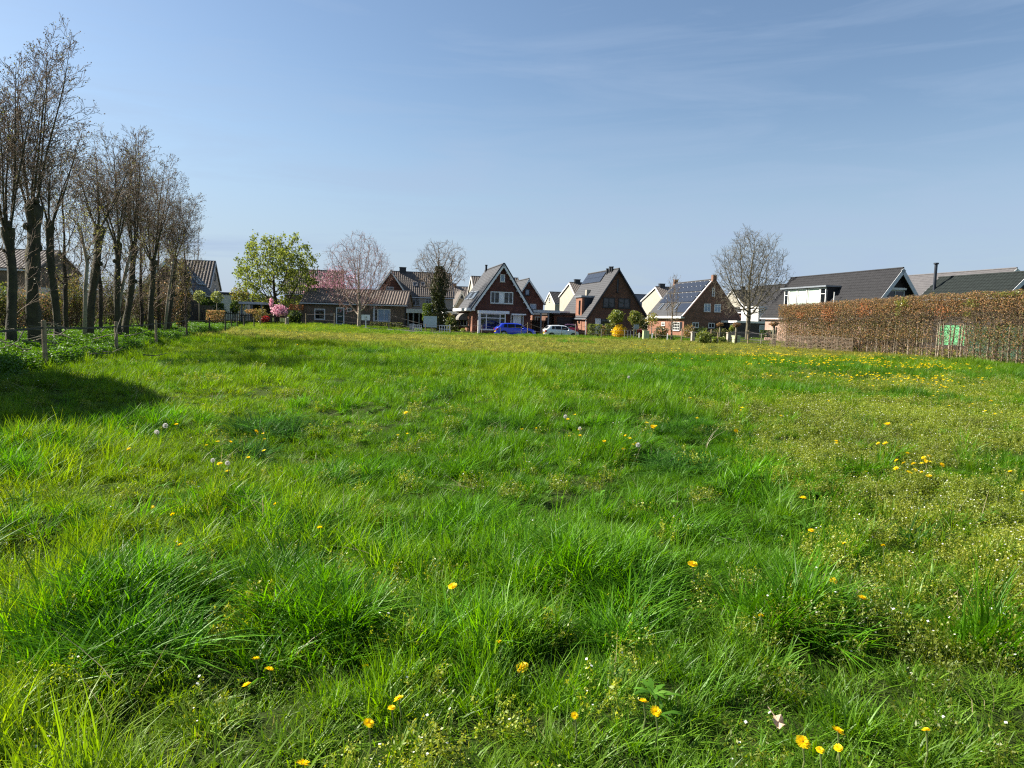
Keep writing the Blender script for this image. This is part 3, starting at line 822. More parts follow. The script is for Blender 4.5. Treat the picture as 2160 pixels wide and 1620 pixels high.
# ================================================================== low bungalow with weathered tile roof
bl = at(636.5, 690, 88.5); bl.z = 0.36
rzb = R(2.0)
plb = Plane(bl, rzb, (0, 0, 0), (1, 0, 0), (0, -1, 0))
Wb = plb.hit(857.6, 646)[0]
broot = tag(empty('bungalow', bl, rzb), 'low grey brown bungalow with ribbed tile roof and green door behind the pale tree', 'house')
Db = 6.6; ze = 2.72; zr_ = 4.35
q = MB(); q.prism([(0, 0, -.6), (0, 0, ze), (0, Db / 2, zr_ - .05), (0, Db, ze), (0, Db, -.6)], (Wb, 0, 0)); q.build('wall', MT['brick_tan'], broot)
q = MB()
slope_mesh(q, (-.15, -.4, ze - .05), (Wb + .15, -.4, ze - .05), (-.15, Db / 2, zr_ + .12), (Wb + .15, Db / 2, zr_ + .12), (0, -.42, .9), tile=.33, amp=.085, course=.38)
slope_mesh(q, (-.15, Db + .4, ze - .05), (Wb + .15, Db + .4, ze - .05), (-.15, Db / 2, zr_ + .12), (Wb + .15, Db / 2, zr_ + .12), (0, .42, .9), tile=.33, amp=.085, course=.38)
broof = q.build('roof', MT['tile_brown'], broot)
q = MB(); q.tube([(-.2, Db / 2, zr_ + .16), (Wb + .2, Db / 2, zr_ + .16)], .13, 6); q.build('ridge_cap', MT['tile_brown'], broof)
q = MB(); q.box(-.15, -.52, ze - .2, Wb + .15, -.4, ze - .07); q.build('gutter', MT['grey_white'], broot)
window(broot, plb, plb.rect(663.5, 651.2, 686, 674), (), (), frame=.1)
r = plb.rect(709, 648.5, 726.5, 687); r = (r[0], .05, r[2], r[3])
MT['door_green'] = pmat('dark_green_door', (.012, .035, .03), (.01, .025, .022), .35, 3)
dw = window(broot, plb, r, (), (), frame=.13, fills=['door_green'], sill=False, name='door')
q = MB(); am = (r[0] + r[2]) / 2; plb.box(q, am - .25, am + .2, 1.05, 1.13, .03, .06); q.build('letterbox', MT['white'], dw)
q = MB(); plb.box(q, am - .4, am + .4, 1.5, 2.05, .026, .05); q.build('door_glass', MT['glass'], dw)
window(broot, plb, plb.rect(732, 649.5, 741.5, 657.5), (), (), frame=.08)
window(broot, plb, plb.rect(797, 652, 823.5, 678), (.5,), (), frame=.07, fills=['blind_blue', 'blind_blue'])
window(broot, plb, plb.rect(787, 653, 796.5, 677), (), (), frame=.06)
q = MB(); plb.box(q, Wb * .685, Wb * .7, -.2, ze - .1, .05, .12); q.build('downpipe', MT['grey_white'], broot)
q = MB(); plb.box(q, Wb * .985, Wb * .997, -.2, ze - .1, .05, .12); q.build('downpipe', MT['black'], broot)
ra = plb.rect(697, 661, 702, 667); q = MB(); plb.box(q, ra[0], ra[2], ra[1], ra[3], .003, .15); q.build('meter_box', MT['post_grey'], broot)

# ------------------------------------------------------------------ more houses
def row_house(name, pxL, pxR, D, pye, pyr, depth, th=12.3, z0=0.0, xoff=0.5, **kw):
    """house with its ridge along the street: front-left corner column pxL at distance D, right corner pxR, eave / ridge rows at the left end"""
    c = at(pxL, horizon(pxL) + 20, D); c.z = z0
    u = Vector((math.cos(R(th)), math.sin(R(th)), 0)); v = Vector((-u.y, u.x, 0))
    # length along u until the ray column pxR
    d = ray(pxR, horizon(pxR)); k = d.x / d.y
    Ln = (k * c.y - c.x) / (u.x - k * u.y)
    ze = Z(pxL, pye, D) - z0; zr = Z(pxL, pyr, D + depth * (1 - xoff)) - z0
    root = c + v * depth
    h = House(name, (root.x, root.y, z0), R(th - 90), depth, Ln, ze, ze, depth * xoff, zr, of=.15, oe=.3, **kw)
    return h

h4 = house_px('dormer_house', 1818, 64.5, 12, 1951, 668, 1895.6, 566.5, 16, 2.75, 2.75, wall='dark_wood', left_wall='brick_pink', tile='tile_dark', amp=.04, of=.6, barge_w=.34, barge='grey_white',  # shaded gable front gets dark boards, its shade put into the colour
              label='house with dark pantile roof and long white dormer showing over the hedge top')
f = h4.front
window(h4.root, f, f.rect(1867, 612, 1907, 630), (.5,), fm='grey_white', frame=.1)
rr = f.rect(1866, 607, 1909, 611.5); h4.fbox(f, rr, .003, .25, 'shutter_box', 'white')
# dormer on the left slope
dx = .75
pd = Plane(h4.loc, h4.rz, (dx, 0, 0), (0, 1, 0), (-1, 0, 0))
ya = pd.hit(1745, 620)[0]; yb = pd.hit(1654, 625)[0]; zt_ = pd.hit(1748, 605)[1]; zb_ = h4.zl + .85
q = MB(); q.box(dx, ya, zb_, dx + 2.6, yb, zt_); dm = q.build('dormer', MT['black'], h4.root)
q = MB(); q.box(dx - .35, ya - .2, zt_ + .002, dx + 2.9, yb + .3, zt_ + .16); q.build('dormer_roof', MT['zinc'], h4.root)
n = 4; wdt = (yb - ya)
for k, (t0, t1, fill) in enumerate(((.02, .14, 'glass'), (.15, .42, 'curtain_green'), (.44, .66, 'curtain_green'), (.68, .86, 'curtain_green'), (.88, .98, 'glass'))):
    window(h4.root, pd, (ya + wdt * t0, zb_ + .1, ya + wdt * t1, zt_ - .05), (), (.68,) if k in (0, 2, 4) else (), frame=.09, gm=fill, sill=False)
q = MB()
p = h4.lslope.pt(h4.lslope.hit(1771, 628)[0], 1.5); q.tube([p, p + Vector((0, 0, 1.3))], .05, 6); q.build('vent_pipe', MT['white'], h4.roof)

h5 = house_px('long_roof_house', 2050, 75, 13, 2230, 660, 2139, 566, 14.5, 4.2, 4.2, wall='cream', tile='slate_lilac', amp=0, course=.34,
              label='house with long faded grey roof ridge and tall stovepipe, farthest over the hedge')
h6 = house_px('green_roof_house', 2110, 52, 12, 2222, 616, 2164, 574, 7.6, 4.3, 4.3, wall='dark_wood', tile='tile_green', amp=.05, barge_w=.3, barge='grey_white', of=.4,
              label='low house with green black pantile roof just above the clipped hedge')
p = h6.lslope.pt(h6.L - .3, 2.2)
p = Vector(at(1972.5, 586, h6.loc.y + h6.L - .5))
q = MB(); q.tube([p + Vector((0, 0, -1.6)), p + Vector((0, 0, 1.1))], .12, 8); q.tube([p + Vector((0, 0, 1.1)), p + Vector((0, 0, 1.22))], .2, 8)
sp = q.build('stovepipe', MT['dark_blue'], h6.roof); sp.matrix_world = Matrix.Identity(4); bpy.context.view_layer.update()
sp.matrix_parent_inverse = h6.root.matrix_world.inverted()

hk = house_px('dark_roof_house', 1632, 108, 12, 1760, 668, 1694, 597, 13, 4.0, 4.0, wall='brick_brown', tile='tile_dark', amp=.03,
              label='dark brown roofed house behind the white dormer and bare tree', simple=True)
hj = row_house('cream_house', 1566, 1660, 118, 645, 614, 8, wall='cream', tile='tile_dark', amp=.03, simple=True, label='cream walled house with dark roof half hidden by the big bare tree')
hj.chimney(4, 2.0, hj.zt - .3, hj.zt + .7, mat='black')
wx = hj.right.rect(1580, 650, 1590, 662); window(hj.root, hj.right, wx, (.5,))
# white flat-roofed block and dark garage in front of it
def flatbox(name, pxL, pxR, D, pyt, pyb, depth, wall, trim, label, cat, th=12.3, trim_h=.3, oh=.15, z0=0.0, base=True):
    c = at(pxL, horizon(pxL) + 20, D); c.z = z0
    u = Vector((math.cos(R(th)), math.sin(R(th)), 0)); d = ray(pxR, horizon(pxR)); k = d.x / d.y
    W = (k * c.y - c.x) / (u.x - k * u.y); zt = Z(pxL, pyt, D) - z0; zb = -.5 if base else Z(pxL, pyb, D) - z0
    root = tag(empty(name, c, R(th)), label, cat)
    q = MB(); q.box(0, 0, zb, W, depth, zt - trim_h); q.build('wall', MT[wall], root)
    q = MB(); q.box(-oh, -oh, zt - trim_h + .002, W + oh, depth + oh, zt); q.build('roof_edge', MT[trim], root)
    return root, Plane(c, R(th), (0, 0, 0), (1, 0, 0), (0, -1, 0)), W, zt
wb, pw, W_, z_ = flatbox('white_block_house', 1597, 1624, 110, 646, 720, 5, 'white', 'white', 'small white flat roofed block behind the big bare tree', 'house')
window(wb, pw, pw.rect(1600, 672, 1606, 684), ())
gr, pg, W_, z_ = flatbox('dark_garage', 1554, 1640, 98, 676.5, 720, 6, 'black', 'white', 'low black garage with white roof edge behind the mop headed trees', 'garage', trim_h=.28)
for rc in ((1601, 686, 1612, 700), (1617, 687, 1629, 701)):
    window(gr, pg, pg.rect(*rc), (), fm='grey_white', frame=.15, fills=['curtain'])

# behind the bungalow
hb = row_house('tiled_roof_house', 828, 955, 108, 623, 574.5, 8, wall='pale_wall', tile='tile_grey', amp=.07, course=.4, label='long brown tiled house with chimney and pale walls behind the bungalow')
r_ = hb.right
for rc in ((868, 627, 886, 644.5), (897.5, 629.5, 910, 645), (925, 631, 938, 646)):
    window(hb.root, r_, r_.rect(*rc), (.5,), (.7,), fm='grey_white', gm='glass')
hb.skylight(hb.rslope, hb.rslope.rect(871, 596.5, 880.5, 604)); hb.skylight(hb.rslope, hb.rslope.rect(888, 597.5, 896.5, 605))
hb.chimney(4, hb.right.hit(852.5, 600)[0], hb.zt - .3, hb.zt + .75, w=.8, d=1.0)
q = MB(); r_.box(q, 0, hb.L, -.3, 2.9, .003, .12); q.build('lower_wall', MT['dark_wood'], hb.root)
hbg = house_px('cross_gable_house', 787.5, 104, 12.3, 860, 622, 824.5, 570.5, 7, 4.6, 4.6, wall='brick_red', tile='tile_grey', amp=.07, course=.4, barge_w=.18,
               label='house with dark red brick gable behind the bare pale trunked tree')
window(hbg.root, hbg.front, hbg.front.rect(815, 605, 830, 612), (.5,), fm='grey_white')
hc = row_house('far_row_house', 925, 1012, 128, 634, 605, 8, wall='brick_brown', tile='tile_grey', amp=.06, label='far brown tiled house between the ivy tree and the white windowed gable', simple=True)
hc.chimney(4, hc.right.hit(965, 620)[0], hc.zt - .3, hc.zt + .6, mat='brick_brown')
hcg = house_px('small_gable_house', 959.5, 122, 12.3, 987.5, 633, 973.5, 613.5, 5, 4.0, 4.0, wall='pale_wall', tile='tile_grey', amp=.05, label='small far gable with white edge beside the slate roof', simple=True)
window(hcg.root, hcg.front, hcg.front.rect(970, 623, 978, 631), ())
hd = row_house('rear_tiled_house', 1001, 1100, 116, 622, 585, 8, wall='cream', tile='tile_grey', amp=.07, label='rear house with striped tile ridge peeping on both sides of slate gable', simple=True)
he = house_px('rear_gable_house', 1083, 97, 12.3, 1146, 637, 1114.8, 588, 10, 4.1, 4.1, wall='brick_red', tile='slate', amp=0, course=.3, barge_w=.2,
              label='second red brick gable with white edges behind the blue car and carport')
window(he.root, he.front, he.front.rect(1107.5, 610, 1117, 623), (), fm='dark_blue', gm='blind_blue'); window(he.root, he.front, he.front.rect(1118, 641, 1131, 652), (), fm='grey_white', gm='blind_blue')
hf = row_house('cream_gable_house', 1169, 1235, 150, 640, 617.5, 8.5, wall='cream', tile='tile_dark', amp=.06, simple=True, label='small far cream house with dark tiles between the two brick gables')
window(hf.root, hf.front, (3.4, hf.zl + .4, 4.4, hf.zl + 1.4), ()); window(hf.root, hf.front, (2, 2.6, 3.2, 3.8), (.5,)); window(hf.root, hf.front, (4.6, 2.6, 5.8, 3.8), (.5,))
hg = row_house('cream_gable_house', 1211, 1260, 115, 622, 598, 9, wall='cream', tile='tile_grey', amp=.06, simple=True, xoff=.65, label='cream gabled house with black chimney touching the solar panel roof')
hg.chimney(5.85, 1.2, hg.zt - .3, hg.zt + .6, w=.7, d=.9)
hh = row_house('cream_gable_house', 1396, 1450, 118, 632, 607, 9, wall='cream', tile='tile_grey', amp=.06, simple=True, xoff=.65, label='cream gabled house with black chimney left of the stepped solar house')
hh.chimney(5.85, 1.0, hh.zt - .3, hh.zt + .6, w=.7, d=.9)
hi = row_house('blue_roof_house', 1325, 1420, 140, 646, 622, 9, wall='dark_wood', tile='tile_blue', amp=.0, simple=True, label='low far house with plain blue black roof between two tall gables')

# left side
ha = house_px('blue_roof_house', 292, 75, 12.3, 409, 618, 352, 548, 9.5, 3.3, 3.3, wall='dark_wood', tile='tile_blue', amp=.0, course=.34, of=.5, barge_w=.3, z0=.3,
              label='dark house with steep blue black roof and two skylights behind the pollard row')
ha.skylight(ha.rslope, ha.rslope.rect(410, 586, 416, 600)); ha.skylight(ha.rslope, ha.rslope.rect(419, 587, 425, 601))
ha2 = row_house('striped_roof_house', 345, 441.7, 96, 603, 549.5, 8, wall='pale_wall', tile='tile_grey', amp=.09, course=.42, pitch_tile=.42, label='pale gabled house with striped tile roof behind the skylight roof', z0=.3, barge='grey_white')
gp = Plane(ha2.loc, ha2.rz, (0, ha2.L, 0), (-1, 0, 0), (0, 1, 0))
for rc in ((451.5, 577, 454, 592), (451, 608, 456, 622)):
    try:
        rr = gp.rect(*rc); window(ha2.root, gp, rr, (), fm='black', frame=.06)
    except Exception: pass
hl0 = row_house('brown_roof_house', -110, 82, 60, 562, 526, 7, th=6, wall='brick_tan', tile='tile_grey', amp=.05, course=.4, label='long brown roofed house behind the pollard trunks', simple=True)
an, pa_, W_, z_ = flatbox('white_annex', -60, 104, 52, 602, 640, 4, 'brick_tan', 'grey_white', 'flat roofed annex with deep pale grey edge behind the tall pollards', 'annex', th=6, trim_h=.85)
window(an, pa_, (3.2, .9, 5.0, 2.0), (.5,), fm='white'); window(an, pa_, (.6, .9, 2.4, 2.0), (.5,), fm='white')
hl = row_house('rear_brown_house', 600, 722, 114, 618, 569.5, 8, wall='brick_tan', tile='tile_grey', amp=.07, course=.4, label='brown tiled house behind the pink blossom tree', z0=.3)
sh, ps, W_, z_ = flatbox('garden_shed', 462, 520, 92, 616, 690, 5, 'grey_white', 'dark_blue', 'grey garden shed with dark flat roof beside the pale gabled house', 'shed', z0=.3)
sh2 = house_px('far_shed_roof', 512, 100, 12.3, 553, 642, 533, 622, 6, 2.9, 2.9, wall='brick_tan', tile='tile_blue', amp=0, simple=True, barge='grey_white', z0=.35, cat='shed', label='small shed with slate blue pitched roof left of the big green tree')

# carports and garages
def carport(name, pxL, pxR, D, pyt, thick, depth, label, posts=(), th=12.3, fascia='white', post='grey_metal', back=None, z0=0.0, under='dark_wood', sides=False):
    c = at(pxL, horizon(pxL) + 20, D); c.z = z0
    u = Vector((math.cos(R(th)), math.sin(R(th)), 0)); d = ray(pxR, horizon(pxR)); k = d.x / d.y
    W = (k * c.y - c.x) / (u.x - k * u.y); zt = Z(pxL, pyt, D) - z0
    root = tag(empty(name, c, R(th)), label, 'carport')
    q = MB(); q.box(0, 0, zt - thick + .01, W, depth, zt - .02); q.build('roof', MT[under], root)
    q = MB(); q.box(-.04, -.06, zt - thick, W + .04, -.002, zt); q.box(-.06, 0, zt - thick, -.002, depth, zt); q.box(W + .002, 0, zt - thick, W + .06, depth, zt); q.build('fascia', MT[fascia], root)
    pl = Plane(c, R(th), (0, 0, 0), (1, 0, 0), (0, -1, 0))
    for px in posts:
        a = pl.hit(px, horizon(px))[0]
        q = MB(); q.box(a - .08, .1, -.5, a + .08, .26, zt - thick + .008); q.build('post', MT[post], root)
    if back:
        q = MB(); q.box(.05, depth - .12, -.5, W - .05, depth - .003, zt - thick); q.build('back_wall', MT[back], root)
    return root, pl, W, zt, c
cp, pl, W_, zt_, c_ = carport('carport', 1114.5, 1180, 82.5, 653, .32, 5.5, 'grey white flat carport roof between the two brick gables', (1117, 1141.5, 1157), fascia='grey_white', post='grey_metal')
# slatted dark fence and gate under it, orange brick wall behind
def board_fence(name, p0, p1, h, mat, label, z0=0.0, bw=.14, gap=.012, cat='fence', group=None, rails=True, thick=.022):
    p0, p1 = Vector((*p0, z0)), Vector((*p1, z0)); d = (p1 - p0); L = d.length; d.normalize(); nrm = Vector((d.y, -d.x, 0))
    root = tag(empty(name, p0, math.atan2(d.y, d.x)), label, cat, group)
    n = max(1, int(L / (bw + gap)))
    q0 = MB(); q0.box(0, 0, 0, bw, thick, h); o0 = q0.build('board', MT[mat], root)
    for k in range(1, n):
        o = o0.copy(); col.objects.link(o); o.location = (k * (bw + gap), rng.uniform(-.004, .004), rng.uniform(-.015, .01))
    if rails:
        for zz in (h * .2, h * .8):
            q = MB(); q.box(0, thick + .006, zz - .04, L, thick + .05, zz + .04); q.build('rail', MT[mat], root)
    return root
g0 = c_ + U * .1 + Vv * 5.2; g1 = c_ + U * (W_ + 1.2) + Vv * 5.2
fb = board_fence('board_fence', (g0.x, g0.y), (g1.x, g1.y), 1.62, 'dark_wood', 'black board fence at the back of the carport', z0=0)
bw_, pw_, W2, z2 = flatbox('rear_brick_annex', 1122, 1178, 95, 660, 720, 4, 'brick_orange_lit', 'white', 'orange brick annex glimpsed through the open carport', 'annex', trim_h=.2)
window(bw_, pw_, pw_.rect(1128, 668, 1140, 680), (.5,)); window(bw_, pw_, pw_.rect(1146, 670, 1155, 690), (), fm='black')
ga, pga, W2, z2 = flatbox('brick_garage', 1168, 1219, 86, 659.5, 720, 6, 'brick_brown', 'dark_wood', 'brown brick garage with wide black door beside the tower dormer', 'garage', trim_h=.28)
rg = pga.rect(1175, 669, 1208, 700); window(ga, pga, (rg[0], -.1, rg[2], rg[3]), (), (.2, .4, .6, .8), fm='black', frame=.1, bar=.05, fills=['dark_blue'], sill=False, name='garage_door')
q = MB(); pga.box(q, 0, W2 * .62, z2 + .003, z2 + .2, -.4, .3); q.build('roof_light', MT['grey_white'], ga)
cp2, pl2, W3, zt3, c3 = carport('carport', 858, 921, 86.5, 651, .5, 6, 'dark open carport with deep pale edge beside the bungalow', (861, 872, 884, 903), th=8, fascia='grey_white', post='grey_metal', back='dark_wood', z0=.2)
cp3, pl3, W4, zt4, c4 = carport('carport', 935, 962, 86, 656, .32, 5, 'small white edged flat roof left of the slate gable', (937,), fascia='white', post='white', back='brick_orange_lit')
cp4, pl4, W5, zt5, c5 = carport('carport', 504, 553, 84, 636, .28, 4.5, 'thin white flat roof on grey posts left of the green tree', (509, 531, 551), th=4, fascia='grey_white', post='grey_metal', back='dark_wood', z0=.3)
g0 = at(390, 690, 79); g1 = at(505, 690, 81)
board_fence('garden_fence', (g0.x, g0.y), (g1.x, g1.y), 1.35, 'dark_wood', 'dark picket garden fence in front of the skylight roof house', z0=.35, bw=.09, gap=.09)
g0 = at(505, 690, 81.5); g1 = at(600, 690, 82)
board_fence('garden_fence', (g0.x, g0.y), (g1.x, g1.y), 1.1, 'dark_wood', 'low dark picket fence under the white flat carport roof', z0=.35, bw=.09, gap=.11)

# ------------------------------------------------------------------ trees and shrubs
def unit(v):
    return v / (np.linalg.norm(v) + 1e-9)
def grow(out, p, d, L, r, lvl, cfg, tips):
    ns = cfg['ns'][lvl]; step = L / ns
    p = np.array(p, float); d = unit(np.array(d, float))
    last = lvl == len(cfg['ns']) - 1
    nc = 0 if last else cfg['nc'][lvl]
    t0 = cfg['t0'][lvl] if not last else 1
    spawn = sorted(t0 + (1 - t0) * (k + random.random()) / max(nc, 1) for k in range(nc))
    si = 0; az = random.random() * 6.28
    for i in range(ns):
        d = unit(d + rng.normal(size=3) * cfg['wob'][lvl] + np.array([0, 0, cfg['up'][lvl]]))
        q = p + d * step
        ra = r * (1 - (1 - cfg['tp']) * i / ns); rb = r * (1 - (1 - cfg['tp']) * (i + 1) / ns)
        if last and i == ns - 1: rb *= .4
        out.append((lvl, p[0], p[1], p[2], q[0], q[1], q[2], ra, rb))
        while si < len(spawn) and spawn[si] <= (i + 1) / ns:
            t = spawn[si]; si += 1
            fr_ = t * ns - i
            s = p + (q - p) * fr_
            az += 2.4 + random.uniform(-.5, .5)
            ref = np.array([0, 0, 1.]) if abs(d[2]) < .95 else np.array([1., 0, 0])
            a = unit(np.cross(d, ref)); b = np.cross(d, a)
            an = cfg['ang'][lvl] * random.uniform(.75, 1.25)
            nd = d * math.cos(an) + (a * math.cos(az) + b * math.sin(az)) * math.sin(an)
            ll = cfg['lr'][lvl] * L * (1 - cfg['fall'][lvl] * (t - t0) / (1 - t0 + 1e-6)) * random.uniform(.75, 1.2)
            rr = min(r * (1 - (1 - cfg['tp']) * t) * .8, max(cfg['rmin'], r * cfg['rr'][lvl]))
            grow(out, s, nd, ll, rr, lvl + 1, cfg, tips)
        p = q
        if last and i >= 1: tips.append(p)
def tree_parts(root, segs, tips, trunk_lv, mt_trunk, mt_twig, twig_name='crown', rmin=.006, extra=None):
    S = np.array(segs)
    big = S[:, 0] <= trunk_lv
    V, Fq = segtubes(S[big][:, 1:], 8)
    link('trunk', fastmesh('trunk', V, Fq, mt_trunk, smooth=True), root)
    T = S[~big][:, 1:].copy(); T[:, 6:] = np.maximum(T[:, 6:], rmin)
    V, Fq = segtubes(T, 3)
    parts = [(V, Fq, 0)]
    mats = [mt_twig]
    if extra is not None:
        for (Ve, Fe, me) in extra:
            mats.append(me); parts.append((Ve, Fe, len(mats) - 1))
    V, Fq, mi = cat(*parts)
    link(twig_name, fastmesh(twig_name, V, Fq, mats, mi), root)
MT['leaf_chestnut'] = leafmat('fresh_green_leaves', (.12, .16, .028), (.23, .26, .05), .5, gloss=.02)
MT['leaf_brown'] = leafmat('old_brown_catkins', (.045, .032, .022), (.15, .105, .065), .25)
MT['leaf_bud'] = leafmat('young_green_buds', (.12, .13, .03), (.2, .2, .05), .45)
MT['leaf_dark'] = leafmat('dark_evergreen_leaves', (.012, .03, .010), (.035, .06, .016), .2, gloss=.03)
MT['leaf_ivy'] = leafmat('ivy_leaves', (.022, .035, .010), (.075, .08, .022), .25, gloss=.03)
MT['leaf_mid'] = leafmat('mid_green_leaves', (.05, .09, .012), (.12, .16, .025), .4, gloss=.02)
MT['leaf_lime'] = leafmat('lime_green_leaves', (.16, .2, .03), (.26, .27, .05), .5)
MT['leaf_pale'] = leafmat('pale_green_leaves', (.22, .26, .1), (.34, .36, .16), .4)
MT['leaf_pink'] = leafmat('pink_blossom', (.36, .14, .2), (.52, .27, .34), .4)
MT['leaf_magnolia'] = leafmat('pale_pink_blossom', (.62, .3, .4), (.8, .55, .6), .4)
MT['leaf_red'] = leafmat('red_leaves', (.3, .03, .03), (.45, .06, .05), .4)
MT['leaf_yellow'] = leafmat('yellow_blossom', (.66, .46, .01), (.8, .62, .025), .4)
MT['leaf_copper'] = leafmat('copper_hedge_leaves', (.24, .135, .06), (.5, .31, .145), .45, c2=(.54, .37, .22), gloss=.015)
MT['leaf_rust'] = leafmat('rust_orange_leaves', (.4, .16, .07), (.55, .26, .13), .4, gloss=.015)
MT['leaf_olive'] = leafmat('olive_hedge_leaves', (.08, .09, .024), (.2, .18, .055), .4, gloss=.015)
MT['leaf_bronze'] = leafmat('bronze_bush_leaves', (.18, .12, .035), (.28, .22, .05), .4)

def pollard(px, D, dia, hpx, hpy, toppy, nshoot, label, lean=0.0, z0=.05, seed=1, twig=1.0, stub=False, spread=.2, moss=True, leaves=1700):
    random.seed(seed); global rng
    rng = np.random.default_rng(seed)
    base = at(px, horizon(px), D); base.z = z0 - .35
    head = at(hpx, hpy, D + .3)
    H = Z(hpx, toppy, D) - head.z
    root = tag(empty('pollard_tree', (base.x, base.y, z0)), label, 'tree', 'bare pollard trees in a row along the left fence')
    off = Vector((base.x, base.y, z0))
    # lumpy trunk
    dia0 = dia; dia = dia * .61
    mb = MB(); n = 12; nr = 16; v = []
    for j in range(nr + 1):
        t = j / nr
        c = base.lerp(head, t) + Vector((math.sin(t * 7 + seed) * .05 * dia * 2, math.cos(t * 5 + seed) * .06, 0))
        rr = dia / 2 * (1.25 - .5 * t if t < .3 else 1.1 - .2 * (t - .3)) * (1 + (.55 * math.exp(-((t - .97) / .07) ** 2)))
        for k in range(n):
            a = 2 * math.pi * k / n
            w = 1 + .15 * math.sin(3 * a + seed + 3 * t) + .12 * math.sin(5 * a - 9 * t + seed) + .16 * max(0, math.sin(17 * t + seed + 2 * a)) ** 4 + random.uniform(-.08, .08)
            v.append(tuple(c - off + Vector((math.cos(a), math.sin(a), 0)) * rr * w))
    fq = [(j * n + k, j * n + (k + 1) % n, (j + 1) * n + (k + 1) % n, (j + 1) * n + k) for j in range(nr) for k in range(n)]
    mb.add(v, fq); mb.add([v[nr * n + k] for k in range(n)], [tuple(range(n))])
    # knuckles of old cuts
    for k in range(12):
        a = random.random() * 6.28; zz = random.uniform(-.35, .18) if k < 7 else random.uniform(-2.2, -.5)
        c = head - off + Vector((math.cos(a) * dia * .45, math.sin(a) * dia * .45, zz))
        r_ = dia * random.uniform(.2, .42)
        mb.dome(tuple(c), r_, r_, r_ * 1.1, 7, 4, lower=-1)
    # thin cut limb scars lower down
    mb.build('trunk', MT['bark_moss' if moss else 'bark'], root, smooth=True)
    cfg = dict(ns=[12, 6, 4, 3], nc=[int(20 * twig), 7, 2], t0=[.05, .12, .2], wob=[.03, .08, .12, .14], up=[.014, .05, .04, .03], ang=[.8, .62, .6], lr=[.36, .42, .5], fall=[.66, .35, .3], rr=[.26, .5, .6], rmin=.006, tp=.12)
    segs, tips = [], []
    for k in range(nshoot):
        a = 2 * math.pi * (k + random.uniform(-.3, .3)) / nshoot
        sp = spread * random.uniform(.35, 1.6)
        d = np.array([math.cos(a) * sp * 1.3 + lean, math.sin(a) * sp, 1.0])
        s = np.array(head - off) + np.array([math.cos(a) * dia * .35, math.sin(a) * dia * .35, -.05])
        ln = H * (random.uniform(.93, 1.0) if k < 2 else random.uniform(.6, .92)) / 1.02
        grow(segs, s, d, ln, .018 + .0068 * H * random.uniform(.5, .8), 0, cfg, tips)
    # thin water shoots out of the trunk
    for k in range(int(9 * twig)):
        t = random.uniform(.35, 1.0); a = random.random() * 6.28
        s = np.array(base.lerp(head, t) - off) + np.array([math.cos(a), math.sin(a), 0]) * dia * .4
        grow(segs, s, [math.cos(a), math.sin(a), random.uniform(.5, 1.4)], random.uniform(.9, 2.2), .012, 1, cfg, tips)
    S = np.array(segs)
    V, Fq = segtubes(S[S[:, 0] == 0][:, 1:], 6)
    link('shoot', fastmesh('shoot', V, Fq, MT['bark_moss'], smooth=True), root).name = 'limb'
    T = S[S[:, 0] > 0][:, 1:].copy(); T[:, 6:] = np.maximum(T[:, 6:], .0058)
    V, Fq = segtubes(T, 3)
    tp = np.array(tips); sel = tp[rng.integers(0, len(tp), leaves)] + rng.normal(size=(leaves, 3)) * .05
    V2, F2 = leafquads(sel, .055, .8)
    V3, F3 = leafquads(tp[rng.integers(0, len(tp), leaves // 3)] + rng.normal(size=(leaves // 3, 3)) * .04, .045, .7)
    V, Fq, mi = cat((V, Fq, 0), (V2, F2, 1), (V3, F3, 2))
    link('crown', fastmesh('crown', V, Fq, [MT['twig'], MT['leaf_brown'], MT['leaf_bud']], mi), root)
    return root
pollard(27, 22.5, .40, 15, 480, 95, 6, 'slim pollard with low forked head at the left end of the row', z0=.1, seed=3, spread=.2)
pollard(75, 24, .58, 66, 432, 52, 7, 'tallest pollard of the row with the thickest trunk and two knobbly heads', z0=.1, seed=8, twig=1.15, spread=.19, leaves=2600)
pollard(118, 27, .36, 106, 468, 235, 5, 'dark pollard close behind the thickest trunk', z0=.1, seed=12, lean=.08)
pollard(186, 30, .46, 207, 478, 285, 6, 'dark leaning pollard with a blunt stub head and pale side stem', z0=.1, seed=21, lean=.05, spread=.22)
pollard(250, 33.5, .38, 246, 512, 268, 6, 'pollard with tall straight shoots just left of the leaning one', z0=.1, seed=33)
pollard(262, 35.5, .42, 282, 518, 258, 7, 'leaning pollard with a dark knobbly head and the highest shoots of the far group', z0=.1, seed=41, spread=.18)
pollard(318, 39, .40, 322, 548, 325, 7, 'dense dark pollard second from the right end of the row', z0=.12, seed=52, spread=.24, twig=1.3, leaves=3600)
pollard(352, 42, .36, 368, 545, 395, 7, 'last pollard of the row, spreading over the skylight roof', z0=.15, seed=66, spread=.34, lean=.12, twig=1.3, leaves=3000)
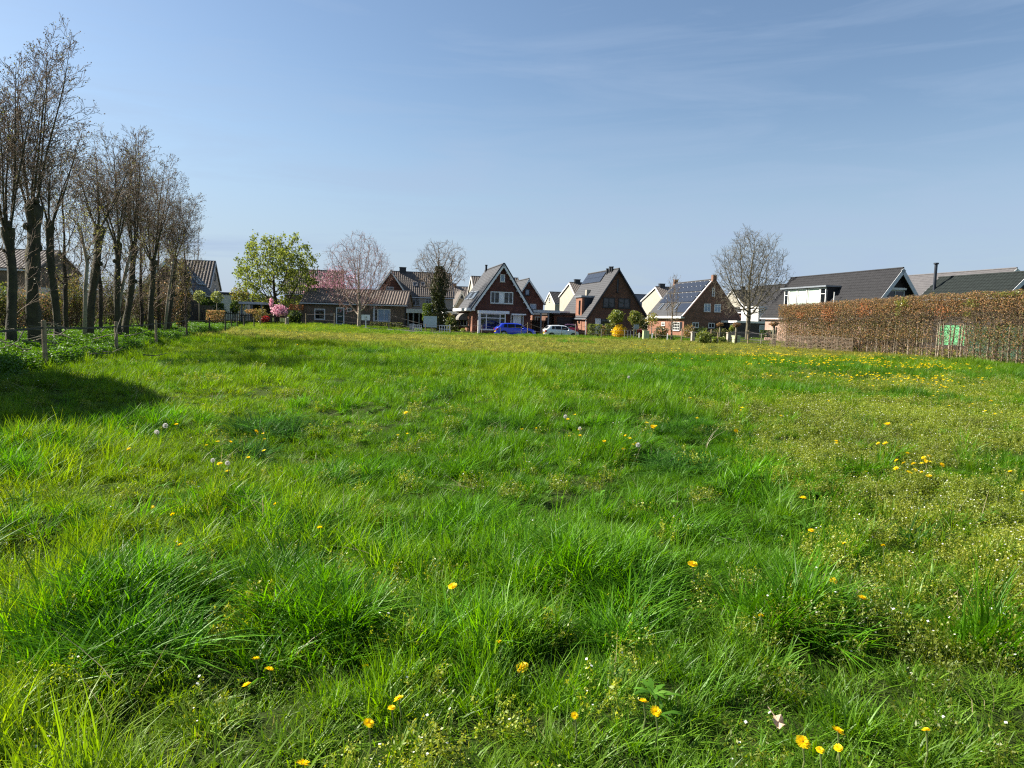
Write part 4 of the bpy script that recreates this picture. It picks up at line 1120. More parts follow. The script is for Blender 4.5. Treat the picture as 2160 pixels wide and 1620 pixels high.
# pale second stem beside the leaning pollard
def thin_stem(px0, D, pts, dia, label, seed):
    random.seed(seed)
    P = [at(x, y, D) for x, y in pts]; P[0].z = -.1
    root = tag(empty('slim_stem', (P[0].x, P[0].y, 0)), label, 'tree')
    mb = MB(); mb.tube([tuple(p - root.location) for p in P], [dia / 2, dia / 2 * .9, dia / 2 * .8, dia / 2 * .6, dia / 2 * .35][:len(P)], 8); mb.build('trunk', MT['bark_pale'], root, smooth=True)
    cfg = dict(ns=[5, 3], nc=[6], t0=[.2], wob=[.1, .14], up=[.06, .05], ang=[.6], lr=[.4], fall=[.3], rr=[.5], rmin=.007, tp=.3)
    segs, tips = [], []
    for k in range(26):
        t = random.uniform(.4, 1); i = min(int(t * (len(P) - 1)), len(P) - 2); q = P[i].lerp(P[i + 1], t * (len(P) - 1) - i) - root.location
        a = random.random() * 6.28
        grow(segs, list(q), [math.cos(a), math.sin(a), 1.2], random.uniform(.8, 2.2), .014, 0, cfg, tips)
    S = np.array(segs)[:, 1:]; V, Fq = segtubes(S, 3); tp = np.array(tips)
    V2, F2 = leafquads(tp[rng.integers(0, len(tp), 500)] + rng.normal(size=(500, 3)) * .08, .07, .7)
    V, Fq, mi = cat((V, Fq, 0), (V2, F2, 1)); link('crown', fastmesh('crown', V, Fq, [MT['twig'], MT['leaf_bud']], mi), root)
thin_stem(180, 29, [(178, 716), (180, 610), (184, 556), (176, 515), (170, 480)], .17, 'pale slim stem beside the leaning pollard', 5)
thin_stem(352, 40, [(346, 712), (353, 640), (362, 575), (366, 545)], .16, 'pale slim trunk at the right end of the pollard row', 6)
thin_stem(242, 34, [(240, 715), (255, 620), (268, 560), (277, 530)], .18, 'crooked pale stem below the dark knobbly head', 9)

def bush(name, px, D, pw, pyt, pyb, mat, label, cat_='bush', n=900, ls=.12, shape='ball', stem=None, z0=None, trunk_r=.06, depth=None, group=None, twigs=0, stem_mat='twig', hollow=.35, seed=0, mats=None, below=None):
    """leafy bush or clipped crown measured on the photograph: column, distance, width and rows"""
    c = at(px, (pyt + pyb) / 2, D); w = pw * D / F; zt = Z(px, pyt, D); zb = Z(px, pyb, D)
    gz0 = gzs(c.x, c.y) if z0 is None else z0
    root = tag(empty(name, (c.x, c.y, gz0)), label, cat_, group)
    h = zt - zb; dp = depth or w
    lr = np.random.default_rng(int(abs(px) * 7 + seed))
    if shape == 'ball':
        d = lr.normal(size=(n, 3)); d /= np.linalg.norm(d, axis=1, keepdims=True)
        rad = lr.uniform(hollow, 1, (n, 1)) ** .5
        lump = 1 + .16 * np.sin(d[:, :1] * 5 + px) * np.cos(d[:, 2:3] * 4 + 1) + .12 * np.sin(d[:, 1:2] * 7 + d[:, 2:3] * 6 + px)
        P = d * rad * lump * np.array([[w / 2, dp / 2, h / 2]])
    else:
        P = lr.uniform(-1, 1, (n, 3)); k = lr.integers(0, 3, n); s = np.sign(lr.uniform(-1, 1, n))
        m_ = lr.random(n) < .75
        P[np.arange(n)[m_], k[m_]] = (s * lr.uniform(.85, 1.03, n))[m_]
        P *= np.array([[w / 2, dp / 2, h / 2]])
    P[:, 2] += (zt + zb) / 2 - gz0
    mats_ = [MT[k] for k in (mats or [mat])]
    V, Fq = leafquads(P, ls, .65)
    mi = np.random.default_rng(3).integers(0, len(mats_), len(Fq)) if len(mats_) > 1 else None
    link('foliage', fastmesh('foliage', V, Fq, mats_, mi), root)
    zs = zb - gz0 + h * .35
    mb = MB()
    if stem is not None:
        mb.tube([(0, 0, -.3), (.02, 0, zs * .5), (0, .01, zs)], [trunk_r * 1.2, trunk_r, trunk_r * .7], 7); mb.build('stem', MT[stem], root, smooth=True)
    else:
        for k in range(5):
            a = k * 1.26; mb.tube([(.03 * math.cos(a), .03 * math.sin(a), -.2), (w * .25 * math.cos(a), dp * .25 * math.sin(a), (zt - gz0) * .6)], [.025, .012], 5)
        mb.build('stem', MT[stem_mat], root)
    return root

def colonize(trunk_h, zc, rz, rx, ry, natt, step, dk, seed, up=.12, shell=.5, low=0.0, lean=0.0):
    """skeleton of a crown grown towards points scattered through its volume; returns nodes and parents"""
    lr = np.random.default_rng(seed)
    d = lr.normal(size=(natt, 3)); d /= np.linalg.norm(d, axis=1, keepdims=True)
    A = d * (lr.random((natt, 1)) ** shell)
    A = A[A[:, 2] > -1 + low]
    lump = 1 + .13 * np.sin(A[:, :1] * 5 + seed) * np.cos(A[:, 1:2] * 4 + seed * 2) + .08 * np.sin(A[:, 2:3] * 7 + A[:, :1] * 6 + seed)
    A = A * lump * np.array([[rx, ry, rz]]) + np.array([[lean, 0, zc]])
    P = [np.array([0, 0, -.3])]; par = [-1]; z = -.3
    while z < trunk_h:
        z += step; P.append(P[-1] + np.array([lr.normal(0, .02), lr.normal(0, .02), step])); par.append(len(P) - 2)
    P = np.array(P); par = list(par)
    D = np.linalg.norm(A[:, None] - P[None], axis=2); near = D.argmin(1); nd = D.min(1)
    alive = nd > dk
    for it in range(140):
        ids = np.where(alive)[0]
        if len(ids) == 0: break
        v = A[ids] - P[near[ids]]; v /= np.linalg.norm(v, axis=1, keepdims=True)
        acc = np.zeros((len(P), 3)); np.add.at(acc, near[ids], v)
        src = np.unique(near[ids])
        dd = acc[src]; nn = np.linalg.norm(dd, axis=1, keepdims=True); ok = nn[:, 0] > .15
        src = src[ok]; dd = dd[ok] / nn[ok]
        if len(src) == 0: break
        dd = dd + lr.normal(0, .07, dd.shape) + np.array([[0, 0, up]]); dd /= np.linalg.norm(dd, axis=1, keepdims=True)
        Q = P[src] + dd * step
        b0 = len(P); P = np.concatenate([P, Q]); par += list(src)
        Dn = np.linalg.norm(A[:, None] - Q[None], axis=2); k = Dn.argmin(1); dn = Dn[np.arange(len(A)), k]
        better = dn < nd - 1e-6
        use = np.zeros(len(Q), bool); use[np.unique(k[better & alive])] = True
        if not use.any(): break
        stuck = np.isin(near, src[~use]) & alive & ~better      # points no branch can get nearer to
        alive &= ~stuck
        P = P[:b0]; par = par[:b0]
        new_id = np.cumsum(use) - 1
        P = np.concatenate([P, Q[use]]); par += list(src[use])
        better &= use[k]; k = new_id[k]
        near[better] = b0 + k[better]; nd = np.minimum(nd, dn)
        alive &= nd > dk
        if len(P) > 9000: break
    return P, np.array(par)
def bare_tree(name, px, D, base_py, top_py, wpx, label, trunk_r, crown_low, fork, mt_trunk, mt_twig, seed, z0=0.0, natt=1500, step=.34, dk=.5, leaves=None, rmin=.013, twl=.55, ntw=2, up=.12, offx=0.0, ry=None, shell=.5, flat=.0, pexp=2.15, thick=.05):
    global rng; rng = np.random.default_rng(seed)
    c = at(px, base_py, D); H = Z(px, top_py, D) - z0; Rr = wpx * D / F / 2
    root = tag(empty(name, (c.x, c.y, z0)), label, 'tree')
    zl = H * crown_low; zc = (H + zl) / 2 - twl * .3; rz = (H - zl) / 2 - twl * .3
    P, par = colonize(H * fork, zc, rz, Rr - twl * .3, ry or (Rr - twl * .3), natt, step, dk, seed, up, shell, flat, offx)
    n = len(P); r = np.full(n, rmin * .9); acc = np.zeros(n)
    nch = np.zeros(n, int)
    for i in range(n - 1, 0, -1):
        if acc[i] > 0: r[i] = acc[i] ** (1 / pexp)
        acc[par[i]] += r[i] ** pexp; nch[par[i]] += 1
    r[0] = acc[0] ** (1 / pexp)
    k = trunk_r / r[1]
    r = np.maximum(r * (1 + (k - 1) * np.clip(r / r[1], 0, 1) ** .5), rmin * .8)
    r[0] = r[1] * 1.35; r[1] *= 1.12
    i = np.arange(1, n); p_ = par[i]
    S = np.concatenate([P[p_], P[i], np.minimum(r[p_], r[i] * 1.3)[:, None], r[i][:, None]], 1)
    big = S[:, 7] > thick
    V, Fq = segtubes(S[big], 8); link('trunk', fastmesh('trunk', V, Fq, MT[mt_trunk], smooth=True), root)
    # fine twigs
    tn = np.where(r < .03)[0]; tn = tn[tn > 2]; tw = []; tips = []
    for i_ in tn:
        d = unit(P[i_] - P[par[i_]])
        for q in range(ntw if nch[i_] else ntw + 1):
            e = unit(d + rng.normal(size=3) * .75 + np.array([0, 0, .12])); l = twl * rng.uniform(.4, 1.1); m_ = P[i_] + e * l * .55 + rng.normal(size=3) * .03; t_ = P[i_] + unit(e + np.array([0, 0, .15])) * l
            tw.append((*P[i_], *m_, rmin * .75, rmin * .6)); tw.append((*m_, *t_, rmin * .6, rmin * .4)); tips.append(t_); tips.append(m_)
            u_ = unit(e + rng.normal(size=3) * .8); tw.append((*m_, *(m_ + u_ * l * .5), rmin * .5, rmin * .35)); tips.append(m_ + u_ * l * .5)
    V, Fq = segtubes(np.concatenate([S[~big], np.array(tw)]), 3)
    parts = [(V, Fq, 0)]; mats = [MT[mt_twig]]; tp = np.array(tips)
    for (n_, ls, mk, jit) in leaves or []:
        Q = tp[rng.integers(0, len(tp), n_)] + rng.normal(size=(n_, 3)) * jit
        V, Fq = leafquads(Q, ls, .7); mats.append(MT[mk]); parts.append((V, Fq, len(mats) - 1))
    V, Fq, mi = cat(*parts); link('crown', fastmesh('crown', V, Fq, mats, mi), root)
    return root
bare_tree('bare_tree', 1577, 85, 700, 473, 160, 'big bare round crowned tree behind the mop headed trees', .27, .13, .22, 'bark_grey', 'bark_grey', 4, natt=4200, step=.36, dk=.45, rmin=.017, twl=.75, flat=.25, up=.1, ry=4.0)
bare_tree('bare_tree', 757, 78, 690, 483, 150, 'bare reddish twigged tree with pale trunk in front of the bungalow', .2, .12, .13, 'bark_pale', 'twig_red', 15, z0=.3, natt=2600, step=.34, dk=.45, rmin=.012, twl=.75, up=.2, leaves=[(300, .07, 'leaf_rust', .1), (900, .075, 'leaf_pink', .1)], flat=.15, ry=3.4)
ivyt = bare_tree('ivy_tree', 925, 83, 700, 496, 122, 'bare topped tree with trunk wrapped in thick dark ivy', .3, .38, .45, 'bark_grey', 'twig_pale', 24, natt=1600, step=.34, dk=.46, rmin=.013, twl=.75, up=.14, ry=3.0)
n = 5200; th_ = rng.uniform(0, 6.28, n); zz = rng.uniform(0, 1, n) ** .9
rr = (1.25 - .55 * zz + .25 * np.sin(zz * 11) + .2 * np.sin(th_ * 3 + zz * 9)) * rng.uniform(.55, 1.05, n)
V, Fq = leafquads(np.stack([rr * np.cos(th_) * .9, rr * np.sin(th_) * .9, zz * 7.4 + .1], 1), .2, .8)
n = 700; P_ = np.stack([rng.uniform(-1.9, -.9, n), rng.uniform(-.5, .5, n), rng.uniform(1.2, 3.2, n)], 1); V2, F2 = leafquads(P_, .2, .8)
V, Fq, mi = cat((V, Fq, 0), (V2, F2, 1))
link('ivy', fastmesh('ivy', V, Fq, [MT['leaf_ivy'], MT['leaf_mid']], mi), ivyt)
bare_tree('green_tree', 583, 90, 690, 487, 182, 'large spreading tree in fresh yellow green leaf left of the bungalow', .3, .12, .15, 'bark', 'bark_grey', 37, z0=.35, natt=1000, step=.42, dk=.65, rmin=.016, twl=.6, up=.1, ntw=1,
          leaves=[(8800, .27, 'leaf_chestnut', .18), (1500, .24, 'leaf_mid', .2)], flat=.1, ry=4.6)
bare_tree('pink_tree', 708, 97, 680, 560, 130, 'pink blossoming tree behind the bare pale trunked tree', .18, .3, .25, 'bark', 'twig', 46, z0=.3, natt=800, step=.36, dk=.5, rmin=.013, twl=.6, ntw=2, leaves=[(3000, .17, 'leaf_pink', .25)], ry=3.4)
bare_tree('column_tree', 1416, 70, 712, 570, 34, 'narrow upright bare tree in front of the solar roof', .08, .1, .12, 'twig_pale', 'twig_pale', 58, natt=700, step=.25, dk=.26, rmin=.010, twl=.4, up=.6, ry=.75, leaves=[(500, .07, 'leaf_bronze', .06)])

# --- garden plants along the houses
bush('topiary_tree', 1300, 71, 33, 653, 684, 'leaf_mid', 'clipped lime green ball tree between the hedge blocks', 'tree', 1500, .16, stem='post', trunk_r=.05, mats=['leaf_lime', 'leaf_mid'])
bush('topiary_tree', 1339, 71.5, 25, 655, 684, 'leaf_mid', 'smaller clipped ball tree above the yellow bush', 'tree', 1100, .16, stem='post', trunk_r=.05, mats=['leaf_lime', 'leaf_mid', 'leaf_olive'])
bush('garden_shrub', 1352, 75, 34, 668, 710, 'leaf_dark', 'dark shrub mass below the right brick gable end', n=1400, ls=.2, mats=['leaf_dark', 'leaf_olive'])
bush('box_hedge', 1254.5, 73, 28, 684, 714, 'leaf_mid', 'clipped green hedge block beside the brick tower', 'hedge', 2200, .12, shape='box', depth=1.6, mats=['leaf_mid', 'leaf_lime', 'leaf_dark'])
bush('box_hedge', 1272, 74, 10, 688, 714, 'leaf_olive', 'low brownish hedge gap between two clipped blocks', 'hedge', 500, .12, shape='box', depth=1.2, mats=['leaf_olive', 'leaf_copper'])
bush('box_hedge', 1285, 73, 16, 683, 714, 'leaf_mid', 'clipped green hedge block touching the yellow bush', 'hedge', 1300, .12, shape='box', depth=1.4, mats=['leaf_mid', 'leaf_olive'])
bush('forsythia_bush', 1306, 71, 30, 684, 714, 'leaf_yellow', 'bright yellow flowering bush', n=2200, ls=.13, hollow=.2)
bush('pleached_tree', 1375, 70, 30, 657, 690, 'leaf_lime', 'thin pale green young tree left of the narrow bare tree', 'tree', 420, .16, stem='post_grey', trunk_r=.04, hollow=.05, mats=['leaf_lime', 'leaf_bronze'])
bush('red_shrub', 1350, 70, 13, 693, 703, 'leaf_red', 'small red leaved shrub behind the green cabinet', n=400, ls=.12)
bush('garden_shrub', 1395, 72, 30, 688, 716, 'leaf_olive', 'dark mixed shrub behind the white bollards', n=900, ls=.15, mats=['leaf_olive', 'leaf_dark', 'leaf_bronze'])
bush('garden_shrub', 1453, 74, 26, 684, 716, 'leaf_bronze', 'bronze twiggy shrub beside the stone pillar', n=600, ls=.15, mats=['leaf_bronze', 'leaf_olive', 'leaf_copper'], hollow=.1)
bush('garden_shrub', 1480, 80, 34, 690, 715, 'leaf_dark', 'dark evergreen shrub under the solar house windows', n=1000, ls=.16, mats=['leaf_dark', 'leaf_mid'])
bush('garden_shrub', 1520, 80, 40, 692, 715, 'leaf_dark', 'low dark evergreen shrub between the mop headed trees', n=1000, ls=.16, mats=['leaf_dark', 'leaf_olive'])
bush('garden_shrub', 1545, 72, 14, 685, 700, 'leaf_lime', 'fresh green upright shrub left of the big trunk', n=500, ls=.14)
bush('laurel_hedge', 1620, 70, 28, 697, 711, 'leaf_dark', 'low clipped laurel hedge beside the brick side wall', 'hedge', 900, .16, shape='box', depth=1.2, mats=['leaf_dark', 'leaf_mid'])
for k, (px, D, w, t, b, tw) in enumerate(((1519, 62, 15, 680, 689, 5), (1553.5, 57, 15, 680, 690, 6), (1633, 54, 18, 678, 688, 7))):
    bush('mop_tree', px, D, w, t, b, 'leaf_copper', ('bare mop headed tree nearest the solar house', 'middle bare mop headed tree above the bin', 'bare mop headed tree at the end of the beech hedge')[k], 'tree', 700, .09, stem='bark_grey', trunk_r=.11 if k else .09,
         mats=['leaf_copper', 'leaf_brown'], group='clipped mop headed trees')
bush('green_bush', 1484, 55.5, 32, 698, 728, 'leaf_lime', 'bright green bush behind the wire fence', n=1300, ls=.13, mats=['leaf_lime', 'leaf_mid'], hollow=.2)
bush('green_bush', 1518, 56, 36, 710, 729, 'leaf_lime', 'lower bright green bush right of the larger one', n=1000, ls=.13, mats=['leaf_lime', 'leaf_mid'], hollow=.2)
bush('green_bush', 1610, 52, 26, 724, 735, 'leaf_lime', 'small green clump at the foot of the railing', n=500, ls=.12, mats=['leaf_lime', 'leaf_mid'], hollow=.2)
bush('conifer_shrub', 952, 81, 26, 668, 706, 'leaf_dark', 'dark evergreen shrub between the ivy tree and awnings', n=1500, ls=.18, mats=['leaf_dark', 'leaf_olive', 'leaf_mid'])
bush('garden_shrub', 948, 84, 20, 658, 684, 'leaf_bronze', 'bronze green twiggy shrub behind the evergreen beside awnings', n=500, ls=.16, mats=['leaf_bronze', 'leaf_olive'], hollow=.05)
bush('garden_shrub', 977, 78.5, 12, 692, 704, 'leaf_lime', 'small lime green shrub under the right awning', n=350, ls=.12)
bush('low_hedge', 815, 83, 66, 680, 698, 'leaf_dark', 'low dark clipped hedge under the wide bungalow window', 'hedge', 2200, .14, shape='box', depth=1.0, z0=.2, mats=['leaf_dark', 'leaf_olive'])
bush('magnolia', 589, 82, 34, 641, 668, 'leaf_magnolia', 'pink flowering magnolia in front of the green tree', 'tree', 700, .22, z0=.36, mats=['leaf_magnolia', 'leaf_pink'], hollow=.1, stem='bark', trunk_r=.05)
bush('blossom_sprig', 572, 83, 9, 628, 650, 'leaf_magnolia', 'upright pale pink blossom branch beside the magnolia', 'tree', 200, .2, z0=.36, stem='bark', trunk_r=.04, hollow=.05)
bush('red_shrub', 560, 79, 17, 666, 680, 'leaf_red', 'small red shrub left of the magnolia', n=450, ls=.13, z0=.36, stem='bark', trunk_r=.03)
bush('laurel_bush', 622, 84, 30, 655, 684, 'leaf_dark', 'dark laurel bush against the bungalow corner', n=1300, ls=.2, z0=.36, mats=['leaf_dark', 'leaf_mid'])
bush('brown_hedge', 625, 88, 26, 643, 654, 'leaf_copper', 'orange brown hedge top behind the laurel bush', 'hedge', 600, .16, shape='box', depth=1.0, z0=.36, mats=['leaf_copper', 'leaf_rust'])
bush('clipped_hedge', 455, 68, 27, 655, 677, 'leaf_copper', 'square clipped brown hedge block in the garden on the left', 'hedge', 2200, .12, shape='box', depth=1.5, z0=.3, mats=['leaf_copper', 'leaf_olive'])
bush('pleached_tree', 420, 70, 25, 612, 636, 'leaf_pale', 'pale flat topped young tree nearest the pollards', 'tree', 700, .17, z0=.3, stem='bark_grey', trunk_r=.06, group='pale young trees', mats=['leaf_pale', 'leaf_lime'])
bush('pleached_tree', 457, 72, 23, 614, 638, 'leaf_pale', 'pale flat topped young tree above the clipped brown hedge', 'tree', 700, .17, z0=.3, stem='bark_grey', trunk_r=.06, group='pale young trees', mats=['leaf_pale', 'leaf_lime'])
bush('golden_tree', 505, 86, 36, 600, 655, 'leaf_bronze', 'bronze and yellow green young tree left of the white carport', 'tree', 1300, .2, z0=.3, stem='bark_grey', trunk_r=.07, mats=['leaf_bronze', 'leaf_lime', 'leaf_mid'], hollow=.1)
bush('garden_shrub', 462, 76, 26, 636, 668, 'leaf_mid', 'green climbing shrub behind the clipped brown hedge', n=900, ls=.18, z0=.3, mats=['leaf_mid', 'leaf_dark'])
bush('garden_shrub', 495, 78, 20, 632, 662, 'leaf_dark', 'dark green shrub below the bronze young tree', n=700, ls=.18, z0=.3, mats=['leaf_mid', 'leaf_dark'])
bush('garden_shrub', 436, 74, 40, 628, 645, 'leaf_dark', 'dark shrub under the skylight roof eave', n=900, ls=.18, z0=.3, mats=['leaf_dark', 'leaf_mid'])
bush('garden_shrub', 550, 80, 34, 648, 682, 'leaf_olive', 'olive brown shrub behind the red one', n=800, ls=.17, z0=.36, mats=['leaf_olive', 'leaf_bronze'], hollow=.1)
bush('garden_shrub', 530, 79, 26, 652, 662, 'leaf_bronze', 'flat brown clipped shrub on a stem by the dark fence', n=500, ls=.14, z0=.36, mats=['leaf_copper', 'leaf_olive'], stem='bark', trunk_r=.04)
bush('conifer_tree', 384, 50, 34, 552, 700, 'leaf_olive', 'tall olive green conifer at the right end of the pollards', 'tree', 3200, .16, z0=.2, stem='bark', trunk_r=.1, mats=['leaf_olive', 'leaf_bronze', 'leaf_dark'])
# brushy understory behind and between the pollard trunks
for k, (px, D, w, t, b, mm, lab) in enumerate(((-20, 30, 110, 590, 690, ['leaf_olive', 'leaf_mid'], 'brown green thicket at the left edge behind the slim pollard'),
        (62, 36, 120, 605, 690, ['leaf_olive', 'leaf_mid', 'leaf_copper'], 'brown thicket between the two left pollard trunks'),
        (150, 38, 100, 575, 690, ['leaf_mid', 'leaf_bronze', 'leaf_olive'], 'green brown thicket left of the leaning pollard'),
        (225, 42, 100, 572, 695, ['leaf_olive', 'leaf_mid', 'leaf_brown'], 'brown thicket behind the leaning pollard'),
        (300, 46, 100, 578, 695, ['leaf_olive', 'leaf_brown', 'leaf_mid'], 'dark brown thicket between the far pollards'),
        (345, 48, 80, 585, 695, ['leaf_olive', 'leaf_brown', 'leaf_copper'], 'dark thicket under the last pollard'))):
    b_ = bush('thicket', px, D, w, t, b, None, lab, 'shrub', 3600, .10, z0=.1, hollow=.02, mats=mm, depth=2.4, group='brushy thicket between the pollards', seed=k)
    random.seed(k); cfg = dict(ns=[7, 4, 3], nc=[9, 4], t0=[.15, .2], wob=[.1, .14, .16], up=[.05, .04, .02], ang=[.6, .6], lr=[.4, .45], fall=[.3, .3], rr=[.5, .5], rmin=.007, tp=.25)
    segs, tips = [], []
    ww = w * D / F / 2; hh_ = Z(px, t, D)
    for q in range(44):
        a = random.random() * 6.28; rr = ww * math.sqrt(random.random())
        grow(segs, (rr * math.cos(a), rr * .6 * math.sin(a), -.1), (random.uniform(-.4, .4), random.uniform(-.3, .3), 1), hh_ * random.uniform(.6, 1.05), .022, 0, cfg, tips)
    V, Fq = segtubes(np.array(segs)[:, 1:], 3)
    link('branch', fastmesh('branch', V, Fq, MT['twig_pale' if k % 2 else 'twig']), b_)['kind'] = 'stuff'
# slim bare trees standing between and behind the pollards
for px, D, t, w, lab, sd in ((-25, 27, 150, 150, 'slim bare tree at the very left edge behind the low forked pollard', 101), (142, 33, 285, 110, 'slim bare tree behind the gap right of the thickest trunk', 102), (212, 37, 275, 100, 'slim bare tree behind the blunt stub pollard', 103),
                             (300, 43, 300, 95, 'slim brown bare tree behind the two far pollards', 104), (338, 46, 340, 90, 'slim bare tree between the last two pollards', 105), (392, 49, 415, 88, 'low bare tree right of the last pollard', 106)):
    bare_tree('bare_tree', px, D, 700, t, w, lab, .1, .22, .16, 'bark', 'twig', sd, z0=.1, natt=1100, step=.28, dk=.34, rmin=.0075, twl=.55, up=.45, ry=w * D / F * .45, leaves=[(1500, .06, 'leaf_brown', .08), (800, .06, 'leaf_bud', .08)], thick=.03)
# dense evergreen just outside the frame whose shade lies on the grass
def evergreen(x, y, r, h, label, seed=2):
    root = tag(empty('evergreen_tree', (x, y, 0)), label, 'tree')
    lr = np.random.default_rng(seed); n = 14000
    d = lr.normal(size=(n, 3)); d /= np.linalg.norm(d, axis=1, keepdims=True)
    P = d * (lr.uniform(.3, 1, (n, 1)) ** .4) * np.array([[r, r, h * .5]]) * (1 + .1 * np.sin(d[:, :1] * 6)) + np.array([[0, 0, h * .5]])
    V, Fq = leafquads(P, .5, .8); link('crown', fastmesh('crown', V, Fq, MT['leaf_dark']), root)
    mb = MB(); mb.tube([(0, 0, -.3), (0, 0, h * .6)], [.25, .1], 8); mb.build('trunk', MT['bark'], root)
evergreen(-16.8, 12.0, 4.5, 7.6, 'dense evergreen tree beside the meadow that throws the broad dark shade', 2)

# ------------------------------------------------------------------ beech hedge on the right
def beech_hedge():
    lr = np.random.default_rng(91)
    A = at(1648, 735, 50.5); B = at(2160, 772, 33.5); d = Vector((B.x - A.x, B.y - A.y, 0)); d.normalize()
    A = Vector((A.x, A.y, 0)); L = 23.0
    nrm = Vector((-d.y, d.x, 0))      # to the houses (away from the meadow)
    if nrm.x < 0: nrm = -nrm
    root = tag(empty('beech_hedge', A, math.atan2(d.y, d.x)), 'tall clipped beech hedge with copper leaves on top and bare pale stems below', 'hedge')
    sg = 1 if (Matrix.Rotation(math.atan2(d.y, d.x), 3, 'Z') @ Vector((0, 1, 0))).dot(nrm) > 0 else -1
    hz = lambda t: 3.05 + .55 * np.clip(np.asarray(t) / 18, 0, 1.3)
    gy = lambda x, y: gz(A.x + d.x * x + nrm.x * y * sg * sg, A.y + d.y * x + nrm.y * y)
    # stems, each one a part
    t = .25; k = 0
    while t < L:
        x = t + lr.uniform(-.08, .08); y = sg * lr.uniform(-.12, .18); h = float(hz(t)) * lr.uniform(.62, .8); r = lr.uniform(.028, .052)
        z0 = float(gz(A.x + d.x * x, A.y + d.y * x))
        mb = MB(); ax, ay = lr.uniform(-.12, .12), lr.uniform(-.06, .06)
        mb.tube([(x, y, z0 - .2), (x + ax * .5, y + ay, z0 + h * .35), (x + ax + lr.uniform(-.06, .06), y, z0 + h * .7), (x + ax * 1.4, y, z0 + h)], [r * 1.2, r, r * .8, r * .4], 6, cap=False)
        mb.build('stem', MT['bark_pale' if k % 3 else 'twig_pale'], root, smooth=True)
        t += lr.uniform(.16, .34); k += 1
    plc = Plane(A, math.atan2(d.y, d.x), (0, 0, 0), (1, 0, 0), (0, -sg, 0)); g0 = plc.hit(1976, 705)[0]; g1 = plc.hit(2040, 705)[0]
    # twigs
    n = 24000
    x = lr.uniform(0, L, n); y = sg * lr.uniform(-.42, .42, n); H = hz(x); f = np.where(lr.random(n) < .55, lr.uniform(.58, .97, n), lr.uniform(.03, .7, n))
    kp = ~((x > g0) & (x < g1) & (f > .2) & (f < .66) & (lr.random(n) < .35)); x, y, H, f = x[kp], y[kp], H[kp], f[kp]; n = len(x)
    gr_ = gz(A.x + d.x * x, A.y + d.y * x)
    p0 = np.stack([x, y, gr_ + H * f], 1); dd = lr.normal(size=(n, 3)) * np.array([[1, .7, .6]]) + np.array([[0, 0, .75]]); dd /= np.linalg.norm(dd, axis=1, keepdims=True)
    ln = lr.uniform(.18, .55, n)[:, None]; p1 = p0 + dd * ln
    over = np.maximum(0, p1[:, 2] - (gr_ + H + .05)); p1[:, 2] -= over
    S = np.concatenate([p0, p1, np.full((n, 1), .0085), np.full((n, 1), .0045)], 1)
    V, Fq = segtubes(S, 3)
    tw = link('twigs', fastmesh('twigs', V, Fq, [MT['twig_pale'], MT['twig']], (lr.random(len(Fq) // 3) < .35).astype(int) if False else lr.integers(0, 2, len(Fq) // 3).repeat(3)), root); tw['kind'] = 'stuff'
    # leaves: dense copper top, sparse olive and brown below
    def leaves(n, f0, f1, mk, size, xr=(0, L), yr=.45, nm='foliage', face=.6):
        x = lr.uniform(*xr, n); y = lr.uniform(-yr, yr, n); m_ = lr.random(n) < face; y = np.where(m_, np.sign(y) * lr.uniform(.75, 1.05, n) * yr, y) * sg
        f = lr.uniform(f0, f1, n)
        wv = f * (.07 * np.sin(x * 1.7 + 1) * np.sin(x * .9) + .04 * np.sin(x * 5.1) + .03 * np.sin(x * 13))
        keep_ = ~((x > g0) & (x < g1) & (f > .22) & (f < .66) & (lr.random(n) < .78))      # the thin place in front of the green sheet
        x, y, f, wv = x[keep_], y[keep_], f[keep_], wv[keep_]
        P = np.stack([x, y, gz(A.x + d.x * x, A.y + d.y * x) + hz(x) * f + wv], 1)
        V, Fq = leafquads(P, size, .62)
        return V, Fq
    p = [(*leaves(14000, .72, 1.0, None, .07), 0), (*leaves(15000, .3, .9, None, .07), 0), (*leaves(9000, .84, 1.0, None, .065), 0), (*leaves(19000, .25, .85, None, .07), 1), (*leaves(7000, .84, 1.0, None, .07), 1), (*leaves(5000, .03, .45, None, .07), 0)]
    # twiggy green stretch at the near end
    p.append((*leaves(3000, .1, .55, None, .08, (15.0, L)), 2)); p.append((*leaves(1200, .85, 1.0, None, .07, (14.5, L)), 2))
    V, Fq, mi = cat(*p)
    o = link('foliage', fastmesh('foliage', V, Fq, [MT['leaf_copper'], MT['leaf_olive'], MT['leaf_mid']], mi), root); o['kind'] = 'stuff'
    # orange clusters and lime sprays that stand out
    def cluster(px, py, w, h, n, mk, nm, lab, ls=.08):
        pl = Plane(A, math.atan2(d.y, d.x), (0, -sg * .42, 0), (1, 0, 0), (0, -sg, 0))
        a, b = pl.hit(px, py)
        P = np.stack([lr.normal(a, w / 2, n), -sg * lr.uniform(.2, .55, n), lr.normal(b, h / 2, n)], 1)
        P[:, 2] = np.minimum(P[:, 2], hz(P[:, 0]) + .05)
        V, Fq = leafquads(P, ls, .7); tag(link(nm, fastmesh(nm, V, Fq, MT[mk]), root), lab, kind='stuff')
    cluster(1746, 660, .7, .6, 420, 'leaf_rust', 'leaf_cluster', 'orange leaf cluster')
    cluster(1822, 652, .6, .5, 300, 'leaf_rust', 'leaf_cluster', 'orange leaf cluster')
    cluster(1985, 655, .7, .35, 160, 'leaf_rust', 'leaf_cluster', 'orange leaf cluster')
    cluster(1688, 665, .5, .3, 120, 'leaf_rust', 'leaf_cluster', 'orange leaf cluster')
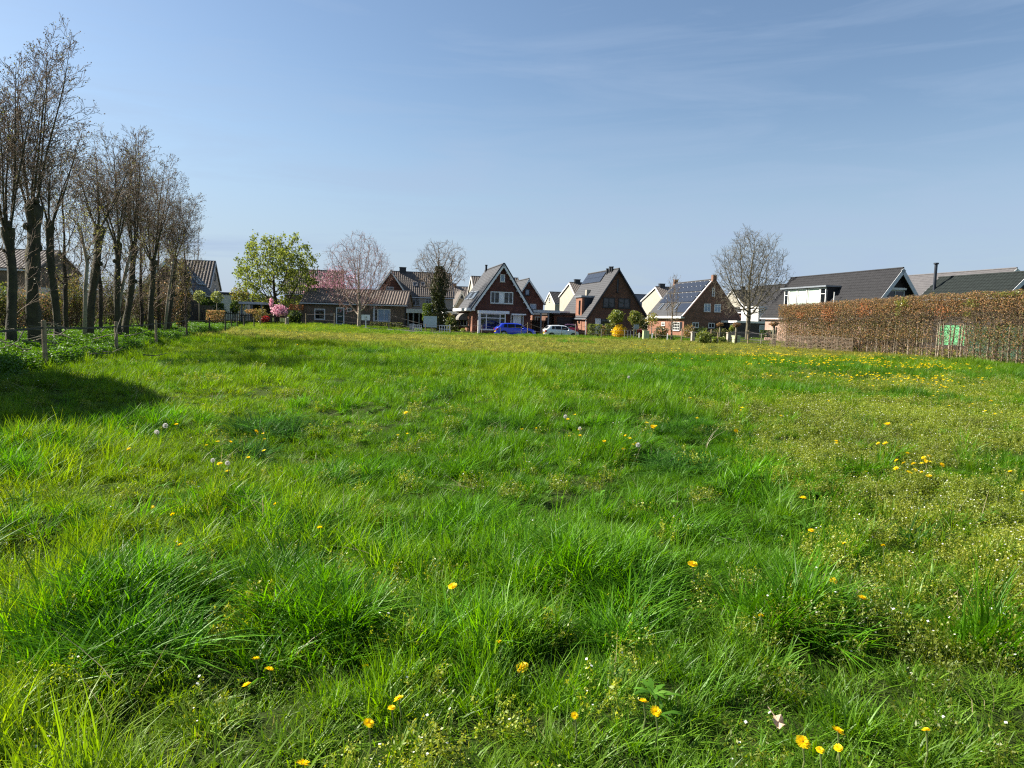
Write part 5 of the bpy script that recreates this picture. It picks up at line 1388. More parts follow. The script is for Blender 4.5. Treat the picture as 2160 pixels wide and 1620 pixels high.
    cluster(1905, 637, .45, .25, 330, 'leaf_lime', 'leaf_spray', 'lime green leaf spray'); cluster(1895, 655, .2, .35, 160, 'leaf_lime', 'leaf_spray', 'lime green leaf spray')
    cluster(2050, 640, .5, .2, 150, 'leaf_lime', 'leaf_spray', 'lime green leaf spray'); cluster(2040, 662, .2, .12, 60, 'leaf_lime', 'leaf_spray', 'lime green leaf spray')
    cluster(2125, 620, .8, .15, 220, 'leaf_lime', 'leaf_spray', 'lime green leaf spray')
    return A, d, nrm, sg
HA, Hd, Hn, Hsg = beech_hedge()

# evergreen shrubs in the garden just behind the far part of the hedge
for k, lab in enumerate(('olive shrub close behind the far end of the beech hedge', 'olive shrub behind the hedge left of its orange leaf cluster', 'olive shrub behind the middle of the beech hedge')):
    c = HA + Hd * (2.6 + 2.7 * k) + Hn * 1.9; lr = np.random.default_rng(300 + k); n = 2600
    root = tag(empty('garden_shrub', (c.x, c.y, 0)), lab, 'bush', 'olive shrubs behind the hedge')
    d = lr.normal(size=(n, 3)); d /= np.linalg.norm(d, axis=1, keepdims=True)
    P = d * lr.uniform(.25, 1, (n, 1)) ** .5 * (1 + .15 * np.sin(d[:, :1] * 5 + k)) * np.array([[1.6, 1.1, 1.25]]) + np.array([[0, 0, 1.2]])
    V, Fq = leafquads(P, .13, .65); link('foliage', fastmesh('foliage', V, Fq, [MT['leaf_olive'], MT['leaf_mid']], lr.integers(0, 2, n)), root)
    mb = MB(); mb.tube([(0, 0, -.2), (.05, 0, 1.3)], [.05, .03], 6); mb.build('stem', MT['bark'], root)

# ------------------------------------------------------------------ fences, posts, signs
def post_fence(name, label, posts, tapes, mats, post_r=.05, tape_r=None, tape_h=.0, wires=(1.05,), extend=None, wire_mat='tape', cat_='fence'):
    """posts: (x, y, height, radius, material); wires run between successive posts at the given share of their height"""
    x0, y0 = posts[0][:2]
    root = tag(empty(name, (x0, y0, gzs(x0, y0))), label, cat_)
    o = root.location
    tops = []
    for (x, y, h, r, mk) in posts:
        z = gzs(x, y); lx, ly = rng.uniform(-.03, .03, 2)
        mb = MB(); b_ = Vector((x, y, z - .4)) - o; t_ = Vector((x + lx, y + ly, z + h)) - o
        mb.tube([b_, b_.lerp(t_, .5), t_ - Vector((0, 0, .012)), t_], [r, r * .98, r * .95, r * .8], 10)
        mb.build('post', MT[mk], root, smooth=False)
        tops.append((b_ + Vector((0, 0, .4)), t_))
    if extend is not None:
        x, y = extend; z = gzs(x, y); tops.insert(0, (Vector((x, y, z)) - o, Vector((x, y, z + posts[0][2])) - o))
    for w in wires:
        mb = MB()
        for (b0, t0), (b1, t1) in zip(tops[:-1], tops[1:]):
            p, q = b0.lerp(t0, w), b1.lerp(t1, w); m_ = p.lerp(q, .5) - Vector((0, 0, .004 * (q - p).length))
            if tape_r:
                for s0, s1 in ((p, m_), (m_, q)):
                    d = (s1 - s0); L_ = d.length; d.normalize(); nn = Vector((-d.y, d.x, 0)).normalized()
                    mb.obox(s0, d, nn, d.cross(nn), 0, L_ + .005, -.003, .003, -tape_r, tape_r)
            else:
                mb.tube([p, m_, q], .011, 4)
        mb.build('tape' if tape_r else 'wire', MT[wire_mat], root)
    return root
def P2(px, D):
    p = at(px, horizon(px) + 60, D); return (p.x, p.y)
left_posts = []
for px, D, h, r, mk in ((95, 16.2, 1.22, .055, 'post'), (245, 23.7, 1.2, .055, 'post'), (330, 29, 1.18, .05, 'post'), (394, 38, 1.18, .045, 'post_dark'), (441.6, 48, 1.18, .05, 'post_dark'), (476, 53, 1.18, .045, 'post_dark'),
                        (488, 58, .9, .04, 'post_dark'), (500.5, 60, 1.15, .045, 'post_dark'), (515, 63, 1.12, .06, 'post_dark'), (536, 66, 1.1, .055, 'post_dark'), (549, 72, 1.05, .045, 'post')):
    left_posts.append((*P2(px, D), h, r, mk))
lf = post_fence('paddock_fence', 'round wooden post fence with black tape along the pollard row', left_posts, None, None, wires=(.86,), tape_r=.022, extend=(-7.4, 6.0))
far_posts = [(*P2(px, D), h, r, mk) for px, D, h, r, mk in (
    (645, 79, 1.3, .05, 'post'), (705, 78, 1.45, .045, 'post_grey'), (760, 77.5, 1.0, .04, 'post_grey'), (820, 77, 1.7, .045, 'post_grey'), (897.5, 73, 1.1, .04, 'post'), (950, 72.5, 1.1, .04, 'post_grey'),
    (1015, 72, 1.25, .045, 'post_grey'), (1055, 71.8, .85, .035, 'post_grey'), (1098.5, 71.5, .9, .035, 'post_grey'), (1112, 71.5, 1.35, .045, 'post'), (1143, 71, .85, .035, 'post_grey'), (1183.5, 70.5, .8, .03, 'post_dark'),
    (1213, 70, 1.35, .045, 'post_grey'), (1267, 69, .9, .04, 'post_grey'), (1316, 68, .9, .035, 'post_grey'), (1382, 66, 1.2, .05, 'post'), (1436, 61, 1.22, .055, 'post'), (1475, 58, .95, .04, 'post_grey'),
    (1497.5, 55.5, 1.2, .055, 'post'), (1512, 55.2, .95, .04, 'post'), (1576, 56.5, 1.25, .055, 'post'), (1604, 54.5, 1.0, .045, 'post_grey'), (1634, 51.2, 1.5, .05, 'post_dark'))]
post_fence('wire_fence', 'thin post and wire fence across the far end of the meadow', far_posts, None, None, wires=(.45, .93), wire_mat='wire')
# woven hurdle fence in front of the hedge end
def hurdle():
    p0 = Vector((*P2(1641, 50.2), 0)); p1 = Vector((*P2(1776, 44.5), 0))
    # stay on the meadow side of the hedge
    off = -Hn * .75
    p0 = HA + Hd * (-.3) + off; p1 = HA + Hd * 7.6 + off
    d = p1 - p0; L = d.length; ang = math.atan2(d.y, d.x); d.normalize()
    root = tag(empty('woven_fence', (p0.x, p0.y, gzs(p0.x, p0.y)), ang), 'low woven branch fence in front of the far end of the beech hedge', 'fence')
    g = lambda x: gzs(p0.x + d.x * x, p0.y + d.y * x) - root.location.z
    n = int(L / .42)
    for k in range(n + 1):
        x = L * k / n
        mb = MB(); mb.tube([(x, 0, g(x) - .2), (x + rng.uniform(-.03, .03), 0, g(x) + rng.uniform(1.0, 1.2))], [.02, .016], 6); mb.build('stake', MT['twig_pale'], root)
    for r_ in range(12):
        mb = MB(); z = .05 + r_ * .083; pts = []
        for k in range(4 * n + 1):
            x = L * k / (4 * n)
            pts.append((x, .035 * math.sin(math.pi * (k / 4 + (r_ % 2))) , g(x) + z + rng.uniform(-.018, .018)))
        mb.tube(pts, .015, 4); mb.build('rod', MT['twig_pale' if r_ % 3 else 'twig'], root)
hurdle()
# dark railing fence and gate pillars in front of the third house
def railing(pxa, Da, pxb, Db, h, label):
    a = Vector((*P2(pxa, Da), 0)); b_ = Vector((*P2(pxb, Db), 0)); d = b_ - a; L = d.length
    root = tag(empty('railing_fence', a, math.atan2(d.y, d.x)), label, 'fence')
    n = int(L / .13)
    mb = MB()
    for k in range(n):
        x = L * k / n; mb.box(x, -.011, .05, x + .022, .011, h + .08 * (k % 2))
    mb.build('bars', MT['black'], root)['kind'] = 'stuff'
    for z in (.15, h - .12):
        mb = MB(); mb.box(0, -.028, z, L, -.012, z + .04); mb.build('rail', MT['black'], root)
railing(1464, 66, 1532, 65, 1.0, 'short dark iron railing between the two stone gate pillars')
railing(1539, 64.5, 1634, 59, 1.05, 'long dark iron railing left of the woven fence')
def pillar(px, D, py0, w, label):
    x, y = P2(px, D); h = Z(px, py0, D); root = tag(empty('gate_pillar', (x, y, 0), R(12)), label, 'pillar', 'stone gate pillars')
    mb = MB(); mb.box(-w / 2, -w / 2, -.4, w / 2, w / 2, h - .08); mb.build('shaft', MT['stone'], root)
    mb = MB(); mb.box(-w / 2 - .04, -w / 2 - .04, h - .078, w / 2 + .04, w / 2 + .04, h); mb.build('cap', MT['stone'], root)
pillar(1459.5, 63, 700, .26, 'pale stone gate pillar left of the bright green bush')
pillar(1535, 64, 701, .3, 'pale stone gate pillar behind the middle mop headed tree')
# white bollards
for px, lab in ((1347, 'white bollard left of the green cabinet'), (1374.5, 'white bollard just right of the green cabinet'), (1406.5, 'white bollard below the narrow bare tree')):
    x, y = P2(px, 67.5); root = tag(empty('bollard', (x, y, 0)), lab, 'bollard', 'short white bollards')
    mb = MB(); mb.tube([(0, 0, -.2), (0, 0, .62)], .055, 10); mb.build('shaft', MT['white'], root)
    mb = MB(); mb.dome((0, 0, .622), .058, .058, .04, 10, 3); mb.build('cap', MT['white'], root)
# cabinet
x, y = P2(1360.8, 66.5); root = tag(empty('utility_cabinet', (x, y, 0), R(6)), 'pale yellow green utility cabinet standing on the verge', 'cabinet')
mb = MB(); mb.box(-.28, -.18, .0, .28, .18, .86); mb.build('body', MT['cabinet'], root)
mb = MB(); mb.box(-.31, -.21, .862, .31, .21, .9); mb.build('lid', MT['cabinet'], root)
mb = MB(); mb.box(-.25, -.195, .08, -.005, -.182, .82); mb.build('door', MT['cabinet'], root); mb = MB(); mb.box(.005, -.195, .08, .25, -.182, .82); mb.build('door', MT['cabinet'], root)
mb = MB(); mb.box(-.3, -.2, -.2, .3, .2, -.002); mb.build('plinth', MT['kerb'], root)
# road sign seen from behind, on two poles
x, y = P2(1338, 68); root = tag(empty('road_sign', (x, y, 0), R(-8)), 'grey back of a road sign on two poles', 'sign')
for dx in (-.12, .12):
    mb = MB(); mb.tube([(dx, 0, -.3), (dx, 0, 1.45)], .03, 8); mb.build('pole', MT['grey_metal'], root)
mb = MB(); mb.box(-.12, -.06, 1.02, .34, -.035, 1.42); mb.build('plate', MT['zinc'], root)
for px in (1323, 1328.5):
    x, y = P2(px, 68.5); root = tag(empty('steel_post', (x, y, 0)), 'short grey steel post beside the road sign' if px > 1325 else 'short grey steel post next to the yellow bush', 'post', 'short steel posts')
    mb = MB(); mb.tube([(0, 0, -.2), (0, 0, .78)], .03, 8); mb.build('shaft', MT['grey_metal'], root); mb = MB(); mb.dome((0, 0, .782), .032, .032, .02, 8, 3); mb.build('cap', MT['grey_metal'], root)
# white direction board with a dark arrow
x, y = P2(771, 76); z = gzs(x, y); root = tag(empty('arrow_sign', (x, y, z), R(-3)), 'small white board with a dark arrow on a white post', 'sign')
hz_ = Z(771, 675.5, 76) - z; ht = Z(771, 663.8, 76) - z
mb = MB(); mb.box(-.46, -.03, hz_, .46, -.008, ht); brd = mb.build('board', MT['white'], root)
mb = MB(); mb.box(-.05, -.006, -.3, .05, .06, ht - .1); mb.build('post', MT['white'], root)
mb = MB(); zc = (hz_ + ht) / 2 + .04
mb.prism([(-.14, -.036, zc - .025), (.06, -.036, zc - .025), (.06, -.036, zc - .075), (.17, -.036, zc), (.06, -.036, zc + .075), (.06, -.036, zc + .025), (-.14, -.036, zc + .025)], (0, .005, 0)); mb.build('arrow', MT['black'], brd)
mb = MB(); mb.box(-.13, -.04, hz_ + .09, .13, -.031, hz_ + .14); mb.build('clamp', MT['black'], brd)
# blank notice board on posts
x, y = P2(906.5, 75); z = gzs(x, y); root = tag(empty('notice_board', (x, y, z), R(4)), 'large blank pale board on wooden posts in front of the ivy tree', 'sign')
zb, zt = Z(906, 690.3, 75) - z, Z(906, 666.8, 75) - z
MT['board_pale'] = pmat('pale_board', (.5, .56, .55), (.46, .52, .51), .4, 1.5)
mb = MB(); mb.box(-.7, -.03, zb, .7, -.002, zt); mb.build('board', MT['board_pale'], root)
for dx in (-.5, .32):
    mb = MB(); mb.tube([(dx, .05, -.3), (dx, .05, zt + .03)], .045, 8); mb.build('post', MT['post'], root)
mb = MB(); mb.tube([(.15, .3, -.3), (.15, .07, zb + .3)], .035, 8); mb.build('brace', MT['post_grey'], root)
# white wooden hoop gates
for px, D, w, t, b_, lab in ((879.3, 77, 17.5, 685, 701, 'small white railing left of the blank board'), (937, 76, 21, 686, 702, 'small white railing right of the ivy tree')):
    x, y = P2(px, D); z = gzs(x, y); W_ = w * D / F; zt = Z(px, t, D) - z; root = tag(empty('white_railing', (x, y, z), R(10)), lab, 'railing', 'small white wooden railings')
    for k in range(5):
        xx = -W_ / 2 + W_ * k / 4; mb = MB(); mb.box(xx - .035, -.03, -.2, xx + .035, .03, zt - .002 if k in (0, 4) else zt - .06); mb.build('upright', MT['white'], root)
    for zz in (zt, zt * .62):
        mb = MB(); mb.box(-W_ / 2 - .05, -.045, zz - .06, W_ / 2 + .05, -.032, zz + .01); mb.build('rail', MT['white'], root)
# bins
for px, D, t, mk, lab in ((868, 78, 690, 'zinc', 'grey wheeled bin beside the white railing'), (1551, 60, 708, 'cabinet', 'light green bin behind the dark railing')):
    x, y = P2(px, D); z = gzs(x, y); h = max(.7, Z(px, t, D) - z); root = tag(empty('bin', (x, y, z), R(10)), lab, 'bin')
    mb = MB(); mb.prism([(-.2, -.2, .06), (.2, -.2, .06), (.26, -.26, h - .08), (-.26, -.26, h - .08)], (0, .5, 0)); mb.build('body', MT[mk], root)
    mb = MB(); mb.box(-.29, -.3, h - .078, .29, .3, h); mb.build('lid', MT[mk], root)
    for s in (-1, 1):
        mb = MB(); mb.tube([(s * .2, .28, .1), (s * .26, .28, .1)], .1, 10); mb.build('wheel', MT['rubber'], root)
# stump and log
x, y = P2(605, 76); z = gzs(x, y); root = tag(empty('tree_stump', (x, y, z)), 'pale sawn tree stump near the laurel bush', 'stump')
mb = MB(); mb.tube([(0, 0, -.2), (.02, 0, .4), (.03, 0, .78)], [.24, .19, .2], 10); mb.build('stem', MT['bark_pale'], root, smooth=False)
mb = MB(); mb.tube([(.03, 0, .782), (.03, 0, .8)], [.19, .19], 10); mb.build('cut_face', MT['cream'], root)
p = at(358, 715, 36); q = at(392, 714, 38); p.z = gzs(p.x, p.y) + .14; q.z = gzs(q.x, q.y) + .14
root = tag(empty('log', p), 'fallen log lying in the weeds behind the fence', 'log'); mb = MB(); mb.tube([(0, 0, 0), tuple((q - p) * .5 + Vector((0, 0, .03))), tuple(q - p)], [.14, .13, .11], 9); mb.build('stem', MT['bark'], root, smooth=True)
mb = MB(); mb.tube([tuple((q - p) * .6), tuple((q - p) * .6 + Vector((.1, -.1, .35)))], [.05, .03], 6); mb.build('branch_stub', MT['bark'], root)
# brush pile of cut branches under the tall pollard
x, y = P2(112, 19.5); root = tag(empty('brush_pile', (x, y, gzs(x, y))), 'tangle of dead grey branches behind the first fence post', 'branches'); mb = MB()
for k in range(46):
    p = Vector((rng.normal(0, .9), rng.normal(0, .5), rng.uniform(.1, 1.2))); d = Vector((rng.normal(0, 1), rng.normal(0, .6), rng.normal(.1, .45))).normalized(); ln = rng.uniform(.4, 1.1)
    mb.tube([p, p + d * ln * .5 + Vector((0, 0, rng.uniform(-.1, .12))), p + d * ln], [.018, .013, .006], 5, cap=False)
mb.build('branches', MT['bark_grey'], root)['kind'] = 'stuff'
# things seen through the hedge
a = HA + Hn * 5.4 + Hd * 10.5
pl = Plane(a, math.atan2(Hd.y, Hd.x), (0, 0, 0), (1, 0, 0), (0, -Hsg, 0))
r_ = pl.rect(1977, 686, 2035, 728)
MT['green_tarp'] = pmat('bright_green_sheet', (.11, .40, .17), (.085, .33, .14), .6, 3)
MT['green_mesh'] = pmat('dark_green_mesh', (.02, .07, .035), (.015, .05, .028), .7, 5)
root = tag(empty('garden_screen', a, math.atan2(Hd.y, Hd.x)), 'bright green sheet screen glowing through the bare hedge stems', 'screen')
mb = MB(); pl.box(mb, r_[0], r_[2], max(r_[1], .3), r_[3], -.02, .0); mb.build('sheet', MT['green_tarp'], root)
for aa in (r_[0] - .05, r_[2] + .0):
    mb = MB(); pl.box(mb, aa, aa + .05, -.3, r_[3] + .05, -.06, -.021); mb.build('post', MT['grey_metal'], root)
root = tag(empty('mesh_fence', a, math.atan2(Hd.y, Hd.x)), 'dark green mesh fence behind the near part of the hedge', 'fence')
mb = MB(); pl.box(mb, r_[2] + .12, r_[2] + 12, -.1, r_[3] - .05, -.03, -.01); mb.build('panel', MT['green_mesh'], root)
for k in range(6):
    mb = MB(); pl.box(mb, r_[2] + .1 + k * 2.4, r_[2] + .16 + k * 2.4, -.3, r_[3] + .05, -.09, -.031); mb.build('post', MT['black'], root)
# ------------------------------------------------------------------ cars
def car(name, loc, rz, L, Wd, H, paint, label, rear_steep=True, wheel_r=.33, suv=False):
    root = tag(empty(name, loc, rz), label, 'car')
    tx = [0, .015, .05, .12, .17, .25, .42, .56, .62, .735, .80, .88, .945, .985, 1.0]
    tz = [.50, .66, .72, .93, .975, .99, 1.0, .975, .94, .69, .66, .61, .54, .43, .34]
    bx = [0, .015, .05, .17, .4, .6, .735, .80, .88, .945, .985, 1.0]
    bz = [.48, .60, .665, .66, .64, .625, .61, .595, .56, .50, .40, .32]
    wx = [0, .02, .06, .15, .5, .8, .92, .98, 1.0]; wv = [.78, .88, .94, .98, 1.0, .99, .93, .82, .68]
    lx = [0, .04, .12, .5, .88, .96, 1.0]; lv = [.24, .17, .14, .13, .14, .15, .19]
    top = lambda t: np.interp(t, tx, tz) * H
    belt = lambda t: np.minimum(np.interp(t, bx, bz) * H, top(t) - .01)
    hw = lambda t: np.interp(t, wx, wv) * Wd / 2
    low = lambda t: np.interp(t, lx, lv) * H
    st = np.unique(np.concatenate([np.linspace(0, 1, 41), tx, bx]))
    def sec(t):
        T, B, w, lo = top(t), belt(t), hw(t), low(t)
        wr = w * .975 - .42 * (T - B)
        return [(w * .86, lo), (w * .97, lo + .07), (w, lo + (B - lo) * .45), (w * .985, lo + (B - lo) * .8), (w * .965, B), (wr, B + (T - B) * .86), (wr - .06, B + (T - B) * .965), (wr * .5, T + .005), (0, T + .015)]
    v = []; n = 17
    for t in st:
        s = sec(t); x = (t - .5) * L
        ring = [(x, -y, z) for y, z in s] + [(x, y, z) for y, z in reversed(s[:-1])]
        v += ring
    f = []
    for i in range(len(st) - 1):
        for k in range(n - 1):
            f.append((i * n + k, i * n + k + 1, (i + 1) * n + k + 1, (i + 1) * n + k))
        f.append((i * n + n - 1, i * n, (i + 1) * n, (i + 1) * n + n - 1))
    f.append(tuple(range(n))); f.append(tuple(reversed(range((len(st) - 1) * n, len(st) * n))))
    f = [tuple(reversed(q)) for q in f]
    mb = MB(); mb.add(v, f); mb.build('body', MT[paint], root, smooth=True)
    def sidep(t, k, s, off=.008):
        B, T, w = belt(t), top(t), hw(t); wr = w * .975 - .42 * (T - B)
        z = B + (T - B) * k; y = w * .965 + (wr - w * .965) * min(k / .86, 1)
        return ((t - .5) * L, s * (y + off), z + .004)
    gl = 'car_glass'
    for s in (-1, 1):
        for (t0, t1, a0) in ((.175, .27, .10), (.285, .455, .08), (.475, .655, .08)):
            q = MB(); ts = np.linspace(t0, t1, 6)
            lo = [sidep(t, a0, s) for t in ts]; hi = [sidep(t, .80, s) for t in ts]
            if t0 < .2: hi[0] = sidep(ts[0] + .02, .7, s)
            if t1 > .6:
                lo[-1] = sidep(.70, .12, s); hi[-1] = sidep(.63, .78, s)
            vv = lo + hi; m_ = len(ts); q.add(vv, [(i, i + 1, m_ + i + 1, m_ + i) for i in range(m_ - 1)]); q.build('side_window', MT[gl], root)
        # mirror, door seam, handle
        p = sidep(.665, .05, s, .09); q = MB(); q.dome(p, .09, .08, .07, 8, 4, lower=-1); q.build('mirror', MT[paint], root)
        for t in (.36, .53):
            p = sidep(t - .02, -.0, s, 0); w = hw(t); q = MB(); y0, y1 = sorted((s * (w - .02), s * (w * .99 + .022))); q.box(p[0], y0, p[2] - .12, p[0] + .14, y1, p[2] - .09); q.build('handle', MT[paint], root)
        # sill and arches
        q = MB(); w = hw(.5); y0, y1 = sorted((s * (w * .8), s * (w + .006))); q.box(-.32 * L, y0, .12 * H, .30 * L, y1, .2 * H); q.build('sill_trim', MT['plastic'], root)
        for t in (.175, .815):
            w = hw(t); x = (t - .5) * L
            q = MB(); q.tube([(x, s * (w - .25), wheel_r), (x, s * (w + .012), wheel_r)], wheel_r + .07, 22); q.build('wheel_arch', MT['plastic'], root)
            q = MB(); q.tube([(x, s * (w - .22), wheel_r), (x, s * (w + .0), wheel_r), (x, s * (w + .022), wheel_r)], [wheel_r, wheel_r, wheel_r * .9], 22); wh = q.build('wheel', MT['rubber'], root)
            q = MB(); q.tube([(x, s * (w + .01), wheel_r), (x, s * (w + .028), wheel_r)], [wheel_r * .66, wheel_r * .6], 20); q.build('rim', MT['rim'], wh)
    def across(t0, t1, wf, name, mk, k0=1.0):
        q = MB(); ts = np.linspace(t0, t1, 5); us = np.linspace(-1, 1, 7); vv = []
        for t in ts:
            B, T, w = belt(t), top(t), hw(t); wr = (w * .975 - .42 * (T - B)) * wf
            for u_ in us:
                vv.append(((t - .5) * L + (.012 if t0 > .5 else -.012), u_ * wr, T + .02 - .02 * abs(u_) - .02 * u_ ** 2))
        q.add(vv, [(j * 7 + i, j * 7 + i + 1, (j + 1) * 7 + i + 1, (j + 1) * 7 + i) for j in range(4) for i in range(6)]); q.build(name, MT[mk], root)
    across(.64, .725, .9, 'windscreen', 'car_glass'); across(.055, .115, .86, 'rear_window', 'car_glass')
    for s in (-1, 1):
        w = hw(.03); y0, y1 = sorted((s * w * .62, s * (w + .012))); q = MB(); q.box(-.5 * L - .006, y0, .50 * H, (.05 - .5) * L, y1, .62 * H); q.build('tail_lamp', MT['tail'], root)
        w = hw(.96); y0, y1 = sorted((s * w * .6, s * (w + .01))); q = MB(); q.box((.935 - .5) * L, y0, .40 * H, (.985 - .5) * L, y1, .48 * H); q.build('headlight', MT['lamp'], root)
    q = MB(); q.box(-.5 * L - .02, -.26, .36 * H, -.5 * L + .02, .26, .43 * H); q.build('number_plate', MT['yellow_plate'], root)
    q = MB(); q.box(-.5 * L - .014, -hw(0) * .9, .17 * H, -.5 * L + .06, hw(0) * .9, .27 * H); q.build('bumper', MT['plastic'], root)
    return root
MT['yellow_plate'] = pmat('yellow_plate', (.7, .5, .02), (.65, .45, .02), .4, 5)
def carpaint(name, c):
    m, nt, out = newmat(name); b = nt.nodes.new('ShaderNodeBsdfPrincipled'); b.inputs['Base Color'].default_value = (*c, 1); b.inputs['Roughness'].default_value = .35; b.inputs['Metallic'].default_value = .15
    b.inputs['Coat Weight'].default_value = .8; b.inputs['Coat Roughness'].default_value = .06
    t = nt.nodes.new('ShaderNodeTexCoord'); n = nt.nodes.new('ShaderNodeTexNoise'); n.inputs['Scale'].default_value = 6; nt.links.new(t.outputs['Object'], n.inputs['Vector'])
    mr_ = nt.nodes.new('ShaderNodeMapRange'); mr_.inputs['To Min'].default_value = .28; mr_.inputs['To Max'].default_value = .42; nt.links.new(n.outputs['Fac'], mr_.inputs['Value']); nt.links.new(mr_.outputs[0], b.inputs['Roughness'])
    nt.links.new(b.outputs[0], out.inputs['Surface']); return m
MT['paint_blue'] = carpaint('blue_car_paint', (.008, .045, .62)); MT['paint_white'] = carpaint('white_car_paint', (.72, .75, .74)); MT['paint_red'] = carpaint('red_car_paint', (.5, .012, .025))
def street_car(name, pxa, pxb, D, paint, label, Wd, H, zoff=-.28, **kw):
    a = at(pxa, horizon(pxa) + 20, D); d = ray(pxb, horizon(pxb)); k = d.x / d.y; u = U
    Ln = (k * a.y - a.x) / (u.x - k * u.y); c = a + u * (Ln / 2); c.z = zoff
    return car(name, c, TH, Ln, Wd, H, MT and paint, label, **kw)
street_car('parked_car', 1044.5, 1128, 75.3, 'paint_blue', 'bright blue hatchback parked in front of the white front door', 1.8, 1.5)
street_car('parked_car', 1147, 1219, 75.2, 'paint_white', 'small white hatchback parked in front of the carport', 1.68, 1.42, wheel_r=.29)
c_ = at(1203, 700, 80.2); c_.z = -.2
car('parked_car', c_, TH + R(74), 3.9, 1.75, 1.5, 'paint_red', 'red hatchback parked behind the white car by the garage')

# ------------------------------------------------------------------ meadow grass
rng = np.random.default_rng(77)
def vnoise(x, y, s, seed):
    x = np.asarray(x) / s; y = np.asarray(y) / s
    xi = np.floor(x).astype(np.int64); yi = np.floor(y).astype(np.int64); fx = x - xi; fy = y - yi
    fx = fx * fx * (3 - 2 * fx); fy = fy * fy * (3 - 2 * fy)
    def h(a, b):
        q = (a * 374761393 + b * 668265263 + seed * 974634777) & 0x7fffffff
        q = ((q ^ (q >> 13)) * 1274126177) & 0x7fffffff
        return ((q ^ (q >> 16)) & 0xffff) / 65535.0
    return (h(xi, yi) * (1 - fx) + h(xi + 1, yi) * fx) * (1 - fy) + (h(xi, yi + 1) * (1 - fx) + h(xi + 1, yi + 1) * fx) * fy
def fbm(x, y, s, seed):
    return .55 * vnoise(x, y, s, seed) + .3 * vnoise(x, y, s * .45, seed + 5) + .15 * vnoise(x, y, s * .2, seed + 9)

def blade_tuft(name, n, Rr, h0, h1, w, lean, mat, seg=3, out_=.6, seed=0, tipw=.12, droop=.5):
    lr = np.random.default_rng(seed)
    a = lr.uniform(0, 2 * math.pi, n); r = Rr * np.sqrt(lr.random(n))
    base = np.stack([r * np.cos(a), r * np.sin(a), np.full(n, -.02)], 1)
    az = np.where(lr.random(n) < out_, a + lr.normal(0, .6, n), lr.uniform(0, 2 * math.pi, n))
    d = np.stack([np.cos(az), np.sin(az), np.zeros(n)], 1)
    h = lr.uniform(h0, h1, n); ln = lean * lr.uniform(.3, 1.6, n)
    sa = az + math.pi / 2 + lr.normal(0, .5, n); side = np.stack([np.cos(sa), np.sin(sa), np.zeros(n)], 1)
    ww = w * lr.uniform(.6, 1.3, n)
    ts = np.linspace(0, 1, seg + 1)
    V = np.zeros((n, seg + 1, 2, 3))
    for i, t in enumerate(ts):
        c = base + d * (h * ln * t ** 1.8)[:, None] + np.array([[0, 0, 1.]]) * (h * (t - droop * np.minimum(ln, 1.2) * .45 * t * t))[:, None]
        wd = ww * ((1 - t) ** .6 * (1 - tipw) + tipw) * (.6 + .8 * min(t * 3, 1) / 2 + .2)
        V[:, i, 0] = c - side * wd[:, None] / 2; V[:, i, 1] = c + side * wd[:, None] / 2
    idx = np.arange(n * (seg + 1) * 2).reshape(n, seg + 1, 2)
    Fq = np.stack([idx[:, :-1, 0], idx[:, :-1, 1], idx[:, 1:, 1], idx[:, 1:, 0]], -1).reshape(-1, 4)
    return fastmesh(name, V.reshape(-1, 3), Fq, mat)
def weed_tuft(name, n, Rr, h0, h1, mats, seed=0, white=.5):
    lr = np.random.default_rng(seed); segs = []; leaf = []; tip = []; wh = []
    for k in range(n):
        a = lr.uniform(0, 6.28); r = Rr * math.sqrt(lr.random()); p = np.array([r * math.cos(a), r * math.sin(a), -.01])
        d = unit(np.array([lr.normal(0, .35), lr.normal(0, .35), 1])); h = lr.uniform(h0, h1); q = p + d * h
        segs.append((*p, *q, .0016, .0010))
        for j in range(11):
            t = lr.uniform(.15, .95); leaf.append(p + d * h * t + lr.normal(0, .010, 3))
        for j in range(6): tip.append(q + lr.normal(0, .009, 3))
        if lr.random() < white: wh.append(q + np.array([lr.normal(0, .006), lr.normal(0, .006), .010]))
    global rng
    keep = rng; rng = lr
    a = (*segtubes(segs, 3), 0); b_ = (*leafquads(np.array(leaf), .019, .4), 0); c = (*leafquads(np.array(tip), .012, .6), 1)
    parts = [a, b_, c]
    if wh: parts.append((*leafquads(np.array(wh), .012, .9, flat=.8), 2))
    rng = keep
    V, Fq, mi = cat(*parts)
    return fastmesh(name, V, Fq, mats, mi)
MT['grass'] = leafmat('grass_blades', (.62, .68, .6), (1.42, 1.33, 1.3), .44, c2=(2.2, 1.35, 3.5), rough=.45, gloss=.018, attr=True)
MT['grass_far'] = leafmat('far_grass_blades', (.7, .75, .7), (1.25, 1.2, 1.2), .45, c2=(1.9, 1.35, 2.2), rough=.5, gloss=.012, attr=True)
MT['weed'] = leafmat('weed_leaves', (.7, .75, .7), (1.25, 1.2, 1.2), .4, gloss=.04, attr=True)
MT['weed_tip'] = leafmat('weed_tips', (1.2, 1.1, 1.0), (1.7, 1.4, 1.5), .4, gloss=.04, attr=True)
MT['petal_white'] = leafmat('tiny_white_petals', (.65, .65, .6), (.8, .8, .75), .3)
MT['straw'] = leafmat('dry_straw', (.3, .24, .12), (.48, .4, .24), .3)
poly = np.array([(-5.5, -3), (-6.8, 0), (-10.9, 16.2), (-13.4, 23.7), (-14.9, 29), (-17.9, 38), (-20.3, 46), (-23, 56), (-26, 66), (-30, 84), (-16, 85), (-12, 76), (-8, 71.0), (0, 72.2), (10, 74.2), (22, 76.6), (27, 70), (22, 55), (19.3, 51), (24.4, 33.5), (28.4, 20), (35, -3)])
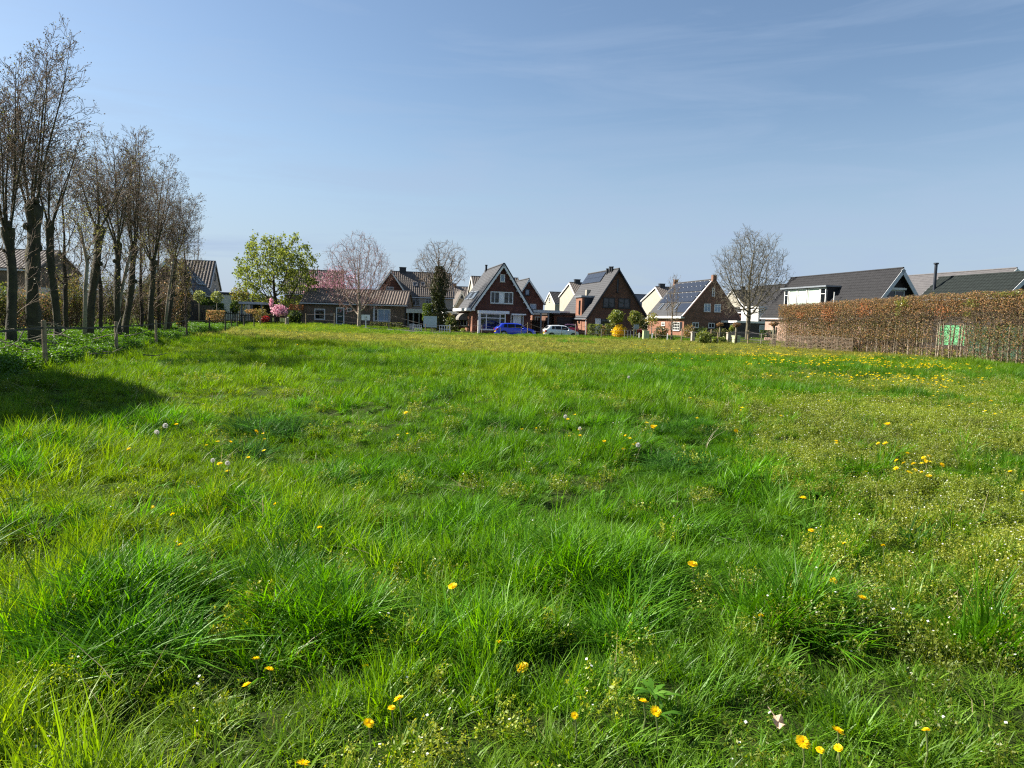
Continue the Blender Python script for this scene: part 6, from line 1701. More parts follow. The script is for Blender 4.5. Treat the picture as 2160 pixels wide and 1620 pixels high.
def inside(x, y):
    n = len(poly); c = np.zeros(len(x), bool); j = n - 1
    for i in range(n):
        xi, yi = poly[i]; xj, yj = poly[j]
        k = ((yi > y) != (yj > y)) & (x < (xj - xi) * (y - yi) / (yj - yi + 1e-12) + xi)
        c ^= k; j = i
    return c
def not_hollow(x, y):
    k = np.ones(len(x), bool)
    for hx, hy, hr in HOLLOWS:
        k &= ((x - hx) ** 2 + (y - hy) ** 2 > (hr * .85) ** 2) | (rng.random(len(x)) < .12)
    return k
def weedmask(x, y):
    """where pale yellow-green weeds take over from the grass"""
    k = x / np.maximum(y, 1.0)
    right = ss(x, .9 + .15 * y, 2.4 + .26 * y) * (1 - ss(y, 14, 26))
    leftc = ss(-x, 1.5 + .2 * y, 2.6 + .35 * y) * (1 - ss(y, 4.2, 6.5)) * .7
    nn = fbm(x, y, 2.6, 3)
    near = .25 * ss(fbm(x, y, 1.0, 31), .58, .75) * (1 - ss(y, 3.0, 4.6))
    return np.clip(right * ss(nn, .24, .54) + leftc * ss(nn, .4, .65) + near, 0, 1)
def lush_dark(x, y):
    return ss(fbm(x, y, 3.1, 17), .5, .72)
def dryband(x, y):
    """short yellowish grass in the far part of the meadow"""
    n = fbm(x, y, 7.0, 23)
    e = (n - .5) * 14
    yy = y + e - .10 * x
    return ss(yy, 31 + .3 * np.maximum(-x, 0), 40 + .5 * np.maximum(-x, 0)) * (1 - .8 * ss(y - .21 * x, 60, 67))
def euler_tilt(psi, th, ph):
    """rotation: turn by psi about z, then tilt by th towards direction ph -> XYZ euler"""
    c, s = np.cos, np.sin
    def Rz(a): 
        z = np.zeros_like(a); o = np.ones_like(a); return np.stack([np.stack([c(a), -s(a), z], -1), np.stack([s(a), c(a), z], -1), np.stack([z, z, o], -1)], -2)
    def Ry(a):
        z = np.zeros_like(a); o = np.ones_like(a); return np.stack([np.stack([c(a), z, s(a)], -1), np.stack([z, o, z], -1), np.stack([-s(a), z, c(a)], -1)], -2)
    M_ = Rz(ph) @ Ry(th) @ Rz(-ph) @ Rz(psi)
    return np.stack([np.arctan2(M_[:, 2, 1], M_[:, 2, 2]), -np.arcsin(np.clip(M_[:, 2, 0], -1, 1)), np.arctan2(M_[:, 1, 0], M_[:, 0, 0])], 1)
def sample(y0, y1, dens, k=.80, m_=1.6):
    area = k * (y1 ** 2 - y0 ** 2) + 2 * m_ * (y1 - y0)
    n = int(area * dens); y = np.sqrt(rng.uniform(max(y0, 0) ** 2, y1 ** 2, n)); x = rng.uniform(-1, 1, n) * (k * y + m_)
    return x, y
def tint_of(x, y, n):
    g0 = np.array([.056, .158, .010]); g1 = np.array([.118, .262, .016]); gy = np.array([.215, .30, .02]); gd = np.array([.29, .285, .065])
    f = fbm(x, y, 4.5, 41)[:, None]; f2 = fbm(x, y, .9, 43)[:, None]
    t = np.clip((f - .3) * 1.6 + (f2 - .5) * .9, 0, 1)
    c = g0 * (1 - t) + g1 * t
    warm = (ss(fbm(x, y, 6, 51), .45, .75) * .45)[:, None]
    c = c * (1 - warm) + gy * warm
    # left side of the meadow is the most yellow-green fresh grass
    lf = (ss(-x, .12 * y - 1, .35 * y + 1) * .35)[:, None]; c = c * (1 - lf) + gy * .9 * lf
    db = (dryband(x, y) * .8)[:, None]; c = c * (1 - db) + gd * db
    wm = (weedmask(x, y) * .5)[:, None]; c = c * (1 - wm) + gy * wm
    return c * rng.uniform(.82, 1.18, (n, 1)) * rng.uniform(.93, 1.07, (n, 3))
near_src = [blade_tuft('grass_tuft', 60, .075, .05, .14, .0058, .8, MT['grass'], seed=s) for s in (1, 2, 3)] + [blade_tuft('grass_tuft', 50, .065, .10, .21, .0062, .65, MT['grass'], seed=s) for s in (4, 5)] + \
    [blade_tuft('grass_tuft', 36, .08, .13, .28, .0072, .85, MT['grass'], seg=4, seed=6, droop=.8)]
mid_src = [blade_tuft('grass_clump', 64, .17, .08, .22, .0085, .75, MT['grass'], seed=s) for s in (11, 12, 13)] + [blade_tuft('grass_clump', 60, .16, .14, .30, .009, .7, MT['grass'], seed=14)]
far_src = [blade_tuft('grass_patch', 64, .34, .07, .20, .018, .8, MT['grass_far'], seed=s, seg=2) for s in (21, 22)] + [blade_tuft('grass_patch', 60, .34, .12, .26, .02, .8, MT['grass_far'], seed=23, seg=2)]
def lay(name, bands, srcs, tallf, lab, hmul=1.0, z=0.0):
    X_, Y_ = zip(*[sample(*b) for b in bands]); x = np.concatenate(X_); y = np.concatenate(Y_)
    ok = inside(x, y)
    gap = fbm(x, y, .55 if y.max() < 15 else 1.2, 67)
    wm = weedmask(x, y); ok &= (rng.random(len(x)) > wm * .55) & (rng.random(len(x)) < (.52 if y.max() < 15 else .34) + .85 * ss(gap, .34, .55))
    ok &= not_hollow(x, y)
    x, y = x[ok], y[ok]; wm = wm[ok]; n = len(x)
    hn = fbm(x, y, 1.3, 61); big = fbm(x, y, 5.0, 63)
    db = dryband(x, y)
    hf = fbm(x, y, .38 if y.max() < 15 else .9, 69)
    s = (.36 + .7 * ss(hn, .25, .75) + .72 * ss(hf, .35, .7)) * (.75 + .5 * big) * (1 - .5 * wm) * (1 - .45 * db) * rng.uniform(.8, 1.2, n) * hmul
    psi = rng.uniform(0, 6.28, n); th = np.abs(rng.normal(.16, .14, n)); ph = np.where(rng.random(n) < .6, rng.normal(-.1, .7, n), rng.uniform(0, 6.28, n))
    scl = np.stack([.85 + .3 * rng.random(n), .85 + .3 * rng.random(n), s], 1)
    k = len(srcs); tall = rng.random(n) < ss(hn, .45, .8) * .6
    idx = np.where(tall, rng.integers(tallf, k, n), rng.integers(0, tallf, n))
    o = instancer(name, np.stack([x, y, gz(x, y) + z], 1), euler_tilt(psi, th, ph), scl, idx, tint_of(x, y, n), srcs)
    return tag(o, lab, 'grass')
lay('near_grass', [(1.2, 4.6, 125), (4.6, 8, 85), (8, 13, 50)], near_src, 3, 'uneven long green grass in the foreground of the meadow')
lay('meadow_grass', [(13, 20, 32), (20, 31, 18)], mid_src, 3, 'lush green grass across the middle of the meadow')
lay('far_grass', [(31, 45, 10.5), (45, 62, 8), (62, 90, 6)], far_src, 2, 'green and straw yellow grass at the far end of the meadow')
# short dense turf below the longer blades
turf = [blade_tuft('turf_tuft', 60, .11, .02, .065, .0042, .9, MT['grass'], seed=s, seg=2) for s in (41, 42)]
x, y = zip(*[sample(*b_) for b_ in ((1.2, 4.6, 85), (4.6, 9, 45), (9, 14, 20))]); x = np.concatenate(x); y = np.concatenate(y); ok = inside(x, y) & not_hollow(x, y); x, y = x[ok], y[ok]; n = len(x)
o = instancer('short_turf', np.stack([x, y, gz(x, y)], 1), euler_tilt(rng.uniform(0, 6.28, n), np.abs(rng.normal(0, .2, n)), rng.uniform(0, 6.28, n)), rng.uniform(.8, 1.3, (n, 1)) * np.ones((1, 3)), rng.integers(0, 2, n), tint_of(x, y, n) * np.where(rng.random((n, 1)) < .12, np.array([[1.5, .95, 3.0]]), np.array([[.8, .8, .9]])), turf)
tag(o, 'short turf at the base of the meadow grass', 'grass')
# tall tussocks with their own places
tus = [blade_tuft('tussock_blades', 48, .085, .22, .46, .0074, .5, MT['grass'], seg=5, out_=.75, seed=s, droop=.7) for s in (31, 32, 33)]
broad = [blade_tuft('broad_blades', 46, .10, .22, .42, .012, .9, MT['grass'], seg=5, out_=.8, seed=34, droop=.9)]
tp = []
spots = [(255, 1330, .40, 34, 0, 1.0), (330, 1270, .30, 20, 0, 1.0), (170, 1390, .3, 16, 0, .8), (660, 1330, .34, 22, 0, .85), (560, 1250, .28, 14, 0, .8), (1255, 1235, .40, 34, 0, .95), (1330, 1275, .22, 12, 0, .9), (1130, 1200, .35, 18, 0, .8), (1010, 1120, .4, 20, 0, .8), (880, 1150, .35, 16, 0, .7),
         (320, 905, .75, 30, 0, .95), (240, 905, .6, 22, 0, .9), (90, 960, .55, 26, 0, 1.05), (40, 1010, .4, 14, 0, 1.0), (600, 905, .55, 26, 1, 1.0), (520, 960, .4, 12, 1, .9), (1500, 782, 1.5, 50, 0, 1.25), (1400, 790, 1.4, 24, 0, .9), (1640, 1050, .5, 20, 0, .9), (1560, 990, .5, 14, 0, .9),
         (1290, 905, .5, 16, 0, .9), (1300, 950, .4, 14, 0, 1.0), (1700, 1330, .25, 12, 0, .8), (1640, 1290, .22, 10, 0, .9), (1450, 915, .5, 12, 1, .9), (1420, 985, .4, 14, 1, .9), (1045, 905, .45, 12, 1, .9), (680, 862, .5, 12, 0, 1.0), (512, 768, 1.1, 18, 1, 1.0), (400, 770, 1.0, 14, 1, 1.0),
         (790, 745, 1.2, 14, 1, 1.1), (885, 770, 1.2, 14, 1, 1.1), (1200, 725, 2.0, 22, 0, 1.4), (740, 772, 1.2, 12, 1, 1.0), (960, 835, .6, 14, 1, .9), (1820, 1000, .3, 8, 0, .8), (2090, 1370, .2, 8, 0, .9), (1750, 850, .8, 14, 0, .9), (1880, 860, .9, 18, 0, .9), (60, 1130, .45, 14, 0, .7), (900, 1010, .5, 16, 0, .75), (760, 1000, .5, 16, 0, .8),
         (1000, 1330, .25, 10, 0, .6), (1330, 1330, .2, 10, 0, .7), (450, 1080, .4, 14, 0, .8), (640, 1120, .35, 12, 0, .7), (1500, 1130, .4, 12, 0, .7), (430, 725, 2.2, 24, 0, 1.2), (470, 712, 2.0, 18, 0, 1.2)]
for px, py, r, n, kind, hs in spots:
    c = ground_at(px, py)
    for k in range(int(n * 1.35)):
        a = rng.uniform(0, 6.28); q = r * math.sqrt(rng.random())
        x, y = c.x + q * math.cos(a), c.y + q * math.sin(a) * 1.1
        e = q / r
        tp.append((x, y, a if rng.random() < .5 else rng.normal(-.1, .5), .06 + .20 * e + rng.normal(0, .08), hs * .76 * (1.1 - .4 * e) * rng.uniform(.75, 1.2), kind))
T = np.array(tp)
T = T[not_hollow(T[:, 0], T[:, 1])]
# free-standing tall clumps all over
x, y = sample(2.0, 30, .55); ok = inside(x, y) & (fbm(x, y, 2.2, 71) > .5); x, y = x[ok], y[ok]; n = len(x)
T = np.concatenate([T, np.stack([x, y, rng.normal(0, .8, n), rng.uniform(.05, .35, n), rng.uniform(.45, .85, n), (rng.random(n) < .2) * 1.0], 1)]); n = len(T)
idx = np.where(T[:, 5] > .5, 3, rng.integers(0, 3, n)); dk = np.array([[.075, .205, .008]]) * rng.uniform(.7, 1.45, (n, 1)); dk = np.where(T[:, 5:6] > .5, np.array([[.042, .12, .016]]) * rng.uniform(.85, 1.45, (n, 1)), dk)
o = instancer('tussock_grass', np.stack([T[:, 0], T[:, 1], gz(T[:, 0], T[:, 1])], 1), euler_tilt(rng.uniform(0, 6.28, n), T[:, 3], T[:, 2]), np.stack([np.full(n, 1.1), np.full(n, 1.1), T[:, 4]], 1), idx, dk, tus + broad)
tag(o, 'tall dark green tussocks standing out of the meadow grass', 'grass')
# pale flowering weeds
wsrc = [weed_tuft('weed_tuft', 20, .10, .06, .17, [MT['weed'], MT['weed_tip'], MT['petal_white']], seed=s, white=w_) for s, w_ in ((51, .10), (52, .03), (53, .2))]
xs_, ys_ = zip(*[sample(*b) for b in ((1.2, 4.6, 75), (4.6, 9, 55), (9, 16, 30), (16, 26, 12))]); x = np.concatenate(xs_); y = np.concatenate(ys_)
wm = weedmask(x, y); ok = inside(x, y) & (rng.random(len(x)) < np.maximum(wm, .05)); x, y, wm = x[ok], y[ok], wm[ok]; n = len(x)
big = 1 + .8 * ss(y, 6, 18)
wt_ = np.array([[.21, .29, .022]]) * (1 - .5 * fbm(x, y, 1.5, 83)[:, None]) + np.array([[.06, .05, .010]]) * ss(fbm(x, y, 2.0, 85), .4, .7)[:, None]
o = instancer('flowering_weeds', np.stack([x, y, gz(x, y)], 1), euler_tilt(rng.uniform(0, 6.28, n), np.abs(rng.normal(0, .15, n)), rng.uniform(0, 6.28, n)), np.stack([big, big, (.75 + .6 * fbm(x, y, .8, 87)) * (1 + .25 * ss(y, 8, 16))], 1), rng.integers(0, 3, n), wt_ * rng.uniform(.8, 1.25, (n, 1)), wsrc)
tag(o, 'pale yellow green flowering weeds over the right of the meadow', 'weeds')
# dry stalks and grass flower stems
stk = [blade_tuft('dry_stalks', 5, .12, .15, .34, .0032, .9, MT['straw'], seg=4, seed=s, droop=.8) for s in (61, 62)]
x, y = sample(1.3, 14, 4.5); ok = inside(x, y) & (rng.random(len(x)) < .15 + ss(fbm(x, y, 1.2, 91), .5, .7)); x, y = x[ok], y[ok]; n = len(x)
o = instancer('dry_stalks', np.stack([x, y, gz(x, y)], 1), euler_tilt(rng.uniform(0, 6.28, n), rng.uniform(.2, .9, n), rng.normal(0, 1.2, n)), np.stack([np.ones(n), np.ones(n), rng.uniform(.5, 1, n)], 1), rng.integers(0, 2, n), np.ones((n, 3)), stk)
tag(o, 'dry straw coloured stalks lying in the foreground grass', 'stalks')

# broad leaf rosettes (dandelion, plantain) between the grass
def rosette(name, n, L, w, seed):
    lr = np.random.default_rng(seed); V = []; Fq = []
    for k in range(n):
        a = 2 * math.pi * k / n + lr.normal(0, .25); l = L * lr.uniform(.6, 1.15); up_ = lr.uniform(.25, .9); c, s_ = math.cos(a), math.sin(a); b = len(V); m_ = 6
        for i in range(m_ + 1):
            t = i / m_; r = l * t * (1 - .12 * t); z = l * up_ * (t - .75 * t * t); ww = w * (math.sin(math.pi * min(.08 + t * .9, 1)) ** .8) * (1 + (.35 if i % 2 else -.25)) / 2
            V += [(r * c - ww * s_, r * s_ + ww * c, z + .01), (r * c + ww * s_, r * s_ - ww * c, z + .01)]
        Fq += [(b + 2 * i, b + 2 * i + 1, b + 2 * i + 3, b + 2 * i + 2) for i in range(m_)]
    return fastmesh(name, np.array(V), np.array(Fq), MT['grass'])
ros = [rosette('leaf_rosette', 11, .15, .026, 1), rosette('leaf_rosette', 9, .2, .022, 2), rosette('leaf_rosette', 8, .13, .04, 3)]
x, y = sample(1.3, 16, 5.5); ok = inside(x, y) & (rng.random(len(x)) < .25 + ss(fbm(x, y, 1.6, 93), .42, .62)); x, y = x[ok], y[ok]; n = len(x)
o = instancer('broad_leaf_rosettes', np.stack([x, y, gz(x, y) + rng.uniform(.01, .07, n)], 1), euler_tilt(rng.uniform(0, 6.28, n), np.abs(rng.normal(0, .2, n)), rng.uniform(0, 6.28, n)), rng.uniform(.4, .8, (n, 1)) * np.ones((1, 3)), rng.integers(0, 3, n), np.array([[.085, .21, .02]]) * rng.uniform(.7, 1.4, (n, 1)), ros)
tag(o, 'broad toothed leaves of dandelions and plantain between the grass', 'weeds')

# leafy weeds on the ditch bank left of the fence
def leafy(name, n, Rr, h, mat, ls, seed):
    lr = np.random.default_rng(seed); global rng
    keep = rng; rng = lr
    P = np.stack([lr.normal(0, Rr * .55, n), lr.normal(0, Rr * .55, n), h * lr.uniform(.25, 1, n) ** .7], 1)
    P[:, 2] *= np.exp(-(P[:, 0] ** 2 + P[:, 1] ** 2) / (Rr * Rr * 1.6))
    V, Fq = leafquads(P, ls, .7, flat=.45); segs = [(0, 0, -.05, p[0] * .8, p[1] * .8, p[2] * .9, .004, .002) for p in P[::6]]
    V, Fq, mi = cat((V, Fq, 0), (*segtubes(segs, 3), 0)); rng = keep
    return fastmesh(name, V, Fq, mat)
ls_ = [leafy('leafy_weed', 190, .24, .52, MT['weed'], .052, s) for s in (71, 72)] + [leafy('leafy_weed', 160, .22, .36, MT['weed'], .048, 73)]
n = 9000; y = rng.uniform(7, 62, n); x = fence_x(y) - .05 - np.abs(rng.normal(0, 4.2, n)); ok = (x > -.9 * y - 6) & (rng.random(n) < 1.15 - y / 80); x, y = x[ok], y[ok]; n = len(x)
f = fbm(x, y, 2.5, 95)[:, None]
tn = np.array([[.045, .12, .010]]) * (1 - f) + np.array([[.11, .22, .018]]) * f
o = instancer('bank_weeds', np.stack([x, y, gz(x, y)], 1), euler_tilt(rng.uniform(0, 6.28, n), np.abs(rng.normal(0, .12, n)), rng.uniform(0, 6.28, n)), np.stack([np.full(n, 1.25), np.full(n, 1.25), .6 + .9 * f[:, 0]], 1), rng.integers(0, 3, n), tn * rng.uniform(.8, 1.25, (n, 1)), ls_)
tag(o, 'leafy green weeds on the bank under the pollards', 'weeds')
# rough grass beyond the fence, verge and gardens
n = 15000; y = rng.uniform(14, 96, n); x = rng.uniform(-1, 1, n) * (.8 * y + 4); ok = ~inside(x, y) & ((x < fence_x(y) - .3) | (y - .21 * x > 79.6) | (x > 8)) ; x, y = x[ok], y[ok]
d_ = (x - HA.x) * Hn.x + (y - HA.y) * Hn.y; ok = (x < 10) | (d_ > -.3) | (y > 52); x, y = x[ok], y[ok]; n = len(x)
o = instancer('rough_grass', np.stack([x, y, gz(x, y)], 1), euler_tilt(rng.uniform(0, 6.28, n), np.abs(rng.normal(.1, .1, n)), rng.uniform(0, 6.28, n)), np.stack([np.full(n, 1.2), np.full(n, 1.2), rng.uniform(.5, 1.1, n)], 1), rng.integers(0, 3, n), tint_of(x, y, n) * .95, far_src)
tag(o, 'rough grass under the trees and in the gardens', 'grass')
# taller fringe at the foot of the hedge and along the fence lines
def fringe(pts, n, wid, hs, tint):
    out_ = []
    for (x0, y0), (x1, y1) in zip(pts[:-1], pts[1:]):
        t = rng.random(n); out_.append(np.stack([x0 + (x1 - x0) * t + rng.normal(0, wid, n), y0 + (y1 - y0) * t + rng.normal(0, wid, n)], 1))
    return np.concatenate(out_)
fr = np.concatenate([fringe([(p[0], p[1]) for p in left_posts], 90, .25, 1, None), fringe([(p[0], p[1]) for p in far_posts[9:]], 60, .4, 1, None),
                     fringe([(HA.x - Hn.x * .9, HA.y - Hn.y * .9), (HA.x - Hn.x * .9 + Hd.x * 26, HA.y - Hn.y * .9 + Hd.y * 26)], 700, .35, 1, None)])
n = len(fr)
o = instancer('fringe_grass', np.stack([fr[:, 0], fr[:, 1], gz(fr[:, 0], fr[:, 1])], 1), euler_tilt(rng.uniform(0, 6.28, n), np.abs(rng.normal(.15, .1, n)), rng.uniform(0, 6.28, n)), np.stack([np.full(n, 1.), np.full(n, 1.), rng.uniform(.7, 1.5, n)], 1), rng.integers(0, 4, n), tint_of(fr[:, 0], fr[:, 1], n) * .9, mid_src)
tag(o, 'longer grass along the fences and the hedge foot', 'grass')

# far trees closing the view between the roofs
lr = np.random.default_rng(5); n = 16000
x = lr.uniform(-260, 300, n); yb = 235 + .12 * x + lr.uniform(-12, 12, n); hh_ = 3 + 5 * fbm(x, yb * 0, 18, 3)
V, Fq = leafquads(np.stack([x, yb, lr.random(n) ** .8 * hh_], 1), 1.6, .8)
tag(link('far_wood', fastmesh('far_wood', V, Fq, [MT['leaf_olive'], MT['leaf_brown']], lr.integers(0, 2, len(Fq)))), 'distant low wood behind the houses', 'wood', kind='stuff')

# ------------------------------------------------------------------ dandelions
MT['dandelion'] = leafmat('dandelion_petals', (.84, .60, .004), (.95, .76, .012), .3, gloss=.02)
MT['stem_green'] = pmat('flower_stem', (.16, .2, .06), (.12, .15, .05), .6, 20)
MT['clock'] = leafmat('seed_head_down', (.42, .41, .39), (.6, .58, .56), .5)
def petals(r, n, seed, lift=.25, rings=3):
    lr = np.random.default_rng(seed); V = []; Fq = []
    for k in range(rings):
        rr = r * (1 - .27 * k); z0 = .1 * r * k
        for i in range(n):
            a = 2 * math.pi * (i + .5 * k + lr.uniform(-.3, .3)) / n; w = rr * .13
            q = rr * lr.uniform(.86, 1.06); zl = q * (lift + .35 * k) * lr.uniform(.5, 1.1)
            c, s = math.cos(a), math.sin(a); b = len(V)
            V += [(.1 * r * c + w * .4 * s, .1 * r * s - w * .4 * c, z0), (.1 * r * c - w * .4 * s, .1 * r * s + w * .4 * c, z0), (q * c - w * s, q * s + w * c, z0 + zl), (q * c + w * s, q * s - w * c, z0 + zl)]
            Fq.append((b, b + 1, b + 2, b + 3))
    return np.array(V), np.array(Fq)
heads = []
for sd, lift in ((1, .08), (2, .25), (3, .15)):
    V, Fq = petals(1.0, 24, sd, lift)
    heads.append(fastmesh('flower_head', V, Fq, MT['dandelion']))
small = []
for sd in (4, 5):
    V, Fq = petals(1.0, 9, sd, .25, 2)
    V2, F2 = segtubes([(0, 0, -4.5, 0, 0, 0, .09, .07)], 3)
    V, Fq, mi = cat((V, Fq, 0), (V2, F2, 1)); small.append(fastmesh('dandelion', V, Fq, [MT['dandelion'], MT['stem_green']], mi))
stemme = None
mb = MB(); mb.tube([(0, 0, -.02), (.01, .0, .5), (.0, 0, 1.0)], [.0035, .003, .0028], 6, cap=False)
me_ = bpy.data.meshes.new('stem'); me_.from_pydata(mb.v, [], mb.f); me_.materials.append(MT['stem_green']); stemme = me_
def dandelion(px, py, wpx, label, group=None, h=None, parts=True):
    h = h or rng.uniform(.12, .165)
    g = ground_at(px, py, h)
    D = g.y; r = max(.014, wpx / 2 * D / F * 1.08) if parts else max(.022, wpx / 2 * D / F * 1.25)
    r = min(r, .05 if parts else .075)
    if parts:
        root = tag(empty('dandelion', g), label, 'dandelion', group)
        s_ = link('stem', stemme, root); s_.scale = (1, 1, h)
        hd_ = link('flower_head', heads[rng.integers(0, 3)], root, (0, 0, h - .004)); hd_.scale = (r, r, r)
        hd_.rotation_euler = (rng.normal(0.38, .22), rng.normal(-.08, .22), rng.uniform(0, 6))
        return root
    o = link('dandelion', small[rng.integers(0, 2)], None, (g.x, g.y, g.z + h)); o.scale = (r, r, r); o.rotation_euler = (rng.normal(.1, .15), rng.normal(0, .15), rng.uniform(0, 6))
    tag(o, label, 'dandelion', group)
    return o
GN = 'single dandelions in the foreground grass'
near = [(520, 1401, 20, 'dandelion uppermost of three beside tall grass at lower left'), (540, 1415, 19, 'half hidden middle dandelion of the three at lower left'), (568, 1411, 20, 'rightmost dandelion of the three at lower left'),
        (955, 1236, 19, 'lone dandelion on the clear grass right of the left tussocks'), (772, 1340, 16, 'dandelion half hidden beside the dark tussock gap'), (1053, 1354, 15, 'small orange dandelion just left of a wide flat one'),
        (1103, 1359, 28, 'wide flat dandelion next to a small orange one'), (841, 1472, 23, 'larger upper dandelion of a touching pair near the bottom'), (826, 1492, 17, 'smaller lower dandelion of a touching pair near the bottom'),
        (777, 1523, 25, 'round dandelion among pale weeds below the touching pair'), (639, 1611, 36, 'large dandelion cut by the bottom edge of the picture'), (1461, 1190, 21, 'lone dandelion right of the big leaning tussock'),
        (1605, 1297, 8, 'tiny dandelion in grass left of the weedy patch'), (1357, 1478, 20, 'upper left dandelion of a diagonal pair'), (1383, 1499, 24, 'lower right dandelion of a diagonal pair'), (1212, 1507, 7, 'narrow closed orange dandelion bud'),
        (1755, 1223, 22, 'ragged dandelion at the left edge of the weedy patch'), (1819, 1260, 18, 'small ragged dandelion lower right of another on weeds'), (1693, 1563, 32, 'large round dandelion below the dry leaf'),
        (1767, 1541, 28, 'wide dandelion right of the dry leaf'), (1730, 1580, 16, 'small dandelion between two large ones at lower right'), (1769, 1576, 17, 'small flat dandelion under the wide one at lower right'), (1954, 1538, 8, 'tiny orange dandelion deep in the weeds at lower right'),
        (272, 947, 12, 'dandelion in front of the broad dark shade'), (372, 888, 9, 'dandelion beside the white seed heads at the shade edge'), (318, 1037, 14, 'tilted dandelion left of the grey tall grass'), (582, 1062, 10, 'small dandelion hidden in tall grass at centre left'),
        (674, 1113, 14, 'bright dandelion in grass left of centre'), (540, 910, 13, 'bright double dandelion beside the broad dark tussock'), (1694, 1052, 16, 'lone dandelion right of the dark tall clump'), (1711, 1118, 13, 'half closed dandelion in dry grass right of centre'),
        (1872, 895, 14, 'wide dandelion in the green patch far right'), (2131, 994, 9, 'lone small dandelion near the right picture edge'), (2158, 1035, 9, 'dandelion cut by the right picture edge'), (364, 1084, 10, 'half hidden dandelion above a dark hollow on the left'), (380, 1147, 12, 'dandelion with a broken stem on the left'),
        (1553, 900, 10, 'flat dandelion on its own in front of the dark long grass'), (1275, 930, 9, 'dandelion left of a small dark hollow'), (856, 870, 9, 'single dandelion in the open middle of the meadow'), (627, 734, 6, 'far lone dandelion on the bright left slope')]
for px, py, w_, lab in near:
    dandelion(px, py, w_, lab)
clusters = {
    'dandelion in the flower ring on the pale weedy patch': [(1891, 971, 11), (1891, 979, 11), (1907, 966, 10), (1914, 956, 9), (1928, 967, 10), (1949, 965, 10), (1960, 963, 11), (1953, 970, 9), (1944, 970, 8), (1915, 995, 8), (1929, 990, 8), (1933, 994, 9), (1943, 996, 10), (1960, 995, 12), (1960, 987, 6), (1986, 989, 12), (1920, 998, 8)],
    'small dandelion scattered in the grass left of centre': [(435, 927, 7), (459, 920, 8), (486, 932, 11), (463, 974, 11), (524, 965, 10), (480, 994, 8), (557, 926, 7), (557, 951, 8), (555, 908, 6), (839, 918, 6), (859, 915, 5)],
    'small dandelion in the scatter around the seed heads': [(1100, 914, 8), (1131, 897, 7), (1197, 891, 7), (1213, 875, 6), (1223, 906, 9), (1200, 920, 8), (1223, 925, 9), (1319, 919, 9), (1328, 925, 8), (1315, 952, 10), (1334, 948, 8), (1340, 941, 7), (1364, 892, 8), (1377, 900, 12), (1383, 899, 8), (1470, 889, 8), (1646, 879, 8), (1565, 861, 7), (1562, 867, 5), (1441, 840, 4), (1455, 843, 7), (1523, 808, 7)],
    'small dandelion in the weedy grass at the right': [(1764, 930, 9), (1764, 935, 7), (1853, 931, 9), (1868, 932, 11), (1843, 897, 5), (1922, 897, 5), (1781, 1145, 9), (1863, 1149, 9), (1826, 996, 7), (2090, 846, 9), (2098, 874, 8), (2077, 868, 8), (2037, 835, 8), (2014, 840, 6), (2113, 864, 5), (2157, 879, 7), (1997, 828, 6), (2043, 859, 6), (2002, 853, 6), (2157, 801, 7), (1747, 846, 7), (1987, 826, 5), (1968, 839, 6), (2052, 852, 5), (2104, 855, 6), (2142, 838, 6), (2032, 818, 5)]}
ORD = ('first second third fourth fifth sixth seventh eighth ninth tenth eleventh twelfth thirteenth fourteenth fifteenth sixteenth seventeenth eighteenth nineteenth twentieth '
       'twenty-first twenty-second twenty-third twenty-fourth twenty-fifth twenty-sixth twenty-seventh twenty-eighth').split()
for lab, lst in clusters.items():
    for k, (px, py, w_) in enumerate(sorted(lst)):
        one = lab.replace('dandelion in', 'dandelion, %s from the left in' % ORD[k]).replace('dandelion scattered', 'dandelion, %s from the left, scattered' % ORD[k])
        dandelion(px, py, w_, one, lab.replace('dandelion', 'dandelions', 1).replace('small ', ''), parts=w_ >= 9)
# dense far drift on the right: nearest ones singly, the rest together
cand = []
for k in range(1150):
    if k % 3 == 0:
        px = rng.uniform(1320, 2090); py = 745 + (px - 1330) * .055 + rng.normal(0, 13)
    else:
        px = rng.uniform(1560, 2010); py = 749 + (px - 1560) * .088 + rng.normal(0, 16)
    if py < horizon(px) + 45 + max(0, (px - 1600) * .02): continue
    q = ground_at(px, py)
    if not inside(np.array([q.x]), np.array([q.y]))[0]: continue
    # flowers sit in clumps
    if vnoise(np.array([q.x]), np.array([q.y]), 1.1, 7)[0] < .38: continue
    cand.append((q.y, px, py))
cand.sort()
for D, px, py in cand[:165]:
    dandelion(px, py, 4.4, h=.2, label='small dandelion in the dense yellow drift near the hedge', group='dandelions in the yellow drift near the hedge', parts=False)
rest = cand[165:]
q = [ground_at(px, py) for _, px, py in rest] + [ground_at(rng.uniform(560, 760), rng.normal(705, 6)) for _ in range(60)]
q = np.array([tuple(p) for p in q]); n = len(q); q[:, 2] += .2
r_ = rng.uniform(.032, .054, n)
o = instancer('far_dandelions', q, euler_tilt(rng.uniform(0, 6, n), np.abs(rng.normal(0, .15, n)), rng.uniform(0, 6, n)), np.stack([r_, r_, r_], 1), rng.integers(0, 2, n), np.ones((n, 3)), small)
tag(o, 'far scatter of tiny yellow dandelions', 'dandelions')
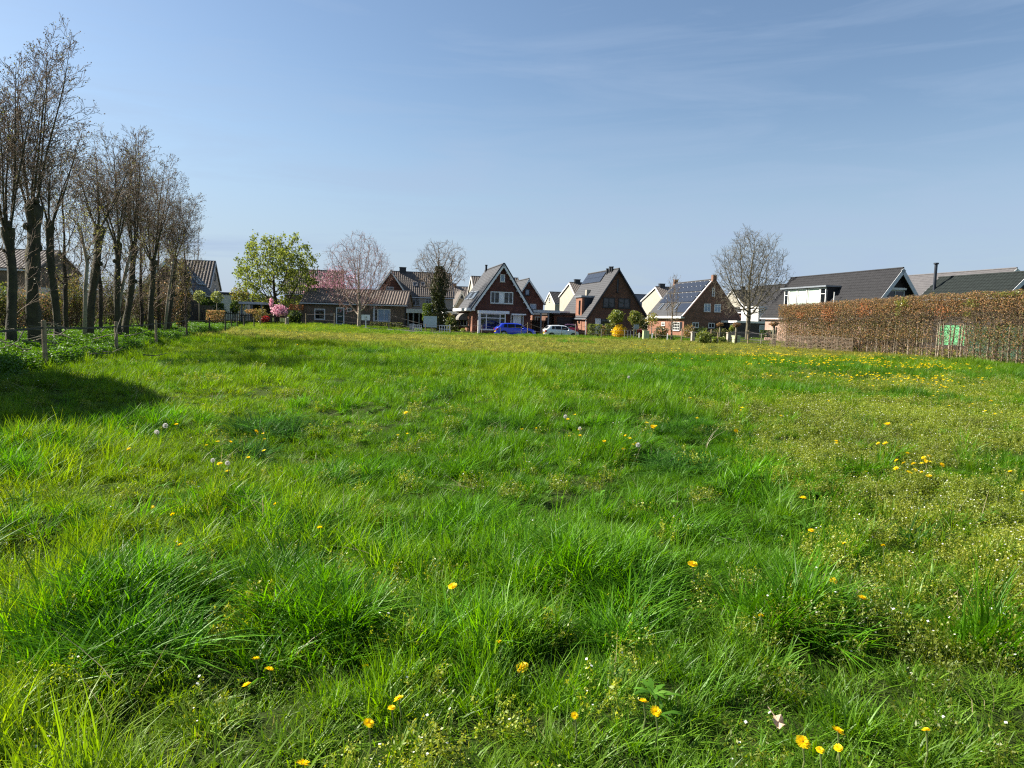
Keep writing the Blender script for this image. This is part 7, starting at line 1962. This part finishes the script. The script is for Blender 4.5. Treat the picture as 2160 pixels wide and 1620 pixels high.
# seed heads
lr = np.random.default_rng(8)
d = lr.normal(size=(150, 3)); d /= np.linalg.norm(d, axis=1, keepdims=True)
S_ = np.concatenate([d * .25, d * .95, np.full((150, 1), .012), np.full((150, 1), .012)], 1); Va, Fa = segtubes(S_, 3)
keep = rng; rng = lr; Vb, Fb = leafquads(d * .97, .42, .8); rng = keep
Vc, Fc = leafquads(np.zeros((6, 3)), .3, 1)
V, Fq, mi = cat((Va, Fa, 0), (Vb, Fb, 0), (Vc, Fc, 1)); clock_me = fastmesh('seed_head', V, Fq, [MT['clock'], MT['stem_green']], mi)
for px, py, w_, lab in ((349, 894, 12, 'tall white seed head above two lower ones by the shade'), (330, 905, 11, 'middle white seed head of three by the shade'), (332, 912, 9, 'lowest white seed head of three by the shade'), (449, 967, 10, 'left white seed head of a pair in front of tall grass'),
                        (480, 977, 11, 'right white seed head of a pair in front of tall grass'), (1193, 875, 9, 'white seed head highest of those right of centre'), (1223, 914, 8, 'white seed head between two dandelions right of centre'), (1346, 939, 11, 'white seed head crowded by three dandelions'), (1326, 801, 6, 'far lone white seed head in the middle of the meadow')):
    h = .22; g = ground_at(px, py, h); r = w_ / 2 * g.y / F * .85
    root = tag(empty('dandelion_clock', g), lab, 'seed head', 'dandelion seed heads'); s_ = link('stem', stemme, root); s_.scale = (1, 1, h); hd_ = link('seed_head', clock_me, root, (0, 0, h)); hd_.scale = (r, r, r)
# one dry leaf
g = ground_at(1642, 1521, .10); g.z += .10
mb = MB(); pts = []
for k in range(14):
    a = 2 * math.pi * k / 14; rr = .021 * (1 + .22 * math.sin(5 * a) + .1 * math.sin(9 * a)); pts.append((rr * math.cos(a), rr * math.sin(a) * 1.2, .010 * math.sin(3 * a) + rng.uniform(-.004, .004)))
mb.add([(0, 0, -.006)] + pts, [(0, 1 + k, 1 + (k + 1) % 14) for k in range(14)])
mb.add([(0, .02, .0), (.003, .02, 0), (.004, .055, .004), (.001, .055, .004)], [(0, 1, 2, 3)])
o = mb.build('dry_leaf', MT['leaf_dry'], None, loc=g); o.rotation_euler = (.45, -.25, .4); tag(o, 'pale brown dry leaf lying on the weeds', 'leaf')
